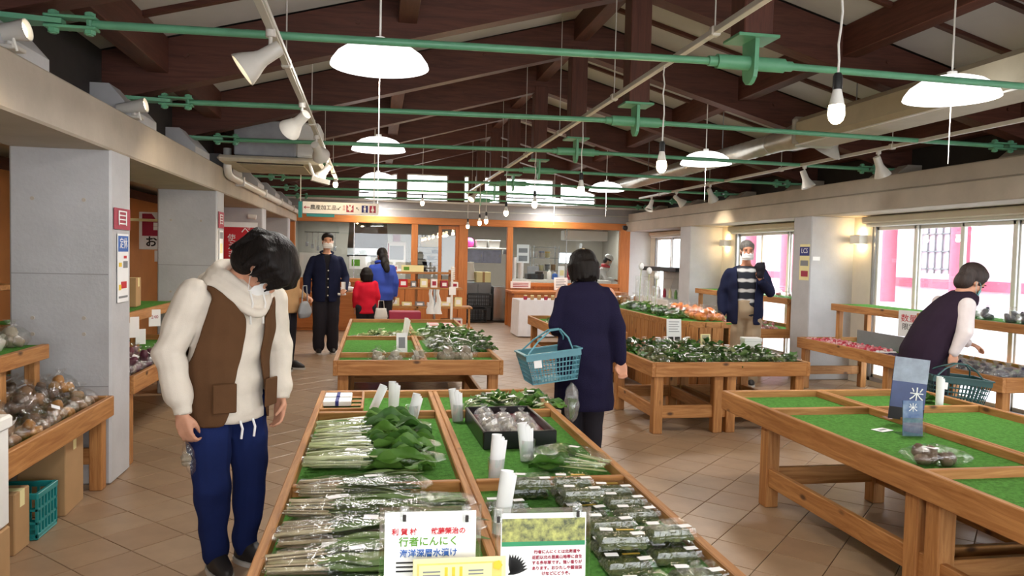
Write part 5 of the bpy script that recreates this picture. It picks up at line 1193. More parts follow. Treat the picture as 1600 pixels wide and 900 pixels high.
greens_bag('clear bag of leafy greens beside the right rim of the near table', (0.99, 3.06, TURF1), R(150), 'broad', L=0.36, W=0.20, H=0.09, n=11, seed=320, spread=0.7)
# --- near table, far row
for i in range(7):
    greens_bag('bag of small dark leaves, %s along the far right bin of the near table' % NTH[i], (0.54 + i * 0.068, 4.40 + 0.10 * (i % 3), TURF1 + 0.01 * (i % 2)), r.uniform(-0.6, 0.6), 'small', L=0.19, W=0.14, H=0.06, n=9, seed=330 + i, group='bags of small leaves', spread=1.2)
bb = thing('bamboo_tray', 'woven bamboo tray of white cards at the far left of the near table', 'tray', (-0.185, 4.56, TURF1))
for i in range(9): MB().tube([(-0.115, -0.24 + i * 0.06, 0.012 + 0.006 * (i % 2)), (0.115, -0.24 + i * 0.06, 0.012 + 0.006 * (i % 2))], 0.012, 6, flat=0.4).build('bamboo_strip', 'pine_x', bb, True)
for x in (-0.115, 0.115): MB().cb2(x - 0.008, x + 0.008, -0.26, 0.26, 0, 0.045).build('side_strip', 'pine_y', bb)
for y in (-0.26, 0.26): MB().cb2(-0.12, 0.12, y - 0.008, y + 0.008, 0, 0.045).build('end_strip', 'pine_x', bb)
for i, (dx, dy, lb) in enumerate(((-0.03, 0.10, 'far'), (-0.03, -0.06, 'near'))):
    t = thing('card_box', '%s white card box on the bamboo tray' % lb, 'box', (-0.185 + dx, 4.56 + dy, TURF1 + 0.026)); MB().cb2(-0.08, 0.08, -0.06, 0.06, 0, 0.03).build('body', 'paper', t); MB().cb2(-0.012, 0.012, -0.062, 0.062, 0.0, 0.032).build('band', 'navy_print', t)
# --- rolled cards in clear cups
def card_cup(label, loc, lean, h=0.15, rz=0.0, cup=True, n=3, group='paper rolls'):
    t = thing('card_cup', label, 'card holder', loc, rz, group)
    if cup: MB().lathe([(0.032, 0.0), (0.036, 0.10), (0.034, 0.10), (0.030, 0.004), (0.0, 0.004)], 20, caps=False).build('cup', 'acrylic', t, True)
    for i in range(n):
        M = T(-0.008 + 0.008 * i, 0.004 * i, 0.006, 0.3 * i, 0, lean + 0.05 * i)
        MB().grid(lambda u, v: (0.024 * math.cos(u * 4.6 + 0.6), 0.024 * math.sin(u * 4.6 + 0.6) * 0.7, v * (h - 0.012 * i)), 14, 1).build('rolled_card', 'paper', t, 'all', M)
    return t
card_cup('white card roll in a clear cup, front of the right middle bin', (0.49, 2.99, TURF1), 0.06, 0.19)
card_cup('white card roll in a clear cup before the lacquer tray', (0.68, 3.28, TURF1), -0.12, 0.17)
card_cup('white card roll in a clear cup left of the lacquer tray', (0.455, 4.10, TURF1), -0.15, 0.18)
card_cup('white card roll leaning at the far end of the broad greens', (0.20, 4.08, TURF1), 0.22, 0.16)
card_cup('tilted white card roll on the cross board by the bamboo tray', (0.0, 4.28, TURF1 + 0.03), 0.40, 0.15, cup=False, n=2)
card_cup('upright white card roll behind the cross board of the near table', (0.11, 4.40, TURF1), 0.0, 0.17, cup=False, n=3)
card_cup('white card roll in a clear cup between the two acrylic signs', (0.40, 2.30, 0.62), 0.12, 0.20, n=2)
# --- clear packs
def pack_protos():
    tray = MB(); w, d, h = 0.079, 0.058, 0.022
    ring = lambda s, z: [(x * s, y * s, z) for x, y in ((-w, -d), (w, -d), (w, d), (-w, d))]
    tray.add(ring(0.82, 0) + ring(1, h) , [(3, 2, 1, 0)] + [(i, (i + 1) % 4, (i + 1) % 4 + 4, i + 4) for i in range(4)])
    lid = MB().add(ring(1.03, h) + ring(1.02, h + 0.006) + ring(0.93, h + 0.008) + ring(0.86, h + 0.024), [(i + 4 * k, (i + 1) % 4 + 4 * k, (i + 1) % 4 + 4 * k + 4, i + 4 * k + 4) for k in range(3) for i in range(4)] + [(12, 13, 14, 15)])
    rr = random.Random(4)
    con = MB().grid(lambda u, v: ((u - 0.5) * 2 * w * 0.9, (v - 0.5) * 2 * d * 0.88, h * 0.95 + 0.014 * math.sin(PI * u) ** 0.4 * math.sin(PI * v) ** 0.4 + rr.uniform(-0.004, 0.004) - (0.010 if u in (0, 1) or v in (0, 1) else 0)), 22, 12)
    return tray.mesh('tray', 'pack'), lid.mesh('lid', 'pack', True), con.mesh('pickled_greens', 'seaweed', 'all')
PT, PL, PC = pack_protos(); STK2 = MB().cbox((0, 0, 0), (0.04, 0.024, 0.001), 0.0004).mesh('sticker', 'paper'); GOLD = MB().cbox((0, 0, 0), (0.055, 0.010, 0.0008), 0.0003).mesh('gold_band', mat('gold_band', rgb(206, 176, 70), 0.3, metal=0.6))
def pack(label, x, y, z, rz, seed):
    r_ = random.Random(seed); t = thing('clear_pack', label, 'food pack', (x, y, z), rz, 'clear packs of dark greens')
    for me in (PT, PC, PL): obj(me.name.split('.')[0], me, t)
    for sx in (-1, 1):
        o = obj('sticker', STK2, t); o.location = (sx * 0.044, -sx * 0.028 * r_.uniform(0.4, 1), 0.0475); o.rotation_euler = (0, 0, 0.1 * sx)
    if seed % 3 == 0: o = obj('gold_band', GOLD, t); o.location = (r_.uniform(-0.02, 0.03), 0.01, 0.0472)
for j, y in enumerate((2.80, 2.665, 2.53, 2.36, 2.225, 2.09)): pack('clear pack of dark greens, %s from the cross board in the middle file' % NTH[j], 0.748 - 0.004 * j + (0.012 if j > 2 else 0), y, TURF1, R(2 + 2 * j % 5), 400 + j)
for j, y in enumerate((2.77, 2.635, 2.50, 2.28, 2.145)): pack('clear pack of dark greens, %s from the cross board along the right rim' % NTH[j], 0.915 - (0.0 if j < 3 else 0.006), y, TURF1, R(-3 + 3 * (j % 3)), 420 + j)
for lv, (x, y, lb) in enumerate(((0.468, 2.63, 'clear pack of dark greens beside the centre divider'), (0.585, 2.80, 'clear pack of dark greens on the tilted pair at the cross board'), (0.58, 2.26, 'clear pack of dark greens behind the right acrylic sign'), (0.745, 1.93, 'clear pack of dark greens at the bottom edge of the middle file'), (0.915, 1.98, 'clear pack of dark greens nearest the viewer along the right rim'))):
    pack(lb, x, y, TURF1, R(3), 430 + lv)
for j, (x, y) in enumerate(((0.745, 2.74), (0.742, 2.60), (0.75, 2.29), (0.745, 2.16))): pack('clear pack of dark greens, %s on the upper layer of the middle file' % NTH[j], x, y, TURF1 + 0.047, R(-4 + 3 * (j % 3)), 450 + j)
pack('clear pack of dark greens stacked on the right rim file', 0.91, 2.20, TURF1 + 0.047, R(4), 460); pack('clear pack of dark greens stacked on the tilted pair', 0.59, 2.75, TURF1 + 0.047, R(-5), 461)
# --- acrylic signs at the front of the near table
def acrylic_stand(label, x, y, z0, w, h, rz, tilt, lines):
    t = thing('acrylic_sign', label, 'sign', (x, y, z0), rz)
    M = T(0, 0, 0, 0, -tilt)
    MB().cb2(-w / 2 - 0.012, w / 2 + 0.012, -0.003, 0.003, 0, h + 0.012, 0.001, M).build('front_sheet', 'acrylic', t)
    MB().cb2(-w / 2, w / 2, 0.0, 0.09, 0, 0.004, 0.001).build('foot', 'acrylic', t)
    MB().b2(-w / 2, w / 2, -0.0055, -0.0035, 0.004, h, M).build('paper', 'paper', t)
    for x0 in (-w / 2 - 0.012, w / 2 + 0.008): MB().cb2(x0, x0 + 0.005, -0.006, 0.006, 0, h + 0.014, 0.001, M).build('edge_rail', 'acrylic', t)
    return t, M
def clip(t, M, x, z, w=0.022):
    c = MB().cb2(x - w / 2, x + w / 2, -0.012, 0.010, z - 0.012, z + 0.022, 0.003, M).build('clip', 'bag_dull', t); MB().cb2(x - 0.004, x + 0.004, -0.014, -0.011, z - 0.010, z + 0.006, 0.001, M).build('clip_slot', 'dark', c)
s1, M1 = acrylic_stand('white acrylic sign with green and blue script on the near table', 0.135, 1.75, 0.575, 0.215, 0.315, R(-2), 0.06, None)
fr = lambda x, z, M: M @ T(x, -0.0065, z) @ FRONT
text('利 賀 村　　武藤榮治の', 0.0165, 'red', s1, fr(-0.004, 0.268, M1), bold=0.0003)
text('行者にんにく', 0.0235, 'green_print', s1, fr(-0.004, 0.244, M1), bold=0.0003); text('海洋深層水漬け', 0.0195, 'blue', s1, fr(-0.004, 0.217, M1), bold=0.0003)
b = MB()
for i in range(3): b.b2(-0.08, -0.0 + 0.05 * (i == 0), -0.0068, -0.0058, 0.195 - i * 0.010, 0.1985 - i * 0.010, M1)
b.build('small_print', 'black_print', s1)['kind'] = 'stuff'
MB().b2(-0.09, 0.0, -0.0068, -0.0058, 0.05, 0.165, M1).build('photo_print', mat('photo_green', rgb(60, 70, 50), 0.5, scale=60, col2=rgb(150, 160, 120)), s1)
clip(s1, M1, -0.062, 0.305); clip(s1, M1, 0.085, 0.30)
yc = thing('recipe_card', 'cream recipe card with yellow border leaning on the acrylic signs', 'card', (0.20, 1.70, 0.575), R(-1)); MY = T(0, 0, 0, 0, -0.05)
MB().cb2(-0.108, 0.108, -0.002, 0.002, 0, 0.222, 0.001, MY).build('card', 'cream_paper', yc)
MB().b2(-0.098, 0.098, -0.0036, -0.0024, 0.01, 0.212, MY).build('yellow_frame', mat('soft_yellow', rgb(228, 204, 120), 0.8), yc); MB().b2(-0.094, 0.075, -0.0048, -0.0036, 0.014, 0.208, MY).build('inner_panel', 'cream_paper', yc)
b = MB()
for i in range(3): b.b2(-0.035 + i * 0.017, -0.028 + i * 0.017, -0.006, -0.0048, 0.17, 0.203, MY)
b.build('yellow_column', 'yellow_print', yc)['kind'] = 'stuff'
b = MB()
for i in range(5): b.b2(-0.085, -0.045, -0.006, -0.0048, 0.16 + i * 0.008, 0.163 + i * 0.008, MY); b.b2(0.02, 0.055, -0.006, -0.0048, 0.16 + i * 0.008, 0.163 + i * 0.008, MY)
b.build('small_print', 'grey', yc)['kind'] = 'stuff'
MB().lathe([(0, 0), (0.012, 0)], 5, MY @ T(0.088, -0.0055, 0.203) @ FRONT, caps=False).build('flower_print', 'yellow_print', yc)
MB().cb2(-0.1, 0.1, 0, 0.07, 0, 0.004).build('foot', 'acrylic', yc)
s2, M2 = acrylic_stand('clear acrylic sign with plant photo and red text on the near table', 0.42, 1.80, 0.575, 0.215, 0.285, R(-3), 0.05, None)
MB().b2(-0.105, 0.105, -0.0068, -0.0058, 0.215, 0.272, M2).build('plant_photo', mat('photo_plants', rgb(70, 76, 60), 0.5, scale=55, col2=rgb(190, 190, 110), detail=6), s2)
MB().b2(-0.105, 0.105, -0.0068, -0.0058, 0.204, 0.215, M2).build('green_band', mat('green_band', rgb(50, 140, 96), 0.6), s2)
b = MB()
for i in range(9):
    a = R(50 + i * 10); q = blade(0.05, 0.012, 0, random.Random(i), 0.0, 0.0, 0, 2, 4); b.add(q.v, q.f, M2 @ T(-0.088 + 0.001 * i, -0.0068, 0.135) @ FRONT @ Matrix.Rotation(a - R(35), 4, 'Z'))
b.build('plant_drawing', 'black_print', s2)['kind'] = 'stuff'
for i, ln in enumerate(('行者にんにくとは北海道や', '近畿以北の亜高山地帯に自生', 'する多年草です。強い香りが', 'あります。おひたしや醤油漬', 'けなどにどうぞ。')):
    text(ln, 0.0098, 'crimson', s2, fr(0.035, 0.188 - i * 0.0135, M2), bold=0.0002)
clip(s2, M2, -0.115, 0.275); clip(s2, M2, 0.085, 0.285)

# --- potato heap, left front
KIND = [('potato', 'potatoes', 'brown'), ('onion', 'onions', 'orange-brown'), ('taro', 'taro roots', 'dark'), ('potato', 'potatoes', 'brown'), ('taro', 'taro roots', 'dark')]
r = random.Random(31)
for row in range(8):
    for c in range(5):
        m, nm, cl = KIND[(row * 3 + c * 2 + (row // 3)) % 5]
        x = -1.73 - c * 0.175 + r.uniform(-0.02, 0.02); y = 4.93 - row * 0.165 + r.uniform(-0.02, 0.02)
        if x < -2.5: continue
        if -1.95 > x and x > -2.6 and c == 4 and row % 2: continue
        round_bag('%s %s bag, %s row from pillar, %s from front rim' % (cl, nm, NTH[row], NTH[c]), (x, y, 0.522), None, m, 6, 1.1, row * 5 + c, 'bags on the potato stand', name='bag_of_' + nm.split()[0], part={'potato': 'potato', 'onion': 'onion', 'taro': 'taro_root'}[m], sticker=(row + c) % 3 == 0)
for row in range(6):
    for c in range(3):
        m, nm, cl = KIND[(row + c * 2 + 1) % 5]
        x = -1.83 - c * 0.18 + r.uniform(-0.02, 0.02); y = 4.84 - row * 0.20 + r.uniform(-0.02, 0.02)
        round_bag('%s %s bag atop the heap, %s row from pillar, %s from front' % (cl, nm, NTH[row], NTH[c]), (x, y, 0.522 + 0.105), None, m, 6, 1.05, 60 + row * 3 + c, 'bags on top of the potato heap', name='bag_of_' + nm.split()[0], part={'potato': 'potato', 'onion': 'onion', 'taro': 'taro_root'}[m], sticker=(row + c) % 2 == 0)
for i in range(5): round_bag('bag of white mushrooms, %s along the upper shelf of the potato stand' % NTH[i], (-1.99 - 0.03 * (i % 2), 4.58 - i * 0.2, 0.93), None, 'mushroom', 6, 1.15, 90 + i, 'bags on the upper left shelf', name='bag_of_mushrooms', part='mushroom')
round_bag('clear bag lying on the white foam box', (-1.70, 3.40, 0.762), None, 'mushroom', 5, 1.0, 98, name='bag_of_mushrooms', part='mushroom')
for i in range(10): round_bag('bag of purple sweet potatoes, %s on the second left stand' % NTH[i], (-1.74 - 0.17 * (i % 2), 5.62 + (i // 2) * 0.22, 0.572), None, 'purple', 4, 1.15, 120 + i, 'bags of sweet potatoes', name='bag_of_sweet_potatoes', part='sweet_potato', size=(0.06, 0.028, 0.028))

# --- far middle table
r = random.Random(41); T2Z = 0.577
for i in range(7): heap_greens('flat bag of pale greens, %s from the left along the back of the far table' % NTH[i], (-0.27 + i * 0.085, 8.18 + 0.14 * (i % 3), T2Z), r.uniform(-0.3, 0.3), 0.26, 0.14, 0.04, 18, 500 + i, 'flat bags on the far table', 'bag_dull', 'leaf_olive' if i % 3 == 1 else 'stem')
POS = ['lower left', 'lower middle', 'lower right', 'middle left', 'centre', 'middle right', 'upper left', 'upper middle', 'upper right', 'top left', 'top middle', 'top right']
for i in range(12):
    heap_greens('bag of mixed greens at the %s of the pile on the far table' % POS[i], (0.47 + (i % 3) * 0.19 + r.uniform(-0.02, 0.02), 6.95 + (i // 3) * 0.27, T2Z + 0.02 * (i % 2)), r.uniform(-0.5, 0.5), 0.27, 0.2, 0.11, 26, 520 + i, 'bags in the far table pile', 'bag', 'leaf' if i % 3 else 'leaf_olive')
for i in range(6): heap_greens('bag of greens behind the pile, %s on the far table' % NTH[i], (0.47 + (i % 3) * 0.18, 8.2 + (i // 3) * 0.4, T2Z), r.uniform(-0.5, 0.5), 0.27, 0.2, 0.09, 22, 540 + i, 'bags behind the far table pile', 'bag', 'leaf_olive' if i % 2 else 'leaf')
for i, (x, y) in enumerate(((0.02, 6.42), (0.17, 6.40), (0.36, 6.42), (0.60, 6.45), (0.76, 6.45))): round_bag('bag of mushrooms, %s from left in the front bin of the far table' % NTH[i], (x, y, T2Z), None, 'mushroom', 7, 1.05 if i < 3 else 1.35, 560 + i, 'mushroom bags on the far table', name='bag_of_mushrooms', part='mushroom')
for i in range(6):
    t = thing('red_packet', 'red and white packet, %s in the far right bin of the far table' % NTH[i], 'packet', (0.72 + (i % 2) * 0.17, 9.3 + (i // 2) * 0.2, T2Z), 0.1, 'red packets'); MB().cb2(-0.07, 0.07, -0.06, 0.06, 0, 0.035, 0.01).build('packet', 'paper', t); MB().cb2(-0.06, 0.06, -0.03, 0.03, 0.033, 0.037, 0.002).build('red_label', 'red', t)
card_cup('white card roll near the back of the far table', (0.31, 8.16, T2Z), 0.12, 0.22, cup=False, group='paper rolls')
t = thing('card_stand', 'white price card stand in the front left of the far table', 'card', (0.24, 6.95, T2Z), R(5)); MB().cb2(-0.05, 0.05, -0.003, 0.003, 0, 0.19, 0.001, T(0, 0, 0, 0, -0.2)).build('card', 'paper', t); MB().cb2(-0.03, 0.03, -0.005, -0.003, 0.05, 0.15, 0.001, T(0, 0, 0, 0, -0.2)).build('printing', 'grey', t); MB().cb2(-0.05, 0.05, 0, 0.06, 0, 0.004).build('foot', 'acrylic', t)

# --- right middle table (in front of the older man)
r = random.Random(51)
for i in range(11):
    heap_greens('bag of greens, %s from left in the front row before the older man' % NTH[i], (2.40 + i * 0.118, 6.30 + r.uniform(-0.02, 0.02), T2Z), R(-70) + r.uniform(-0.3, 0.3) + R(140) * 0, 0.24, 0.17, 0.10, 24, 600 + i, 'bags along the table front', 'bag', 'leaf' if i % 3 else 'leaf_olive')
for i in range(10): heap_greens('bag of greens, %s from left in the second row before the older man' % NTH[i], (2.42 + i * 0.125, 6.62 + r.uniform(-0.03, 0.03), T2Z + 0.02), R(-80) + r.uniform(-0.4, 0.4), 0.26, 0.17, 0.11, 22, 620 + i, 'bags in the second row', 'bag', 'leaf' if i % 2 else 'leaf_olive')
for i in range(7): heap_greens('bag of dark greens, %s from left in the back row before the older man' % NTH[i], (2.42 + i * 0.12, 6.98 + 0.05 * (i % 2), T2Z + 0.03), R(-80) + r.uniform(-0.4, 0.4), 0.24, 0.17, 0.13, 22, 640 + i, 'bags at the table back', 'bag', 'leaf')
def stand_card(label, loc, w, h, rz, m='paper', lines=5, col='grey', photo=True):
    t = thing('card_stand', label, 'card', loc, rz); M = T(0, 0, 0, 0, -0.1)
    MB().cb2(-w / 2, w / 2, -0.003, 0.003, 0, h, 0.001, M).build('card', m, t); b = MB()
    for i in range(lines): b.b2(-w * 0.36, w * (0.36 - 0.1 * (i % 2)), -0.0045, -0.003, h * (0.88 - 0.1 * i) - 0.004, h * (0.88 - 0.1 * i) + 0.002, M)
    b.build('small_print', col, t)['kind'] = 'stuff'
    if photo:
        for sx in (-0.4, 0.05): MB().b2(w * sx, w * (sx + 0.35), -0.0045, -0.003, h * 0.08, h * 0.25, M).build('photo_print', 'dark', t)
    MB().cb2(-w / 2, w / 2, 0, 0.05, 0, 0.003).build('foot', 'acrylic', t)
    return t
stand_card('tall white information card before the plank counter', (2.955, 7.14, 0.66), 0.155, 0.24, 0.0); stand_card('small grey card standing among the greens bags', (3.16, 6.85, 0.66), 0.10, 0.12, 0.0, 'cream_paper', 3, photo=False)
t = thing('white_carton', 'blank white carton at the right end of the greens table', 'box', (3.64, 6.86, T2Z), R(-6)); MB().cb2(-0.085, 0.085, -0.06, 0.06, 0, 0.14).build('body', 'foam', t); MB().cb2(-0.09, 0.09, -0.065, 0.065, 0.135, 0.17).build('lid', 'foam', t)
# --- narrow table behind the woman
for i in range(8): heap_greens('flat bag, %s along the narrow table behind the woman in navy' % NTH[i], (2.30 + (i % 2) * 0.3, 8.75 + (i // 2) * 0.45, T2Z), r.uniform(-0.4, 0.4), 0.26, 0.16, 0.05, 18, 660 + i, 'flat bags on the narrow table', 'bag_dull', 'stem' if i % 2 else 'leaf_olive')
# --- plank counter
CZ = 0.845
for i in range(10): heap_greens('bag of cut greens, %s along the left edge of the plank counter' % NTH[i], (3.14 + 0.08 * (i % 2), 7.80 + i * 0.19, CZ), r.uniform(-0.5, 0.5), 0.27, 0.19, 0.09, 20, 680 + i, 'bags on the plank counter', 'bag', 'leaf_olive' if i % 2 else 'leaf')
for i in range(12):
    c = i % 6; rw = i // 6
    round_bag('bag of oranges, row %s from the man, %s along the plank counter' % (['one', 'two', 'three'][rw], NTH[c]), (3.60 - rw * 0.13, 7.62 + c * 0.17, CZ), None, 'orange_fruit', 5, 1.2, 700 + i, 'orange bags', name='bag_of_oranges', part='orange', size=(0.034, 0.034, 0.032), sticker=False)
for i, (x, y, h_, lb) in enumerate(((3.45, 9.6, 0.42, 'tall clear tube holding flowers on the plank counter'), (3.62, 9.75, 0.36, 'second clear tube beside the tall one on the plank counter'), (3.58, 9.35, 0.30, 'shorter clear tube with a green stem on the plank counter'))):
    t = thing('flower_tube', lb, 'vase', (x, y, CZ), 0, 'clear tubes'); MB().cyl((0, 0, 0), (0, 0, h_), 0.045, n=16).build('tube', 'bag_dull', t, True); MB().cyl((0.01, 0, 0.02), (0.03, 0.01, h_ + 0.1), 0.006, n=6).build('stem', 'stem', t, True); MB().ell((0.03, 0.01, h_ + 0.13), (0.04, 0.03, 0.05), 8, 6).build('flower_head', 'paper', t, True)
for i in range(5): round_bag('bag of yellow flowers and bulbs, %s at the back of the plank counter' % NTH[i], (3.25 + i * 0.09, 10.2 + 0.1 * (i % 2), CZ), None, 'onion', 6, 1.3, 730 + i, 'bulb bags', name='bag_of_bulbs', part='bulb', sticker=False)
# --- right front table
p1 = thing('rice_poster', 'slanted blue poster with a snowy photo standing on the right table', 'poster', (3.03, 3.86, 0.60), R(-12)); MP = T(0, 0, 0, 0, -0.05, 0.10)
MB().cb2(-0.10, 0.10, -0.003, 0.003, 0, 0.36, 0.001, MP).build('sheet', mat('poster_navy', rgb(58, 72, 120), 0.4), p1); MB().b2(-0.10, 0.10, -0.0045, -0.003, 0.22, 0.36, MP).build('snow_photo', mat('poster_snow', rgb(150, 160, 176), 0.4, var=0.2, scale=12), p1); MB().b2(-0.10, 0.10, -0.0045, -0.003, 0.0, 0.07, MP).build('dark_band', 'black_print', p1)
text('米', 0.085, 'paper', p1, MP @ T(0.045, -0.006, 0.15) @ FRONT); MB().cb2(-0.1, 0.1, 0, 0.08, 0, 0.004).build('foot', 'acrylic', p1)
p2 = thing('rice_leaflet_stand', 'small clear leaflet stand with blue leaflets on the right table', 'leaflet stand', (2.86, 3.58, 0.577), R(-8)); MP = T(0, 0, 0, 0, -0.08)
MB().cb2(-0.055, 0.055, -0.003, 0.003, 0, 0.19, 0.001, MP).build('leaflet', mat('leaflet_blue', rgb(60, 90, 140), 0.4, scale=14, col2=rgb(130, 150, 176)), p2); MB().cb2(-0.062, 0.062, -0.02, -0.016, 0, 0.10, 0.001, MP).build('front_sheet', 'acrylic', p2); MB().cb2(-0.06, 0.06, -0.02, 0.09, 0, 0.004).build('foot', 'acrylic', p2); text('米', 0.05, 'paper', p2, MP @ T(0, -0.005, 0.15) @ FRONT)
t = thing('loose_leaflet', 'white leaflet lying on the turf of the right table', 'leaflet', (2.78, 3.72, 0.578), R(20)); MB().cb2(-0.05, 0.05, -0.035, 0.035, 0, 0.002, 0.0005).build('sheet', 'paper', t); MB().b2(-0.03, 0.03, -0.01, 0.01, 0.002, 0.0026).build('printing', 'grey', t)
card_cup('upright white paper roll on the right front table', (3.60, 4.27, 0.577), 0.0, 0.20, cup=False, n=3)
greens_bag('clear bag of greens behind the white roll on the right table', (3.52, 4.46, T2Z), 0.2, 'small', 0.22, 0.14, 0.05, 8, 780, spread=1.0)
ro = thing('bag_of_roots', 'clear twisted bag of brown roots alone on the right front table', 'vegetable', (2.56, 3.05, T2Z), R(-8))
for i in range(7):
    o = obj('root', lumps((0.05, 0.03, 0.03), 'taro')[i % 3], ro); o.location = (-0.07 + 0.035 * (i % 5), 0.02 * (i % 3) - 0.02, 0.03 + 0.03 * (i // 5)); o.rotation_euler = (i, 0.3 * i, i * 1.7)
obj('bag', film(0.30, 0.17, 0.09, 1), ro, T(-0.15, 0, 0)); MB().cb2(-0.055, -0.02, -0.02, 0.02, 0.086, 0.09, 0.001, T(0, -0.02, 0, 0.4)).build('price_label', 'paper', ro)
# --- right wall stands
for i in range(24):
    c, rw = i % 12, i // 12
    t = thing('radish_pack', 'red and white wrapped pack, %s from the pillar in the %s row' % (NTH[c], ['front', 'back'][rw]), 'food pack', (5.12 + rw * 0.2, 8.18 - c * 0.10, 0.552), 0.1 * (i % 3), 'red packs on the right stand')
    MB().cb2(-0.08, 0.08, -0.042, 0.042, 0, 0.03, 0.008).build('tray', 'paper', t)
    for k in range(3): o = obj('radish', lumps((0.024, 0.02, 0.018), 'radish')[k], t); o.location = (-0.05 + 0.05 * k, 0.008 * (k - 1), 0.036); o.rotation_euler = (k, i, 0)
for i in range(16):
    c, rw = i % 8, i // 8
    if 0: continue
    round_bag('dark aubergine bag, %s from near end, %s row of the right stand' % (NTH[c], ['front', 'back'][rw]), (5.13 + rw * 0.2, 5.42 + c * 0.135, 0.552), None, 'eggplant', 5, 1.0, 800 + i, 'aubergine bags', name='bag_of_aubergines', part='aubergine', size=(0.05, 0.026, 0.026), film_m='bag_dull', sticker=False)
for i in range(5):
    t = thing('flat_pack', 'dark flat pack, %s past the red packs on the right stand' % NTH[i], 'food pack', (5.14 + 0.14 * (i % 2), 6.92 - (i // 2) * 0.13, 0.552), 0.1, 'dark packs'); MB().cb2(-0.06, 0.06, -0.05, 0.05, 0, 0.025, 0.006).build('tray', 'black', t); MB().cb2(-0.052, 0.052, -0.042, 0.042, 0.022, 0.032, 0.004).build('contents', 'eggplant', t)
for i in range(7): round_bag('bag of dark vegetables, %s from the near end of the upper right shelf' % NTH[i], (5.55, 5.45 + i * 0.16 + (0.12 if i > 2 else 0), 1.012), None, 'eggplant' if i != 4 else 'leaf', 4, 1.05, 830 + i, 'bags on the upper right shelf', name='bag_of_vegetables', part='vegetable', size=(0.05, 0.026, 0.026), film_m='bag_dull', sticker=False)
t = thing('sale_card', 'cream card with red characters hanging from the upper right shelf', 'card', (5.37, 6.85, 1.0), R(-65)); MB().cb2(-0.11, 0.11, -0.002, 0.002, -0.24, 0.03, 0.001).build('card', 'paper', t); text('数量', 0.085, 'red', t, facing(0, -0.004, -0.055)); text('限定', 0.07, 'black_print', t, facing(0, -0.004, -0.14))
bo = thing('side_board', 'grey-brown board standing on the right stand under the window', 'board', (5.6, 7.45, 0.60)); MB().cb2(-0.012, 0.012, -0.55, 0.55, -0.05, 0.12).build('board', 'grey', bo); MB().cb2(-0.02, 0.02, -0.57, -0.54, -0.05, 0.25).build('end_post', 'pine_z', bo)
for i in range(14):
    c, rw = i % 7, i // 7
    round_bag('bag of red apples, %s along the %s of the stand behind the older man' % (NTH[c], ['front', 'back'][rw]), (5.12 + rw * 0.2, 9.42 + c * 0.2, 0.552), None, 'radish', 5, 1.2, 850 + i, 'apple bags', name='bag_of_apples', part='apple', size=(0.036, 0.036, 0.033), sticker=False)
for i in range(6): round_bag('red fruit bag, %s on the upper shelf behind the older man' % NTH[i], (5.58, 9.5 + i * 0.3, 1.012), None, 'radish', 2, 1.0, 870 + i, 'fruit on the upper shelf', name='bag_of_apples', part='apple', size=(0.036, 0.036, 0.033), sticker=False)
# baskets of the side room seen at the left picture edge
t = thing('side_shelf', 'two-board shelf with yellow packs at the far left edge', 'shelf', (-3.15, 5.9, 0))
for z in (0.85, 1.16): MB().cb2(-0.5, 0.5, -0.4, 0.4, z, z + 0.04).build('board', 'pine_x', t)
for sx in (-0.47, 0.47):
    for sy in (-0.37, 0.37): MB().cb2(sx - 0.03, sx + 0.03, sy - 0.03, sy + 0.03, 0, 1.16).build('leg', 'pine_z', t)
for i in range(6):
    t = thing('yellow_pack', 'yellow wrapped pack, %s on the side shelf at the left edge' % NTH[i], 'packet', (-2.78 - (i % 3) * 0.2, 5.7, 1.2 + 0.09 * (i // 3)), 0, 'yellow packs'); MB().cb2(-0.085, 0.085, -0.1, 0.1, 0, 0.085, 0.02).build('wrap', 'yellow_print', t); MB().cb2(-0.05, 0.05, -0.102, -0.1, 0.02, 0.06, 0.001).build('label_patch', 'cream_paper', t)
# ================================================================== PEOPLE
def fabric(name, col, rough=0.9, var=0.06, scale=9, bump=0.10, bscale=220, **kw): return mat(name, col, rough, var=var, scale=scale, bump=bump, bscale=bscale, spec=0.12, **kw)
MT['skin'] = mat('skin', rgb(204, 150, 122), 0.55, var=0.06, scale=14, spec=0.35)
MT['skin_b'] = mat('skin_tan', rgb(190, 132, 104), 0.55, var=0.06, scale=14, spec=0.35)
MT['hair_black'] = mat('black_hair', rgb(22, 17, 16), 0.55, var=0.5, scale=60, bump=0.5, bscale=110, stretch=(1, 1, 0.12), spec=0.2)
MT['hair_grey'] = mat('grey_hair', rgb(92, 88, 84), 0.6, var=0.35, scale=60, bump=0.6, bscale=120, stretch=(1, 1, 0.15))
MT['hair_brown'] = mat('brown_hair', rgb(46, 33, 29), 0.6, var=0.4, scale=60, bump=0.6, bscale=90, stretch=(1, 1, 0.12))
MT['hoodie'] = fabric('cream_fleece', rgb(220, 210, 196)); MT['vest'] = fabric('brown_canvas', rgb(94, 66, 44)); MT['pants_navy'] = fabric('navy_cotton', rgb(28, 40, 86))
MT['navy'] = fabric('dark_navy', rgb(30, 34, 58)); MT['charcoal'] = fabric('charcoal', rgb(42, 40, 46)); MT['coat'] = fabric('navy_knit', rgb(30, 27, 52), bump=0.5, bscale=200)
MT['red_cloth'] = fabric('red_fleece', rgb(196, 30, 50)); MT['blue_cloth'] = fabric('blue_shell', rgb(58, 78, 160)); MT['khaki'] = fabric('khaki_cotton', rgb(160, 142, 118))
MT['plum'] = fabric('dark_plum', rgb(44, 32, 46)); MT['tan_cloth'] = fabric('tan_knit', rgb(176, 138, 98)); MT['white_sleeve'] = fabric('off_white_sleeve', rgb(212, 202, 202))
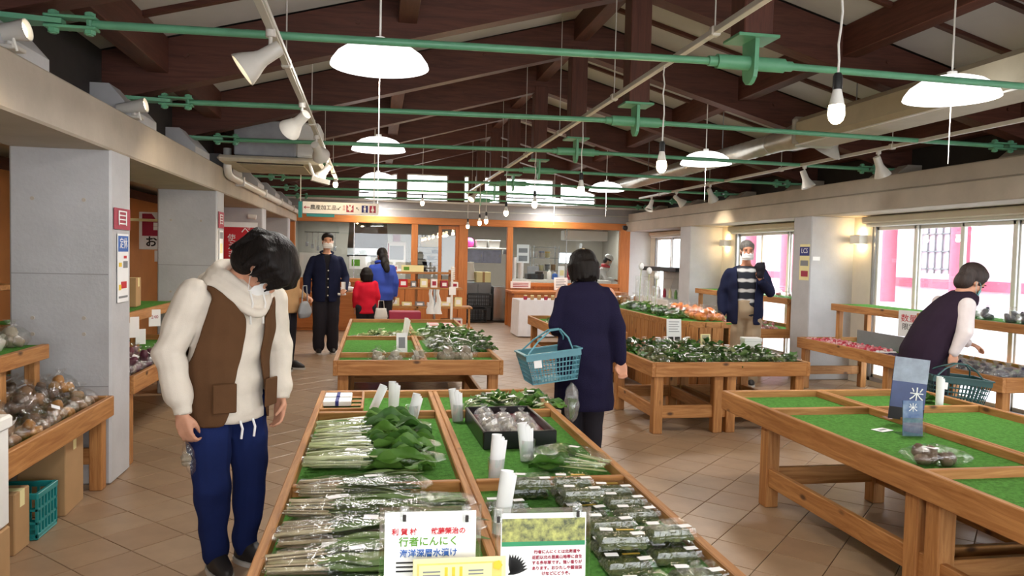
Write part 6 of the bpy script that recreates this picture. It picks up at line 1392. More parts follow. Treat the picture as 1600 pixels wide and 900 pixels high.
MT['mask_white'] = mat('mask_white', rgb(228, 226, 224), 0.85, var=0.03); MT['mask_teal'] = mat('mask_teal', rgb(120, 176, 180), 0.85, var=0.03); MT['shoe'] = mat('dark_shoe', rgb(36, 32, 32), 0.5); MT['sole'] = mat('pale_sole', rgb(190, 186, 180), 0.7)
MT['eye'] = mat('dark_eye', rgb(24, 18, 16), 0.2)
def plaid():
    m, nt, out = _new('plaid_shirt'); p = _n(nt, 'ShaderNodeBsdfPrincipled'); p.inputs['Roughness'].default_value = 0.9
    tc = _n(nt, 'ShaderNodeTexCoord'); w1 = _n(nt, 'ShaderNodeTexWave', Scale=2.6); w1.bands_direction = 'Z'; w2 = _n(nt, 'ShaderNodeTexWave', Scale=3.0); w2.bands_direction = 'X'
    nt.links.new(tc.outputs['Object'], w1.inputs['Vector']); nt.links.new(tc.outputs['Object'], w2.inputs['Vector'])
    ad = _n(nt, 'ShaderNodeMath', operation='MULTIPLY_ADD'); ad.inputs[1].default_value = 0.16; nt.links.new(w2.outputs['Fac'], ad.inputs[0]); nt.links.new(w1.outputs['Fac'], ad.inputs[2])
    cr = _n(nt, 'ShaderNodeValToRGB'); cr.color_ramp.elements[0].color = rgb(30, 34, 46); cr.color_ramp.elements[1].color = rgb(196, 196, 196); cr.color_ramp.elements[0].position = 0.72; cr.color_ramp.elements[1].position = 1.0
    nt.links.new(ad.outputs[0], cr.inputs[0]); nt.links.new(cr.outputs[0], p.inputs['Base Color']); nt.links.new(p.outputs[0], out.inputs[0]); return m
MT['plaid'] = plaid()

def vox(mb, voxel, smooth=4, fold=0.0, seed=0, cut=None, thick=0.0, freq=1.0, name='mesh'):
    me = bpy.data.meshes.new('w'); me.from_pydata(mb.v, [], mb.f); me.update()
    o = bpy.data.objects.new('w', me); COL.objects.link(o)
    m = o.modifiers.new('r', 'REMESH'); m.mode = 'VOXEL'; m.voxel_size = voxel; m.use_smooth_shade = True
    s = o.modifiers.new('s', 'SMOOTH'); s.factor = 0.5; s.iterations = smooth
    dg = bpy.context.evaluated_depsgraph_get(); dg.update(); res = bpy.data.meshes.new_from_object(o.evaluated_get(dg))
    bpy.data.objects.remove(o); bpy.data.meshes.remove(me)
    n = len(res.vertices)
    co = np.empty(n * 3, np.float32); res.vertices.foreach_get('co', co); co = co.reshape(-1, 3)
    if fold:
        no = np.empty(n * 3, np.float32); res.vertices.foreach_get('normal', no); no = no.reshape(-1, 3)
        x, y, z = co.T * freq; a = seed * 1.7
        f = np.sin(26 * z + 9 * x + 4 * np.sin(11 * y + a) + a) * 0.6 + np.sin(17 * z - 21 * x + 13 * y + 3 * np.sin(9 * z) + 2 * a) * 0.5 + np.sin(45 * z + 20 * y - 14 * x + a) * 0.3
        co += no * (fold * f)[:, None]; res.vertices.foreach_set('co', co.ravel())
    if cut is not None:
        bm = bmesh.new(); bm.from_mesh(res)
        dead = [f for f in bm.faces if cut(f.calc_center_median())]
        bmesh.ops.delete(bm, geom=dead, context='FACES')
        be = [e for e in bm.edges if e.is_boundary]
        for _ in range(14):
            acc = {}
            for e in be:
                a, b = e.verts; acc.setdefault(a, []).append(b.co.copy()); acc.setdefault(b, []).append(a.co.copy())
            for vv, l in acc.items(): vv.co = vv.co * 0.4 + sum(l, Vector()) / len(l) * 0.6
        bm.to_mesh(res); bm.free()
        if thick:
            o = bpy.data.objects.new('w', res); COL.objects.link(o); s = o.modifiers.new('t', 'SOLIDIFY'); s.thickness = thick; s.offset = 0
            dg = bpy.context.evaluated_depsgraph_get(); dg.update(); r2 = bpy.data.meshes.new_from_object(o.evaluated_get(dg)); bpy.data.objects.remove(o); res = r2
    res.polygons.foreach_set('use_smooth', [True] * len(res.polygons)); res.update()
    return res
def loft(mb, rings, n=18, M=None):
    o = len(mb.v)
    for c, rx, ry in rings:
        for j in range(n):
            a = 2 * PI * j / n; p = Vector((c[0] + rx * math.cos(a), c[1] + ry * math.sin(a), c[2])); mb.v.append(tuple(M @ p if M else p))
    for i in range(len(rings) - 1):
        for j in range(n): a = o + i * n + j; b = o + i * n + (j + 1) % n; mb.f.append((a, b, b + n, a + n))
    mb.f.append(tuple(o + j for j in range(n))[::-1]); mb.f.append(tuple(o + (len(rings) - 1) * n + j for j in range(n)))
def limb(mb, pts, rad, n=12):
    P = []; Q = []
    for i in range(len(pts) - 1):
        for k in range(5): t = k / 5; P.append(Vector(pts[i]).lerp(Vector(pts[i + 1]), t)); Q.append(rad[i] + (rad[i + 1] - rad[i]) * t)
    P.append(Vector(pts[-1])); Q.append(rad[-1]); mb.tube(P, Q, n)
    for p, r in zip(pts, rad): mb.ell(p, (r, r, r), 10, 6)
def hand(mb, wrist, d, nrm, thumb, curl=0.5, s=1.0, grip=0.0):
    """wrist point, finger direction d, palm normal (towards the palm side), thumb side vector; curl per joint in radians"""
    w = Vector(wrist); d = Vector(d).normalized(); nrm = Vector(nrm); nrm = (nrm - d * nrm.dot(d)).normalized(); t = d.cross(nrm); t = t if t.dot(Vector(thumb)) > 0 else -t
    def pt(a, b, c): return w + d * a * s + t * b * s + nrm * c * s
    for b in (-0.028, -0.010, 0.010, 0.028): mb.tube([pt(0.0, b * 0.5, 0), pt(0.04, b * 0.95, 0.0), pt(0.088, b, 0.004)], [0.016 * s, 0.0155 * s, 0.011 * s], 8)
    for b, L in ((0.030, 0.072), (0.010, 0.080), (-0.010, 0.075), (-0.028, 0.060)):
        p = pt(0.086, b, 0.004); dd = d.copy(); q = [p]; ax = t
        for k, f in enumerate((0.45, 0.32, 0.23)):
            rot = Quaternion(d.cross(nrm).normalized(), curl * (k + 0.6)); dd = rot @ d; p = p + dd * L * f * s; q.append(p)
        mb.tube(q, [0.0092 * s, 0.0088 * s, 0.0082 * s, 0.007 * s], 8)
        mb.ell(q[-1], (0.007 * s,) * 3, 6, 4)
    q = [pt(0.018, 0.022, 0.004), pt(0.045, 0.045, 0.014), pt(0.072, 0.052 - 0.02 * curl, 0.022 + 0.02 * curl), pt(0.094, 0.050 - 0.035 * curl, 0.030 + 0.035 * curl)]
    mb.tube(q, [0.014 * s, 0.012 * s, 0.0105 * s, 0.008 * s], 8); mb.ell(q[-1], (0.008 * s,) * 3, 6, 4)
def head_prims(mb, H, s=1.0):
    E = lambda c, r, M=None: mb.ell((0, 0, 0), tuple(x * s for x in r), 18, 12, H @ Matrix.Translation(Vector(c) * s) @ (M or Matrix()))
    E((0, 0.012, 0.025), (0.074, 0.092, 0.088)); E((0, -0.025, -0.035), (0.062, 0.062, 0.075)); E((0, -0.045, -0.085), (0.036, 0.036, 0.028))
    E((0, -0.062, 0.02), (0.050, 0.026, 0.040)); E((0, -0.090, -0.022), (0.011, 0.018, 0.020)); E((0, -0.083, 0.0), (0.008, 0.012, 0.026)); E((0, -0.080, -0.058), (0.020, 0.010, 0.009))
    for sx in (-1, 1): E((sx * 0.073, 0.012, -0.012), (0.010, 0.020, 0.030)); E((sx * 0.036, -0.066, -0.03), (0.022, 0.018, 0.022)); E((sx * 0.03, -0.078, 0.022), (0.022, 0.010, 0.007))
def face_bits(root, H, s=1.0):
    for sx in (-1, 1):
        MB().ell((0, 0, 0), (0.014 * s, 0.006 * s, 0.0055 * s), 10, 6, H @ Matrix.Translation((sx * 0.031 * s, -0.0815 * s, 0.004 * s))).build('eye', 'eye', root, True)
        MB().ell((0, 0, 0), (0.018 * s, 0.004 * s, 0.0035 * s), 10, 6, H @ Matrix.Translation((sx * 0.032 * s, -0.0875 * s, 0.025 * s))).build('eyebrow', 'hair_black', root, True)
def mask_part(root, H, m='mask_white', s=1.0):
    def fn(u, v):
        a = (u - 0.5) * 2.3; z = -0.105 + 0.098 * v; bul = 1 + 0.10 * math.sin(PI * v) * (1 - abs(u - 0.5) * 1.2)
        k = 0.80 + 0.20 * math.sin(PI * min(1, v * 0.7 + 0.25))
        return tuple(H @ Vector((math.sin(a) * 0.077 * k * s, (-0.022 - math.cos(a) * 0.073 * k * bul + 0.003 * math.sin(v * 16)) * s, z * s)))
    o = MB().grid(fn, 18, 12).build('face_mask', m, root, 'all')
    for sx in (-1, 1):
        p = lambda x, y, z: H @ Vector((sx * x * s, y * s, z * s))
        MB().tube([p(0.070, -0.05, -0.015), p(0.080, -0.01, 0.0), p(0.082, 0.022, 0.0), p(0.080, 0.0, -0.04), p(0.066, -0.05, -0.085)], 0.0016 * s, 5).build('ear_loop', m, o, True)
def hair_part(root, H, m='hair_black', s=1.0, style='short', voxel=0.008, seed=0):
    mb = MB(); r = random.Random(seed)
    E = lambda c, rr: mb.ell((0, 0, 0), tuple(x * s for x in rr), 18, 12, H @ Matrix.Translation(Vector(c) * s))
    cutM = H.inverted()
    if style == 'short':
        E((0, 0.020, 0.042), (0.084, 0.100, 0.088)); E((0, 0.055, -0.02), (0.074, 0.060, 0.075))
        for k in range(26):
            a = r.uniform(-1.3, 1.3); p0 = Vector((math.sin(a) * 0.065, -0.052 * math.cos(a) + 0.01, 0.085)); p1 = Vector((math.sin(a) * 0.083, -0.078 * math.cos(a) + 0.01, 0.035 + r.uniform(-0.012, 0.018)))
            mb.tube([H @ (p0 * s), H @ ((p0 + p1) / 2 * s + Vector((0, -0.008, 0.01)) * s), H @ (p1 * s)], [0.014 * s, 0.011 * s, 0.005 * s], 6)
    elif style == 'mop':
        E((0, 0.018, 0.050), (0.098, 0.112, 0.092)); E((0, 0.06, -0.02), (0.086, 0.070, 0.085)); E((0.02, -0.03, 0.07), (0.08, 0.07, 0.05))
        for k in range(80):
            a = r.uniform(-PI, PI); p0 = Vector((math.sin(a) * 0.07, -0.08 * math.cos(a) + 0.015, 0.09)); f = abs(a) / PI
            L = r.uniform(0.09, 0.135) if f < 0.75 else r.uniform(0.12, 0.17)
            p2 = Vector((math.sin(a) * 0.104 + r.uniform(-0.012, 0.012), -0.115 * math.cos(a) + 0.018, 0.085 - L)); p1 = (p0 + p2) / 2 + Vector((math.sin(a) * 0.022, -0.028 * math.cos(a), 0.028))
            mb.tube([H @ (p0 * s), H @ (p1 * s), H @ (p2 * s)], [0.018 * s, 0.014 * s, 0.004 * s], 6)
    elif style == 'bob':
        E((0, 0.018, 0.035), (0.094, 0.108, 0.092)); E((0, 0.050, -0.035), (0.096, 0.075, 0.090)); E((0, 0.058, -0.085), (0.085, 0.052, 0.050))
        for k in range(60):
            a = r.uniform(0.9, 2 * PI - 0.9); d = Vector((math.sin(a), -math.cos(a), 0)); p0 = d * 0.06 + Vector((0, 0.015, 0.08)); p2 = Vector((d.x * 0.095, d.y * 0.098 + 0.02, -0.10 + r.uniform(-0.03, 0.02))); p1 = Vector((d.x * 0.102, d.y * 0.11 + 0.018, 0.0))
            mb.tube([H @ (p0 * s), H @ (p1 * s), H @ (p2 * s)], [0.016 * s, 0.013 * s, 0.004 * s], 6)
    elif style == 'long':
        E((0, 0.018, 0.035), (0.088, 0.104, 0.090)); E((0, 0.065, -0.06), (0.078, 0.06, 0.11)); E((0, 0.12, -0.16), (0.072, 0.045, 0.12)); E((0.0, 0.17, -0.25), (0.055, 0.035, 0.09))
    face = lambda c: (lambda q: q.y < -0.045 * s and -0.2 < q.z < (0.045 if style != 'mop' else 0.03) * s and abs(q.x) < 0.062 * s)(cutM @ c)
    me = vox(mb, voxel * s, 2, 0.0025, seed, cut=face); me.materials.append(MT[m])
    return obj('hair', me, root)
def shoe_pair(root, feet, m='shoe', s=1.0, yaw=(0.0, 0.0)):
    for (x, y, z), a in zip(feet, yaw):
        M = T(x, y, z, a); q = MB(); loft(q, [((0, -0.04, 0.02), 0.043 * s, 0.115 * s), ((0, -0.04, 0.05), 0.043 * s, 0.11 * s), ((0, -0.01, 0.085), 0.038 * s, 0.075 * s), ((0, 0.012, 0.11), 0.036 * s, 0.048 * s)], 16, M)
        sh = vox(q, 0.009, 3); sh.materials.append(MT[m]); o = obj('shoe', sh, root)
        MB().lathe([(0.0, 0), (1, 0), (1, 1), (0, 1)], 18, M @ Matrix.Translation((0, -0.04, 0.0)) @ Matrix.Diagonal((0.046 * s, 0.118 * s, 0.022, 1)), caps=False).build('sole', 'sole', o, True)
def person(label, loc, rz, c):
    """c: dict of local joints; x = viewer's right when facing -y"""
    t = thing('person', label, 'person', loc, rz); v = c.get('voxel', 0.011); sm = c.get('smooth', 4)
    sp = c['spine']; H = c['head']; hs = c.get('hs', 1.0); sk = c.get('skin', 'skin')
    b = MB(); loft(b, [(p, rx, ry) for p, rx, ry in sp])
    nk = c['neck']; limb(b, [sp[-1][0], nk, tuple(H @ Vector((0, 0.02, -0.05)))], [0.06, 0.052, 0.05])
    head_prims(b, H, hs)
    for side in 'lr':
        A = c['arm_' + side]; limb(b, A, [0.048, 0.038, 0.026]); h = c.get('hand_' + side)
        if h: hand(b, A[-1], *h)
        L = c['leg_' + side]; limb(b, L, [0.080, 0.055, 0.038]); f = Vector(L[-1]); b.ell((f.x, f.y - 0.03, f.z - 0.03), (0.028, 0.07, 0.028), 12, 8)
    me = vox(b, v, sm); me.materials.append(MT[sk]); obj('body', me, t)
    return t
def garment(t, name, m, mb, v=0.012, sm=3, fold=0.003, seed=0, cut=None, thick=0.0, freq=1.0):
    me = vox(mb, v, sm, fold, seed, cut, thick, freq); me.materials.append(MT[m]); return obj(name, me, t)
def grown(sp, d, z0=None, z1=None): return [(p, rx + d * (0.5 if i >= len(sp) - 3 else 1), ry + d) for i, (p, rx, ry) in enumerate(sp) if (z0 is None or p[2] >= z0) and (z1 is None or p[2] <= z1)]
def HM(x, y, z, pitch=0, turn=0, tilt=0): return Matrix.Translation((x, y, z)) @ Euler((pitch, tilt, turn), 'XYZ').to_matrix().to_4x4()
def stand(h=1.70, sh=0.19, hip=0.09, lean=0.0):
    k = h / 1.70
    return dict(spine=[((0, 0, 0.80 * k), 0.15, 0.10), ((0, 0, 0.90 * k), 0.162, 0.112), ((0, -lean * 0.3, 1.03 * k), 0.148, 0.102), ((0, -lean * 0.6, 1.22 * k), 0.165, 0.115), ((0, -lean * 0.9, 1.34 * k), 0.170, 0.105), ((0, -lean, 1.405 * k), 0.115, 0.08), ((0, -lean, 1.43 * k), 0.07, 0.06)],
                neck=(0, -lean - 0.005, 1.47 * k), head=HM(0, -lean - 0.02, 1.60 * k), arm_l=[(sh - 0.01, -lean, 1.335 * k), (sh + 0.055, 0.01 - lean * 0.7, 1.09 * k), (sh + 0.06, -0.06 - lean * 0.7, 0.86 * k)], arm_r=[(-sh + 0.01, -lean, 1.335 * k), (-sh - 0.055, 0.01 - lean * 0.7, 1.09 * k), (-sh - 0.06, -0.06 - lean * 0.7, 0.86 * k)],
                leg_l=[(hip, 0, 0.86 * k), (hip + 0.005, -0.01, 0.47 * k), (hip + 0.01, 0.01, 0.085)], leg_r=[(-hip, 0, 0.86 * k), (-hip - 0.005, -0.01, 0.47 * k), (-hip - 0.01, 0.01, 0.085)],
                hand_l=((0, -0.15, -1), (-1, 0, 0), (0, -1, 0), 0.35), hand_r=((0, -0.15, -1), (1, 0, 0), (0, -1, 0), 0.35))
def trousers(t, c, m, d=0.022, v=0.012, flare=0.0, fold=0.004, top=None, bottom=0.05, seed=1, crotch=0.0, name='trousers'):
    b = MB(); sp = c['spine']; loft(b, [(p, rx + d * 0.8, ry + d * 0.8) for p, rx, ry in sp if p[2] <= (top or sp[2][0][2])])
    for s_ in 'lr':
        L = c['leg_' + s_]; a = Vector(L[2]); e = (a.x, a.y, bottom + 0.05)
        limb(b, [L[0], L[1], e], [0.084 + d, 0.060 + d + flare * 0.4, 0.045 + d + flare])
    if crotch: b.ell(((L[0][0] + c['leg_r'][0][0]) / 2, 0, L[0][2] - crotch), (0.10, 0.085, 0.09), 12, 8)
    return garment(t, name, m, b, v, 4, fold, seed)
def top_garment(t, c, name, m, d=0.03, v=0.012, z0=0.78, sleeves=True, cuff=0.0, fold=0.003, seed=2, cut=None, thick=0.0, hem_flare=0.0, arm_d=0.013, arm_to=1.0, neck_d=0.0):
    b = MB(); R_ = grown(c['spine'], d, z0); p, rx, ry = R_[0]; R_ = [((p[0], p[1], z0), rx + hem_flare, ry + hem_flare)] + R_; loft(b, R_[:-1] + [(R_[-1][0], R_[-1][1] - d + neck_d, R_[-1][2] - d + neck_d)])
    if sleeves:
        for s_ in 'lr':
            A = [Vector(q) for q in c['arm_' + s_]]; e = A[1].lerp(A[2], arm_to); limb(b, [A[0], A[1], e], [0.047 + arm_d, 0.040 + arm_d, 0.032 + arm_d * 0.8])
    return garment(t, name, m, b, v, 9, fold, seed, cut, thick)

# ---- 1. young man looking down at the near table
c = stand(1.64, 0.185); 
c.update(spine=[((0, 0.02, 0.74), 0.15, 0.10), ((0, 0.02, 0.84), 0.155, 0.11), ((0, 0.01, 0.97), 0.146, 0.102), ((0.005, -0.01, 1.14), 0.166, 0.115), ((0.01, -0.035, 1.26), 0.170, 0.105), ((0.012, -0.055, 1.335), 0.112, 0.082), ((0.012, -0.06, 1.36), 0.068, 0.06)],
         neck=(0.012, -0.085, 1.39), head=HM(0.07, -0.170, 1.415, R(60), R(38), 0), arm_r=[(-0.185, -0.02, 1.295), (-0.275, 0.02, 1.05), (-0.262, -0.06, 0.79)], arm_l=[(0.190, -0.05, 1.27), (0.25, -0.03, 1.02), (0.215, -0.10, 0.80)],
         hand_r=((0.05, -0.25, -1), (1, 0.3, 0), (0.2, -1, 0), 0.75), hand_l=((-0.25, -0.3, -1), (-1, 0, 0), (0, -1, 0), 0.5),
         leg_r=[(-0.095, 0.02, 0.80), (-0.105, -0.04, 0.43), (-0.035, 0.04, 0.085)], leg_l=[(0.095, 0.02, 0.80), (0.11, -0.02, 0.43), (0.12, 0.03, 0.085)], voxel=0.0075, smooth=3, hs=1.06)
m1 = person('young man in brown vest and cream hoodie looking down at the table', (-0.665, 3.62, 0), R(44), c)
trousers(m1, c, 'pants_navy', 0.026, 0.008, -0.014, 0.0065, crotch=0.06, bottom=0.03)
def hood_body():
    b = MB(); loft(b, [((0, 0.01, 0.72), 0.178, 0.140), ((0, 0.01, 0.76), 0.192, 0.152)] + grown(c['spine'], 0.032, 0.84)[:-1] + [((0.012, -0.055, 1.37), 0.085, 0.075)])
    for A, e in ((c['arm_r'], 1.0), (c['arm_l'], 1.0)):
        limb(b, A[:2] + [tuple(Vector(A[1]).lerp(Vector(A[2]), 0.74))], [0.076, 0.068, 0.060]); w = Vector(A[1]).lerp(Vector(A[2]), 0.72); w2 = Vector(A[1]).lerp(Vector(A[2]), 1.02); b.tube([w, w2], [0.042, 0.039], 12)
    return b
garment(m1, 'hoodie', 'hoodie', hood_body(), 0.008, 4, 0.0062, 3, freq=1.25)
hb = MB()      # hood: soft folds round the neck meeting in a V, falling at the back
for kk, (rr_, dz, th) in enumerate(((0.088, 0.018, 0.024), (0.112, -0.006, 0.026), (0.135, -0.035, 0.022))):
    pts = []
    for k in range(25):
        a = 2 * PI * k / 24; cf = math.cos(a)
        pts.append((0.012 + rr_ * math.sin(a) * (1.0 - 0.25 * max(0, cf)), -0.05 - rr_ * cf * 0.95 - 0.025 * max(0, cf), 1.375 + dz - (0.085 + 0.02 * kk) * max(0, cf) ** 1.5 + 0.03 * max(0, -cf)))
    hb.tube(pts, [th + 0.008 * max(0, -math.cos(2 * PI * k / 24)) for k in range(25)], 10)
hb.ell((0.01, 0.10, 1.30), (0.13, 0.055, 0.11), 14, 8)
garment(m1, 'hood', 'hoodie', hb, 0.007, 2, 0.002, 5, freq=1.3)
c1 = c
def vest_body():
    b = MB(); loft(b, [((0, 0.012, 0.70), 0.192, 0.160), ((0, 0.01, 0.80), 0.200, 0.168)] + grown(c['spine'], 0.052, 0.9)[:-2] + [((0.012, -0.05, 1.345), 0.155, 0.105)]); return b
def vest_cut(q):
    if q.z < 0.715 or q.z > 1.335: return True
    op = 0.055 + 0.055 * max(0, (1.02 - q.z) / 0.25) + 0.10 * max(0, (q.z - 1.20) / 0.13)
    if q.y < 0.0 and abs(q.x - 0.02) < op: return True
    if q.z > 1.29 and math.hypot(q.x - 0.012, q.y + 0.05) < 0.10: return True
    for A in (c['arm_r'][0], c['arm_l'][0]):
        pass
    for A in (c1['arm_r'], c1['arm_l']):
        a0, a1 = Vector(A[0]), Vector(A[1]); d_ = a1 - a0; k_ = max(0, min(1, (q - a0).dot(d_) / d_.length_squared)); 
        if abs(q.x) > 0.15 and (q - (a0 + d_ * k_)).length < 0.098: return True
    return False
v_ = garment(m1, 'vest', 'vest', vest_body(), 0.009, 3, 0.004, 7, vest_cut, 0.008)
for sx, z in ((-0.115, 0.86), (0.13, 0.86)):
    MB().cb2(-0.05, 0.05, -0.005, 0.005, -0.08, 0.05, 0.004, T(sx, -0.150 if sx < 0 else -0.142, z, R(-22 if sx < 0 else 24), 0.03)).build('patch_pocket', 'vest', v_)
for sx in (-0.02, 0.045): MB().tube([(sx, -0.19, 1.315), (sx + 0.004, -0.205, 1.26), (sx - 0.004, -0.200, 1.20), (sx, -0.196, 1.17)], 0.0045, 6).build('hood_cord', 'white_metal', m1, True)
for sx in (-0.035, 0.03): MB().tube([(sx, -0.145, 0.735), (sx + 0.004, -0.158, 0.70), (sx, -0.155, 0.655)], 0.0055, 6).build('waist_cord', 'paper', m1, True)
hair_part(m1, c['head'], 'hair_black', 1.17, 'mop', 0.0062, 3); mask_part(m1, c['head'], 'mask_white', 1.08); face_bits(m1, c['head'], 1.06)
shoe_pair(m1, [(-0.035, 0.03, 0.0), (0.12, 0.02, 0.0)], 'shoe', 1.05, (R(-12), R(10)))
W1 = m1.matrix_basis.copy() if False else T(-0.665, 3.62, 0, R(44))
hp = W1 @ Vector((-0.262, -0.095, 0.655))
t = thing('held_bag', 'small crinkled clear bag held in the young man\'s right hand', 'bag', hp, R(20)); obj('bag', film(0.14, 0.08, 0.05, 1), t, T(0, 0, 0.02, 0, 0, R(80)) @ Matrix.Translation((0, 0, -0.025)))
for i in range(3): o = obj('mushroom', lumps((0.034, 0.03, 0.026), 'mushroom')[i], t); o.location = (0.0, 0.012 * (i - 1), -0.05 - 0.02 * (i % 2)); o.scale = (0.6,) * 3

# ---- 2. man in a navy jacket walking towards the viewer
c = stand(1.74, 0.2); c.update(head=HM(0.01, -0.03, 1.645), arm_l=[(0.185, 0, 1.365), (0.28, 0.02, 1.12), (0.25, -0.16, 0.95)], hand_l=((-0.3, -1, -0.2), (-0.3, 0, -1), (0, 0, 1), 0.7), arm_r=[(-0.185, 0, 1.365), (-0.275, 0.02, 1.13), (-0.27, -0.05, 0.90)], voxel=0.013)
m2 = person('man in dark navy jacket and white mask facing the viewer', (-0.72, 11.3, 0), R(8), c)
trousers(m2, c, 'charcoal', 0.03, 0.015, 0.01, 0.004)
top_garment(m2, c, 'inner_shirt', 'charcoal', 0.018, 0.014, 0.86, False)
j = top_garment(m2, c, 'jacket', 'navy', 0.045, 0.014, 0.76, cut=lambda q: (q.y < -0.03 and abs(q.x) < 0.02 + 0.20 * max(0, q.z - 1.28)) or q.z > 1.47 or (q.z < 0.765), thick=0.008, arm_d=0.018)
for k in range(4): MB().ell((0.012, -0.165 + 0.006 * k, 1.22 - 0.12 * k), (0.011, 0.005, 0.011), 8, 6).build('button', 'lamp_grey', j, True)
MB().tube([(0.09 * math.sin(a), -0.01 - 0.085 * math.cos(a), 1.475 - 0.03 * math.cos(a)) for a in [0.5 + (2 * PI - 1.0) * k / 14 for k in range(15)]], 0.017, 8, flat=0.6).build('collar', 'navy', j, True)
hair_part(m2, c['head'], 'hair_black', 1.03, 'short', 0.011, 4); mask_part(m2, c['head']); face_bits(m2, c['head']); shoe_pair(m2, [(-0.1, 0.01, 0), (0.1, 0.01, 0)])
t = thing('folded_paper', 'curled white paper held by the man in navy', 'paper', (-0.49, 11.12, 0.90), R(8)); MB().grid(lambda u, v: (0.02 + 0.03 * math.cos(u * 3), -0.02 + 0.03 * math.sin(u * 3), v * 0.16), 8, 4).build('sheet', 'paper', t, 'all'); MB().cb2(-0.06, 0.06, -0.03, 0.03, -0.03, 0.0, 0.008).build('packet', 'paper', t)

# ---- 3. shopper hidden behind the young man
c = stand(1.56, 0.17); c.update(voxel=0.014, head=HM(0, -0.02, 1.46, R(10)), arm_l=[(0.17, 0, 1.25), (0.21, 0.0, 1.0), (0.18, -0.15, 0.92)], hand_l=((0, -1, -0.2), (0, 0, -1), (-1, 0, 0), 0.9))
m3 = person('shopper in tan top and dark leggings behind the young man', (-1.10, 9.75, 0), R(70), c)
trousers(m3, c, 'charcoal', 0.012, 0.014, 0.0, 0.002); top_garment(m3, c, 'knit_top', 'tan_cloth', 0.035, 0.015, 0.72); hair_part(m3, c['head'], 'hair_brown', 1.02, 'bob', 0.012, 5); mask_part(m3, c['head']); face_bits(m3, c['head']); shoe_pair(m3, [(-0.1, 0.01, 0), (0.1, -0.06, 0)], 'shoe', 0.95)
t = thing('shoulder_bag', 'grey cloth bag carried by the shopper in tan', 'bag', (-0.88, 9.72, 0.66), R(70)); q = MB(); loft(q, [((0, 0, 0), 0.12, 0.05), ((0, 0, 0.06), 0.15, 0.07), ((0, 0, 0.18), 0.11, 0.04), ((0, 0, 0.21), 0.06, 0.02)]); garment(t, 'body', 'grey', q, 0.012, 3, 0.003); MB().tube([(-0.08, 0, 0.19), (-0.05, 0, 0.40), (0.05, 0, 0.40), (0.08, 0, 0.19)], 0.008, 6).build('strap', 'grey', t, True)

# ---- 4. child in red, 5. woman in blue (both from behind)
c = stand(1.22, 0.135, 0.07); c['spine'] = [(p, rx * 0.76, ry * 0.8) for p, rx, ry in c['spine']]; c.update(voxel=0.014, hs=0.92, head=HM(0, -0.015, 1.135)); c['arm_l'] = [(0.135, 0, 0.98), (0.18, 0.01, 0.78), (0.175, -0.06, 0.62)]; c['arm_r'] = [(-0.135, 0, 0.98), (-0.18, 0.01, 0.78), (-0.175, -0.06, 0.62)]
m4 = person('child in a bright red top seen from behind', (-0.16, 12.45, 0), R(190), c)
trousers(m4, c, 'charcoal', 0.02, 0.014, 0.0, 0.003); top_garment(m4, c, 'red_top', 'red_cloth', 0.035, 0.014, 0.50, hem_flare=0.01); hair_part(m4, c['head'], 'hair_black', 0.97, 'bob', 0.012, 6); face_bits(m4, c['head'], 0.92); shoe_pair(m4, [(-0.08, 0.01, 0), (0.08, 0.01, 0)], 'shoe', 0.8)
t = thing('tote_bag', 'pale tote bag hanging beside the child in red', 'bag', (0.08, 12.32, 0.36), R(190)); q = MB(); loft(q, [((0, 0, 0), 0.09, 0.03), ((0, 0, 0.1), 0.11, 0.045), ((0, 0, 0.24), 0.09, 0.02)]); garment(t, 'body', 'lamp_grey', q, 0.012, 3, 0.003); MB().tube([(-0.05, 0, 0.23), (-0.04, 0, 0.36), (0.04, 0, 0.36), (0.05, 0, 0.23)], 0.006, 6).build('strap', 'lamp_grey', t, True)
c = stand(1.57, 0.175); c.update(voxel=0.014, head=HM(0, -0.05, 1.45, R(18), R(10)))
m5 = person('woman in a blue jacket with long black hair seen from behind', (0.09, 12.75, 0), R(188), c)
trousers(m5, c, 'charcoal', 0.02, 0.014, 0.0, 0.003); j = top_garment(m5, c, 'jacket', 'blue_cloth', 0.045, 0.014, 0.70, fold=0.005, arm_d=0.018); MB().tube([(0.10 * math.sin(a), -0.03 + 0.10 * -math.cos(a), 1.335 - 0.02 * math.cos(a)) for a in [2 * PI * k / 16 for k in range(17)]], 0.026, 8).build('collar', 'blue_cloth', j, True)
hair_part(m5, c['head'], 'hair_black', 1.05, 'long', 0.012, 7); mask_part(m5, c['head']); face_bits(m5, c['head']); shoe_pair(m5, [(-0.1, 0.01, 0), (0.1, 0.01, 0)], 'shoe', 0.95)

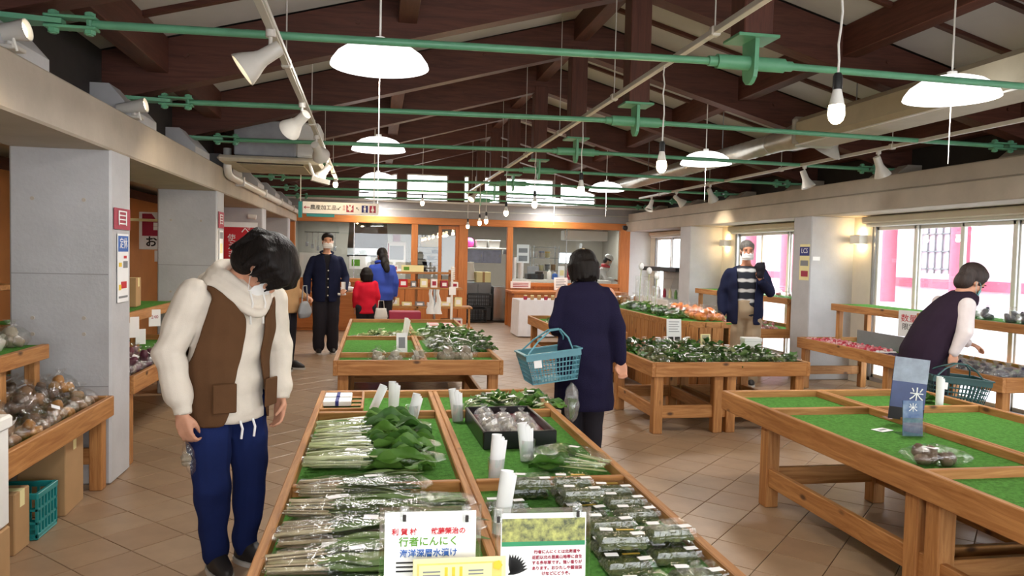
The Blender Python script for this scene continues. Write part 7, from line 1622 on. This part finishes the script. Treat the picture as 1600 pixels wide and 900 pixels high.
# ---- baskets
def basket(label, M, m, L=0.40, W=0.28, H=0.20, handles=True, up=0.16, name='shopping_basket', lab=True):
    t = thing(name, label, 'basket', M=M)
    def pt(side, u, z):
        k = 0.80 + 0.20 * z / H; a, b = L / 2 * k, W / 2 * k
        return {0: (-a + 2 * a * u, -b, z), 1: (a, -b + 2 * b * u, z), 2: (a - 2 * a * u, b, z), 3: (-a, b - 2 * b * u, z)}[side]
    MB().cb2(-L * 0.40, L * 0.40, -W * 0.40, W * 0.40, 0, 0.008).build('bottom', m, t)
    for s_ in range(4):
        q = MB(); nb = 15 if s_ % 2 == 0 else 10; rows = 5
        for i in range(nb + 1): q.bar(pt(s_, i / nb, 0.0), pt(s_, i / nb, H * 0.80), 0.006, 0.006)
        for j in range(rows + 1): z = H * 0.80 * j / rows; q.bar(pt(s_, 0, z), pt(s_, 1, z), 0.007, 0.007)
        side = q.build('lattice_side', m, t)
        a, b_, c_, d_ = pt(s_, 0, H * 0.80), pt(s_, 1, H * 0.80), pt(s_, 1, H), pt(s_, 0, H); q = MB(); q.bar(Vector(a).lerp(Vector(d_), 0.5), Vector(b_).lerp(Vector(c_), 0.5), 0.006, H * 0.2); q.build('upper_band', m, t)
        MB().bar(d_, c_, 0.022, 0.010).build('rim', m, t)
    if lab: MB().cb2(-0.035, 0.02, -0.004, 0.0, H * 0.55, H * 0.9, 0.001, T(-L * 0.28, -W / 2 * 0.965, 0, 0, 0.0)).build('emblem', 'paper', t)
    return t
def hoop(t, p0, p1, top, m, w=0.006, name='handle'):
    p0, p1, top = Vector(p0), Vector(p1), Vector(top); pts = [p0, p0.lerp(top, 0.55) + (p0 - p1) * 0.12, top + (p0 - p1) * 0.12, top + (p1 - p0) * 0.12, p1.lerp(top, 0.55) + (p1 - p0) * 0.12, p1]
    MB().tube(pts, w, 8).build(name, m, t, True)

# ---- 6. woman in a long navy cardigan, from behind, basket on her arm
c = stand(1.56, 0.165); c.update(voxel=0.009, spine=[((0, 0, 0.74), 0.16, 0.115), ((0, 0, 0.83), 0.168, 0.122), ((0, -0.01, 0.96), 0.155, 0.112), ((0, -0.03, 1.12), 0.168, 0.118), ((0, -0.05, 1.22), 0.162, 0.105), ((0, -0.07, 1.285), 0.105, 0.08), ((0, -0.075, 1.31), 0.065, 0.058)], neck=(0, -0.085, 1.34), head=HM(0.02, -0.115, 1.43, R(16), R(20)),
         arm_r=[(-0.17, -0.045, 1.235), (-0.235, 0.05, 1.0), (-0.255, 0.06, 0.755)], hand_r=((-0.15, 0.2, -1), (0.2, 1, 0), (0.9, 0.2, 0), 0.8), arm_l=[(0.17, -0.05, 1.235), (0.22, 0.02, 1.0), (0.19, -0.19, 0.93)], hand_l=((-0.3, -1, 0.1), (0, 0.2, -1), (-1, 0, 0), 0.6),
         leg_l=[(0.085, 0, 0.78), (0.085, -0.02, 0.43), (0.08, 0.0, 0.085)], leg_r=[(-0.085, 0, 0.78), (-0.075, 0.0, 0.43), (-0.07, 0.03, 0.085)])
m6 = person('woman in a long navy cardigan seen from behind with a basket', (1.50, 5.28, 0), R(172), c)
trousers(m6, c, 'charcoal', 0.022, 0.012, 0.0, 0.004)
b = MB(); loft(b, [((0.0, 0.02, 0.40), 0.225, 0.17), ((0, 0.02, 0.55), 0.215, 0.165), ((0, 0.01, 0.74), 0.205, 0.16)] + grown(c['spine'], 0.038, 0.83)[:-1] + [((0, -0.07, 1.325), 0.075, 0.068)])
for A in (c['arm_r'], c['arm_l']): limb(b, [(A[0][0] * 0.88, A[0][1], A[0][2] - 0.01)] + A[1:], [0.066, 0.056, 0.042])
garment(m6, 'cardigan', 'coat', b, 0.010, 14, 0.004, 9, cut=lambda q: q.z < 0.405)
hair_part(m6, c['head'], 'hair_black', 1.06, 'bob', 0.008, 8); mask_part(m6, c['head']); face_bits(m6, c['head']); shoe_pair(m6, [(-0.07, 0.03, 0), (0.08, 0.0, 0)], 'shoe', 0.95)
B = basket('pale blue-green basket hanging on the woman in navy\'s arm', T(1.22, 5.15, 0.635, R(4), 0, R(-7)), 'basket_blue', 0.40, 0.28, 0.21)
for yy in (-0.10, 0.10): hoop(B, (-0.17, yy, 0.21), (0.15, yy, 0.21), (0.06, yy * 0.25, 0.345), 'basket_blue')
t = thing('hanging_bag', 'pale green plastic bag dangling below the woman in navy\'s basket', 'bag', (1.30, 5.05, 0.36)); obj('bag', film(0.26, 0.14, 0.10, 2, 'bag_dull'), t, T(0, 0, 0.26, 0, 0, R(90))); heap = MB()
for i in range(8): q = blade(0.14, 0.05, 0, random.Random(i), 0.3, 0.4); heap.add(q.v, q.f, T(0.04 + 0.004 * i, 0.01 * (i - 4), 0.02, 0.5 * i, 0, R(-75)))
heap.build('leaves', 'leaf', t, 'all')['kind'] = 'stuff'

# ---- 7. older man holding a dark object to his face
c = stand(1.72, 0.2); c.update(voxel=0.011, skin='skin_b', head=HM(0.0, -0.03, 1.62, R(4), R(6)), arm_l=[(0.188, 0, 1.345), (0.28, -0.05, 1.13), (0.165, -0.235, 1.255)], hand_l=((-0.2, -0.1, 1), (-0.75, 0.5, 0), (0.0, -1, 0.2), 0.85), arm_r=[(-0.188, 0, 1.345), (-0.265, 0.02, 1.12), (-0.265, -0.05, 0.87)])
m7 = person('older man with grey hair, mask and navy jacket by the pillar', (4.36, 8.40, 0), R(-22), c)
trousers(m7, c, 'khaki', 0.032, 0.012, 0.012, 0.006, crotch=0.06)
top_garment(m7, c, 'plaid_shirt', 'plaid', 0.022, 0.012, 0.84, False, fold=0.002)
j = top_garment(m7, c, 'jacket', 'navy', 0.05, 0.012, 0.74, cut=lambda q: (q.y < -0.02 and abs(q.x) < 0.085 + 0.05 * (q.z - 0.8)) or q.z > 1.46 or q.z < 0.745, thick=0.01, arm_d=0.020, fold=0.005)
hair_part(m7, c['head'], 'hair_grey', 1.0, 'short', 0.009, 10); mask_part(m7, c['head']); face_bits(m7, c['head']); shoe_pair(m7, [(-0.1, 0.01, 0), (0.1, 0.01, 0)])
wm = T(4.36, 8.40, 0, R(-22)); p = wm @ Vector((0.140, -0.262, 1.30))
t = thing('dark_pouch', 'dark cloth pouch gripped beside the older man\'s mask', 'pouch', p, R(-22)); q = MB(); loft(q, [((0, 0, 0), 0.035, 0.025), ((-0.005, 0, 0.06), 0.045, 0.035), ((-0.01, 0, 0.14), 0.06, 0.04), ((-0.005, 0, 0.19), 0.045, 0.03)]); garment(t, 'body', 'charcoal', q, 0.009, 3, 0.004, 3, freq=2.0)

# ---- 8. woman bending over the right stand
c = stand(1.56, 0.165); c.update(voxel=0.010, spine=[((0, 0.03, 0.72), 0.16, 0.125), ((0, 0.03, 0.83), 0.165, 0.128), ((0, -0.02, 0.97), 0.155, 0.115), ((0, -0.12, 1.11), 0.165, 0.118), ((0, -0.20, 1.20), 0.158, 0.105), ((0, -0.245, 1.26), 0.105, 0.085), ((0, -0.26, 1.285), 0.065, 0.058)], neck=(0, -0.29, 1.30), head=HM(0, -0.335, 1.375, R(34), 0),
         arm_r=[(-0.175, -0.18, 1.195), (-0.24, -0.12, 0.985), (-0.23, -0.05, 0.825)], hand_r=((0, 0.05, -1), (1, 0, 0), (0, -1, 0), 1.1), arm_l=[(0.17, -0.18, 1.195), (0.22, -0.30, 0.99), (0.18, -0.46, 0.86)], hand_l=((0, -1, -0.3), (0, 0, -1), (-1, 0, 0), 0.5))
m8 = person('woman in dark plum vest bending over the right stand', (4.36, 5.32, 0), R(84), c)
trousers(m8, c, 'charcoal', 0.025, 0.012, 0.0, 0.003)
b = MB()
for A in (c['arm_r'], c['arm_l']): limb(b, A[:2] + [tuple(Vector(A[1]).lerp(Vector(A[2]), 0.93))], [0.060, 0.064, 0.040])
loft(b, grown(c['spine'], 0.02, 0.9)[:-1]); garment(m8, 'sleeved_top', 'white_sleeve', b, 0.010, 3, 0.004, 4)
b = MB(); loft(b, [((0, 0.06, 0.56), 0.215, 0.20), ((0, 0.05, 0.72), 0.205, 0.175)] + grown(c['spine'], 0.045, 0.83)[:-1] + [((0, -0.25, 1.30), 0.08, 0.075)])
garment(m8, 'long_vest', 'plum', b, 0.010, 3, 0.004, 11, cut=lambda q: q.z < 0.57)
hair_part(m8, c['head'], 'hair_brown', 1.15, 'short', 0.009, 12); mask_part(m8, c['head'], 'mask_teal'); face_bits(m8, c['head']); shoe_pair(m8, [(-0.1, 0.01, 0), (0.1, 0.01, 0)], 'shoe', 0.95)
wm = T(4.36, 5.32, 0, R(84)); p = wm @ Vector((-0.225, -0.05, 0.665))
B = basket('dark green basket held low by the woman in the plum vest', T(p.x - 0.05, p.y - 0.05, 0.45, R(-14), 0, R(5)), 'basket_dark', 0.44, 0.28, 0.21)
for yy in (-0.10, 0.10): hoop(B, (-0.17, yy, 0.21), (0.17, yy, 0.21), (0.04, yy * 0.15, 0.305), 'basket_dark')

# ---- 9. kitchen worker behind the glass
c = stand(1.60, 0.18); c.update(voxel=0.014, spine=[((0, 0.03, 0.74), 0.16, 0.12), ((0, 0.03, 0.85), 0.162, 0.122), ((0, -0.04, 0.99), 0.15, 0.112), ((0, -0.16, 1.12), 0.165, 0.115), ((0, -0.24, 1.20), 0.16, 0.105), ((0, -0.28, 1.26), 0.10, 0.085), ((0, -0.29, 1.285), 0.065, 0.058)], neck=(0, -0.32, 1.32), head=HM(0, -0.36, 1.42, R(30)), arm_r=[(-0.18, -0.2, 1.2), (-0.23, -0.3, 0.98), (-0.18, -0.48, 0.98)], arm_l=[(0.18, -0.2, 1.2), (0.23, -0.3, 0.98), (0.18, -0.48, 0.98)], hand_r=((0, -1, -0.1), (0, 0, -1), (1, 0, 0), 0.5), hand_l=((0, -1, -0.1), (0, 0, -1), (-1, 0, 0), 0.5))
m9 = person('kitchen worker in white cap and red collar bending behind the glass', (5.12, 17.5, 0.0), R(80), c)
trousers(m9, c, 'charcoal', 0.025, 0.015, 0.0, 0.003); top_garment(m9, c, 'white_coat', 'paper', 0.035, 0.015, 0.72)
hair_part(m9, c['head'], 'hair_black', 1.0, 'short', 0.012, 14); mask_part(m9, c['head']); face_bits(m9, c['head']); shoe_pair(m9, [(-0.1, 0.01, 0), (0.1, 0.01, 0)])
q = MB(); q.ell((0, 0, 0), (0.098, 0.112, 0.075), 18, 10, c['head'] @ Matrix.Translation((0, 0.02, 0.085))); q.build('cap', 'paper', m9, True)
MB().tube([(0.09 * math.sin(a), -0.30 - 0.075 * math.cos(a), 1.30 - 0.02 * math.cos(a)) for a in [2 * PI * k / 16 for k in range(17)]], 0.038, 8).build('red_neckerchief', 'red', m9, True)
MB().tube([(-0.17, -0.16, 1.28), (-0.17, -0.02, 1.12), (-0.06, 0.09, 0.98)], 0.014, 6).build('apron_strap', 'red', m9, True)
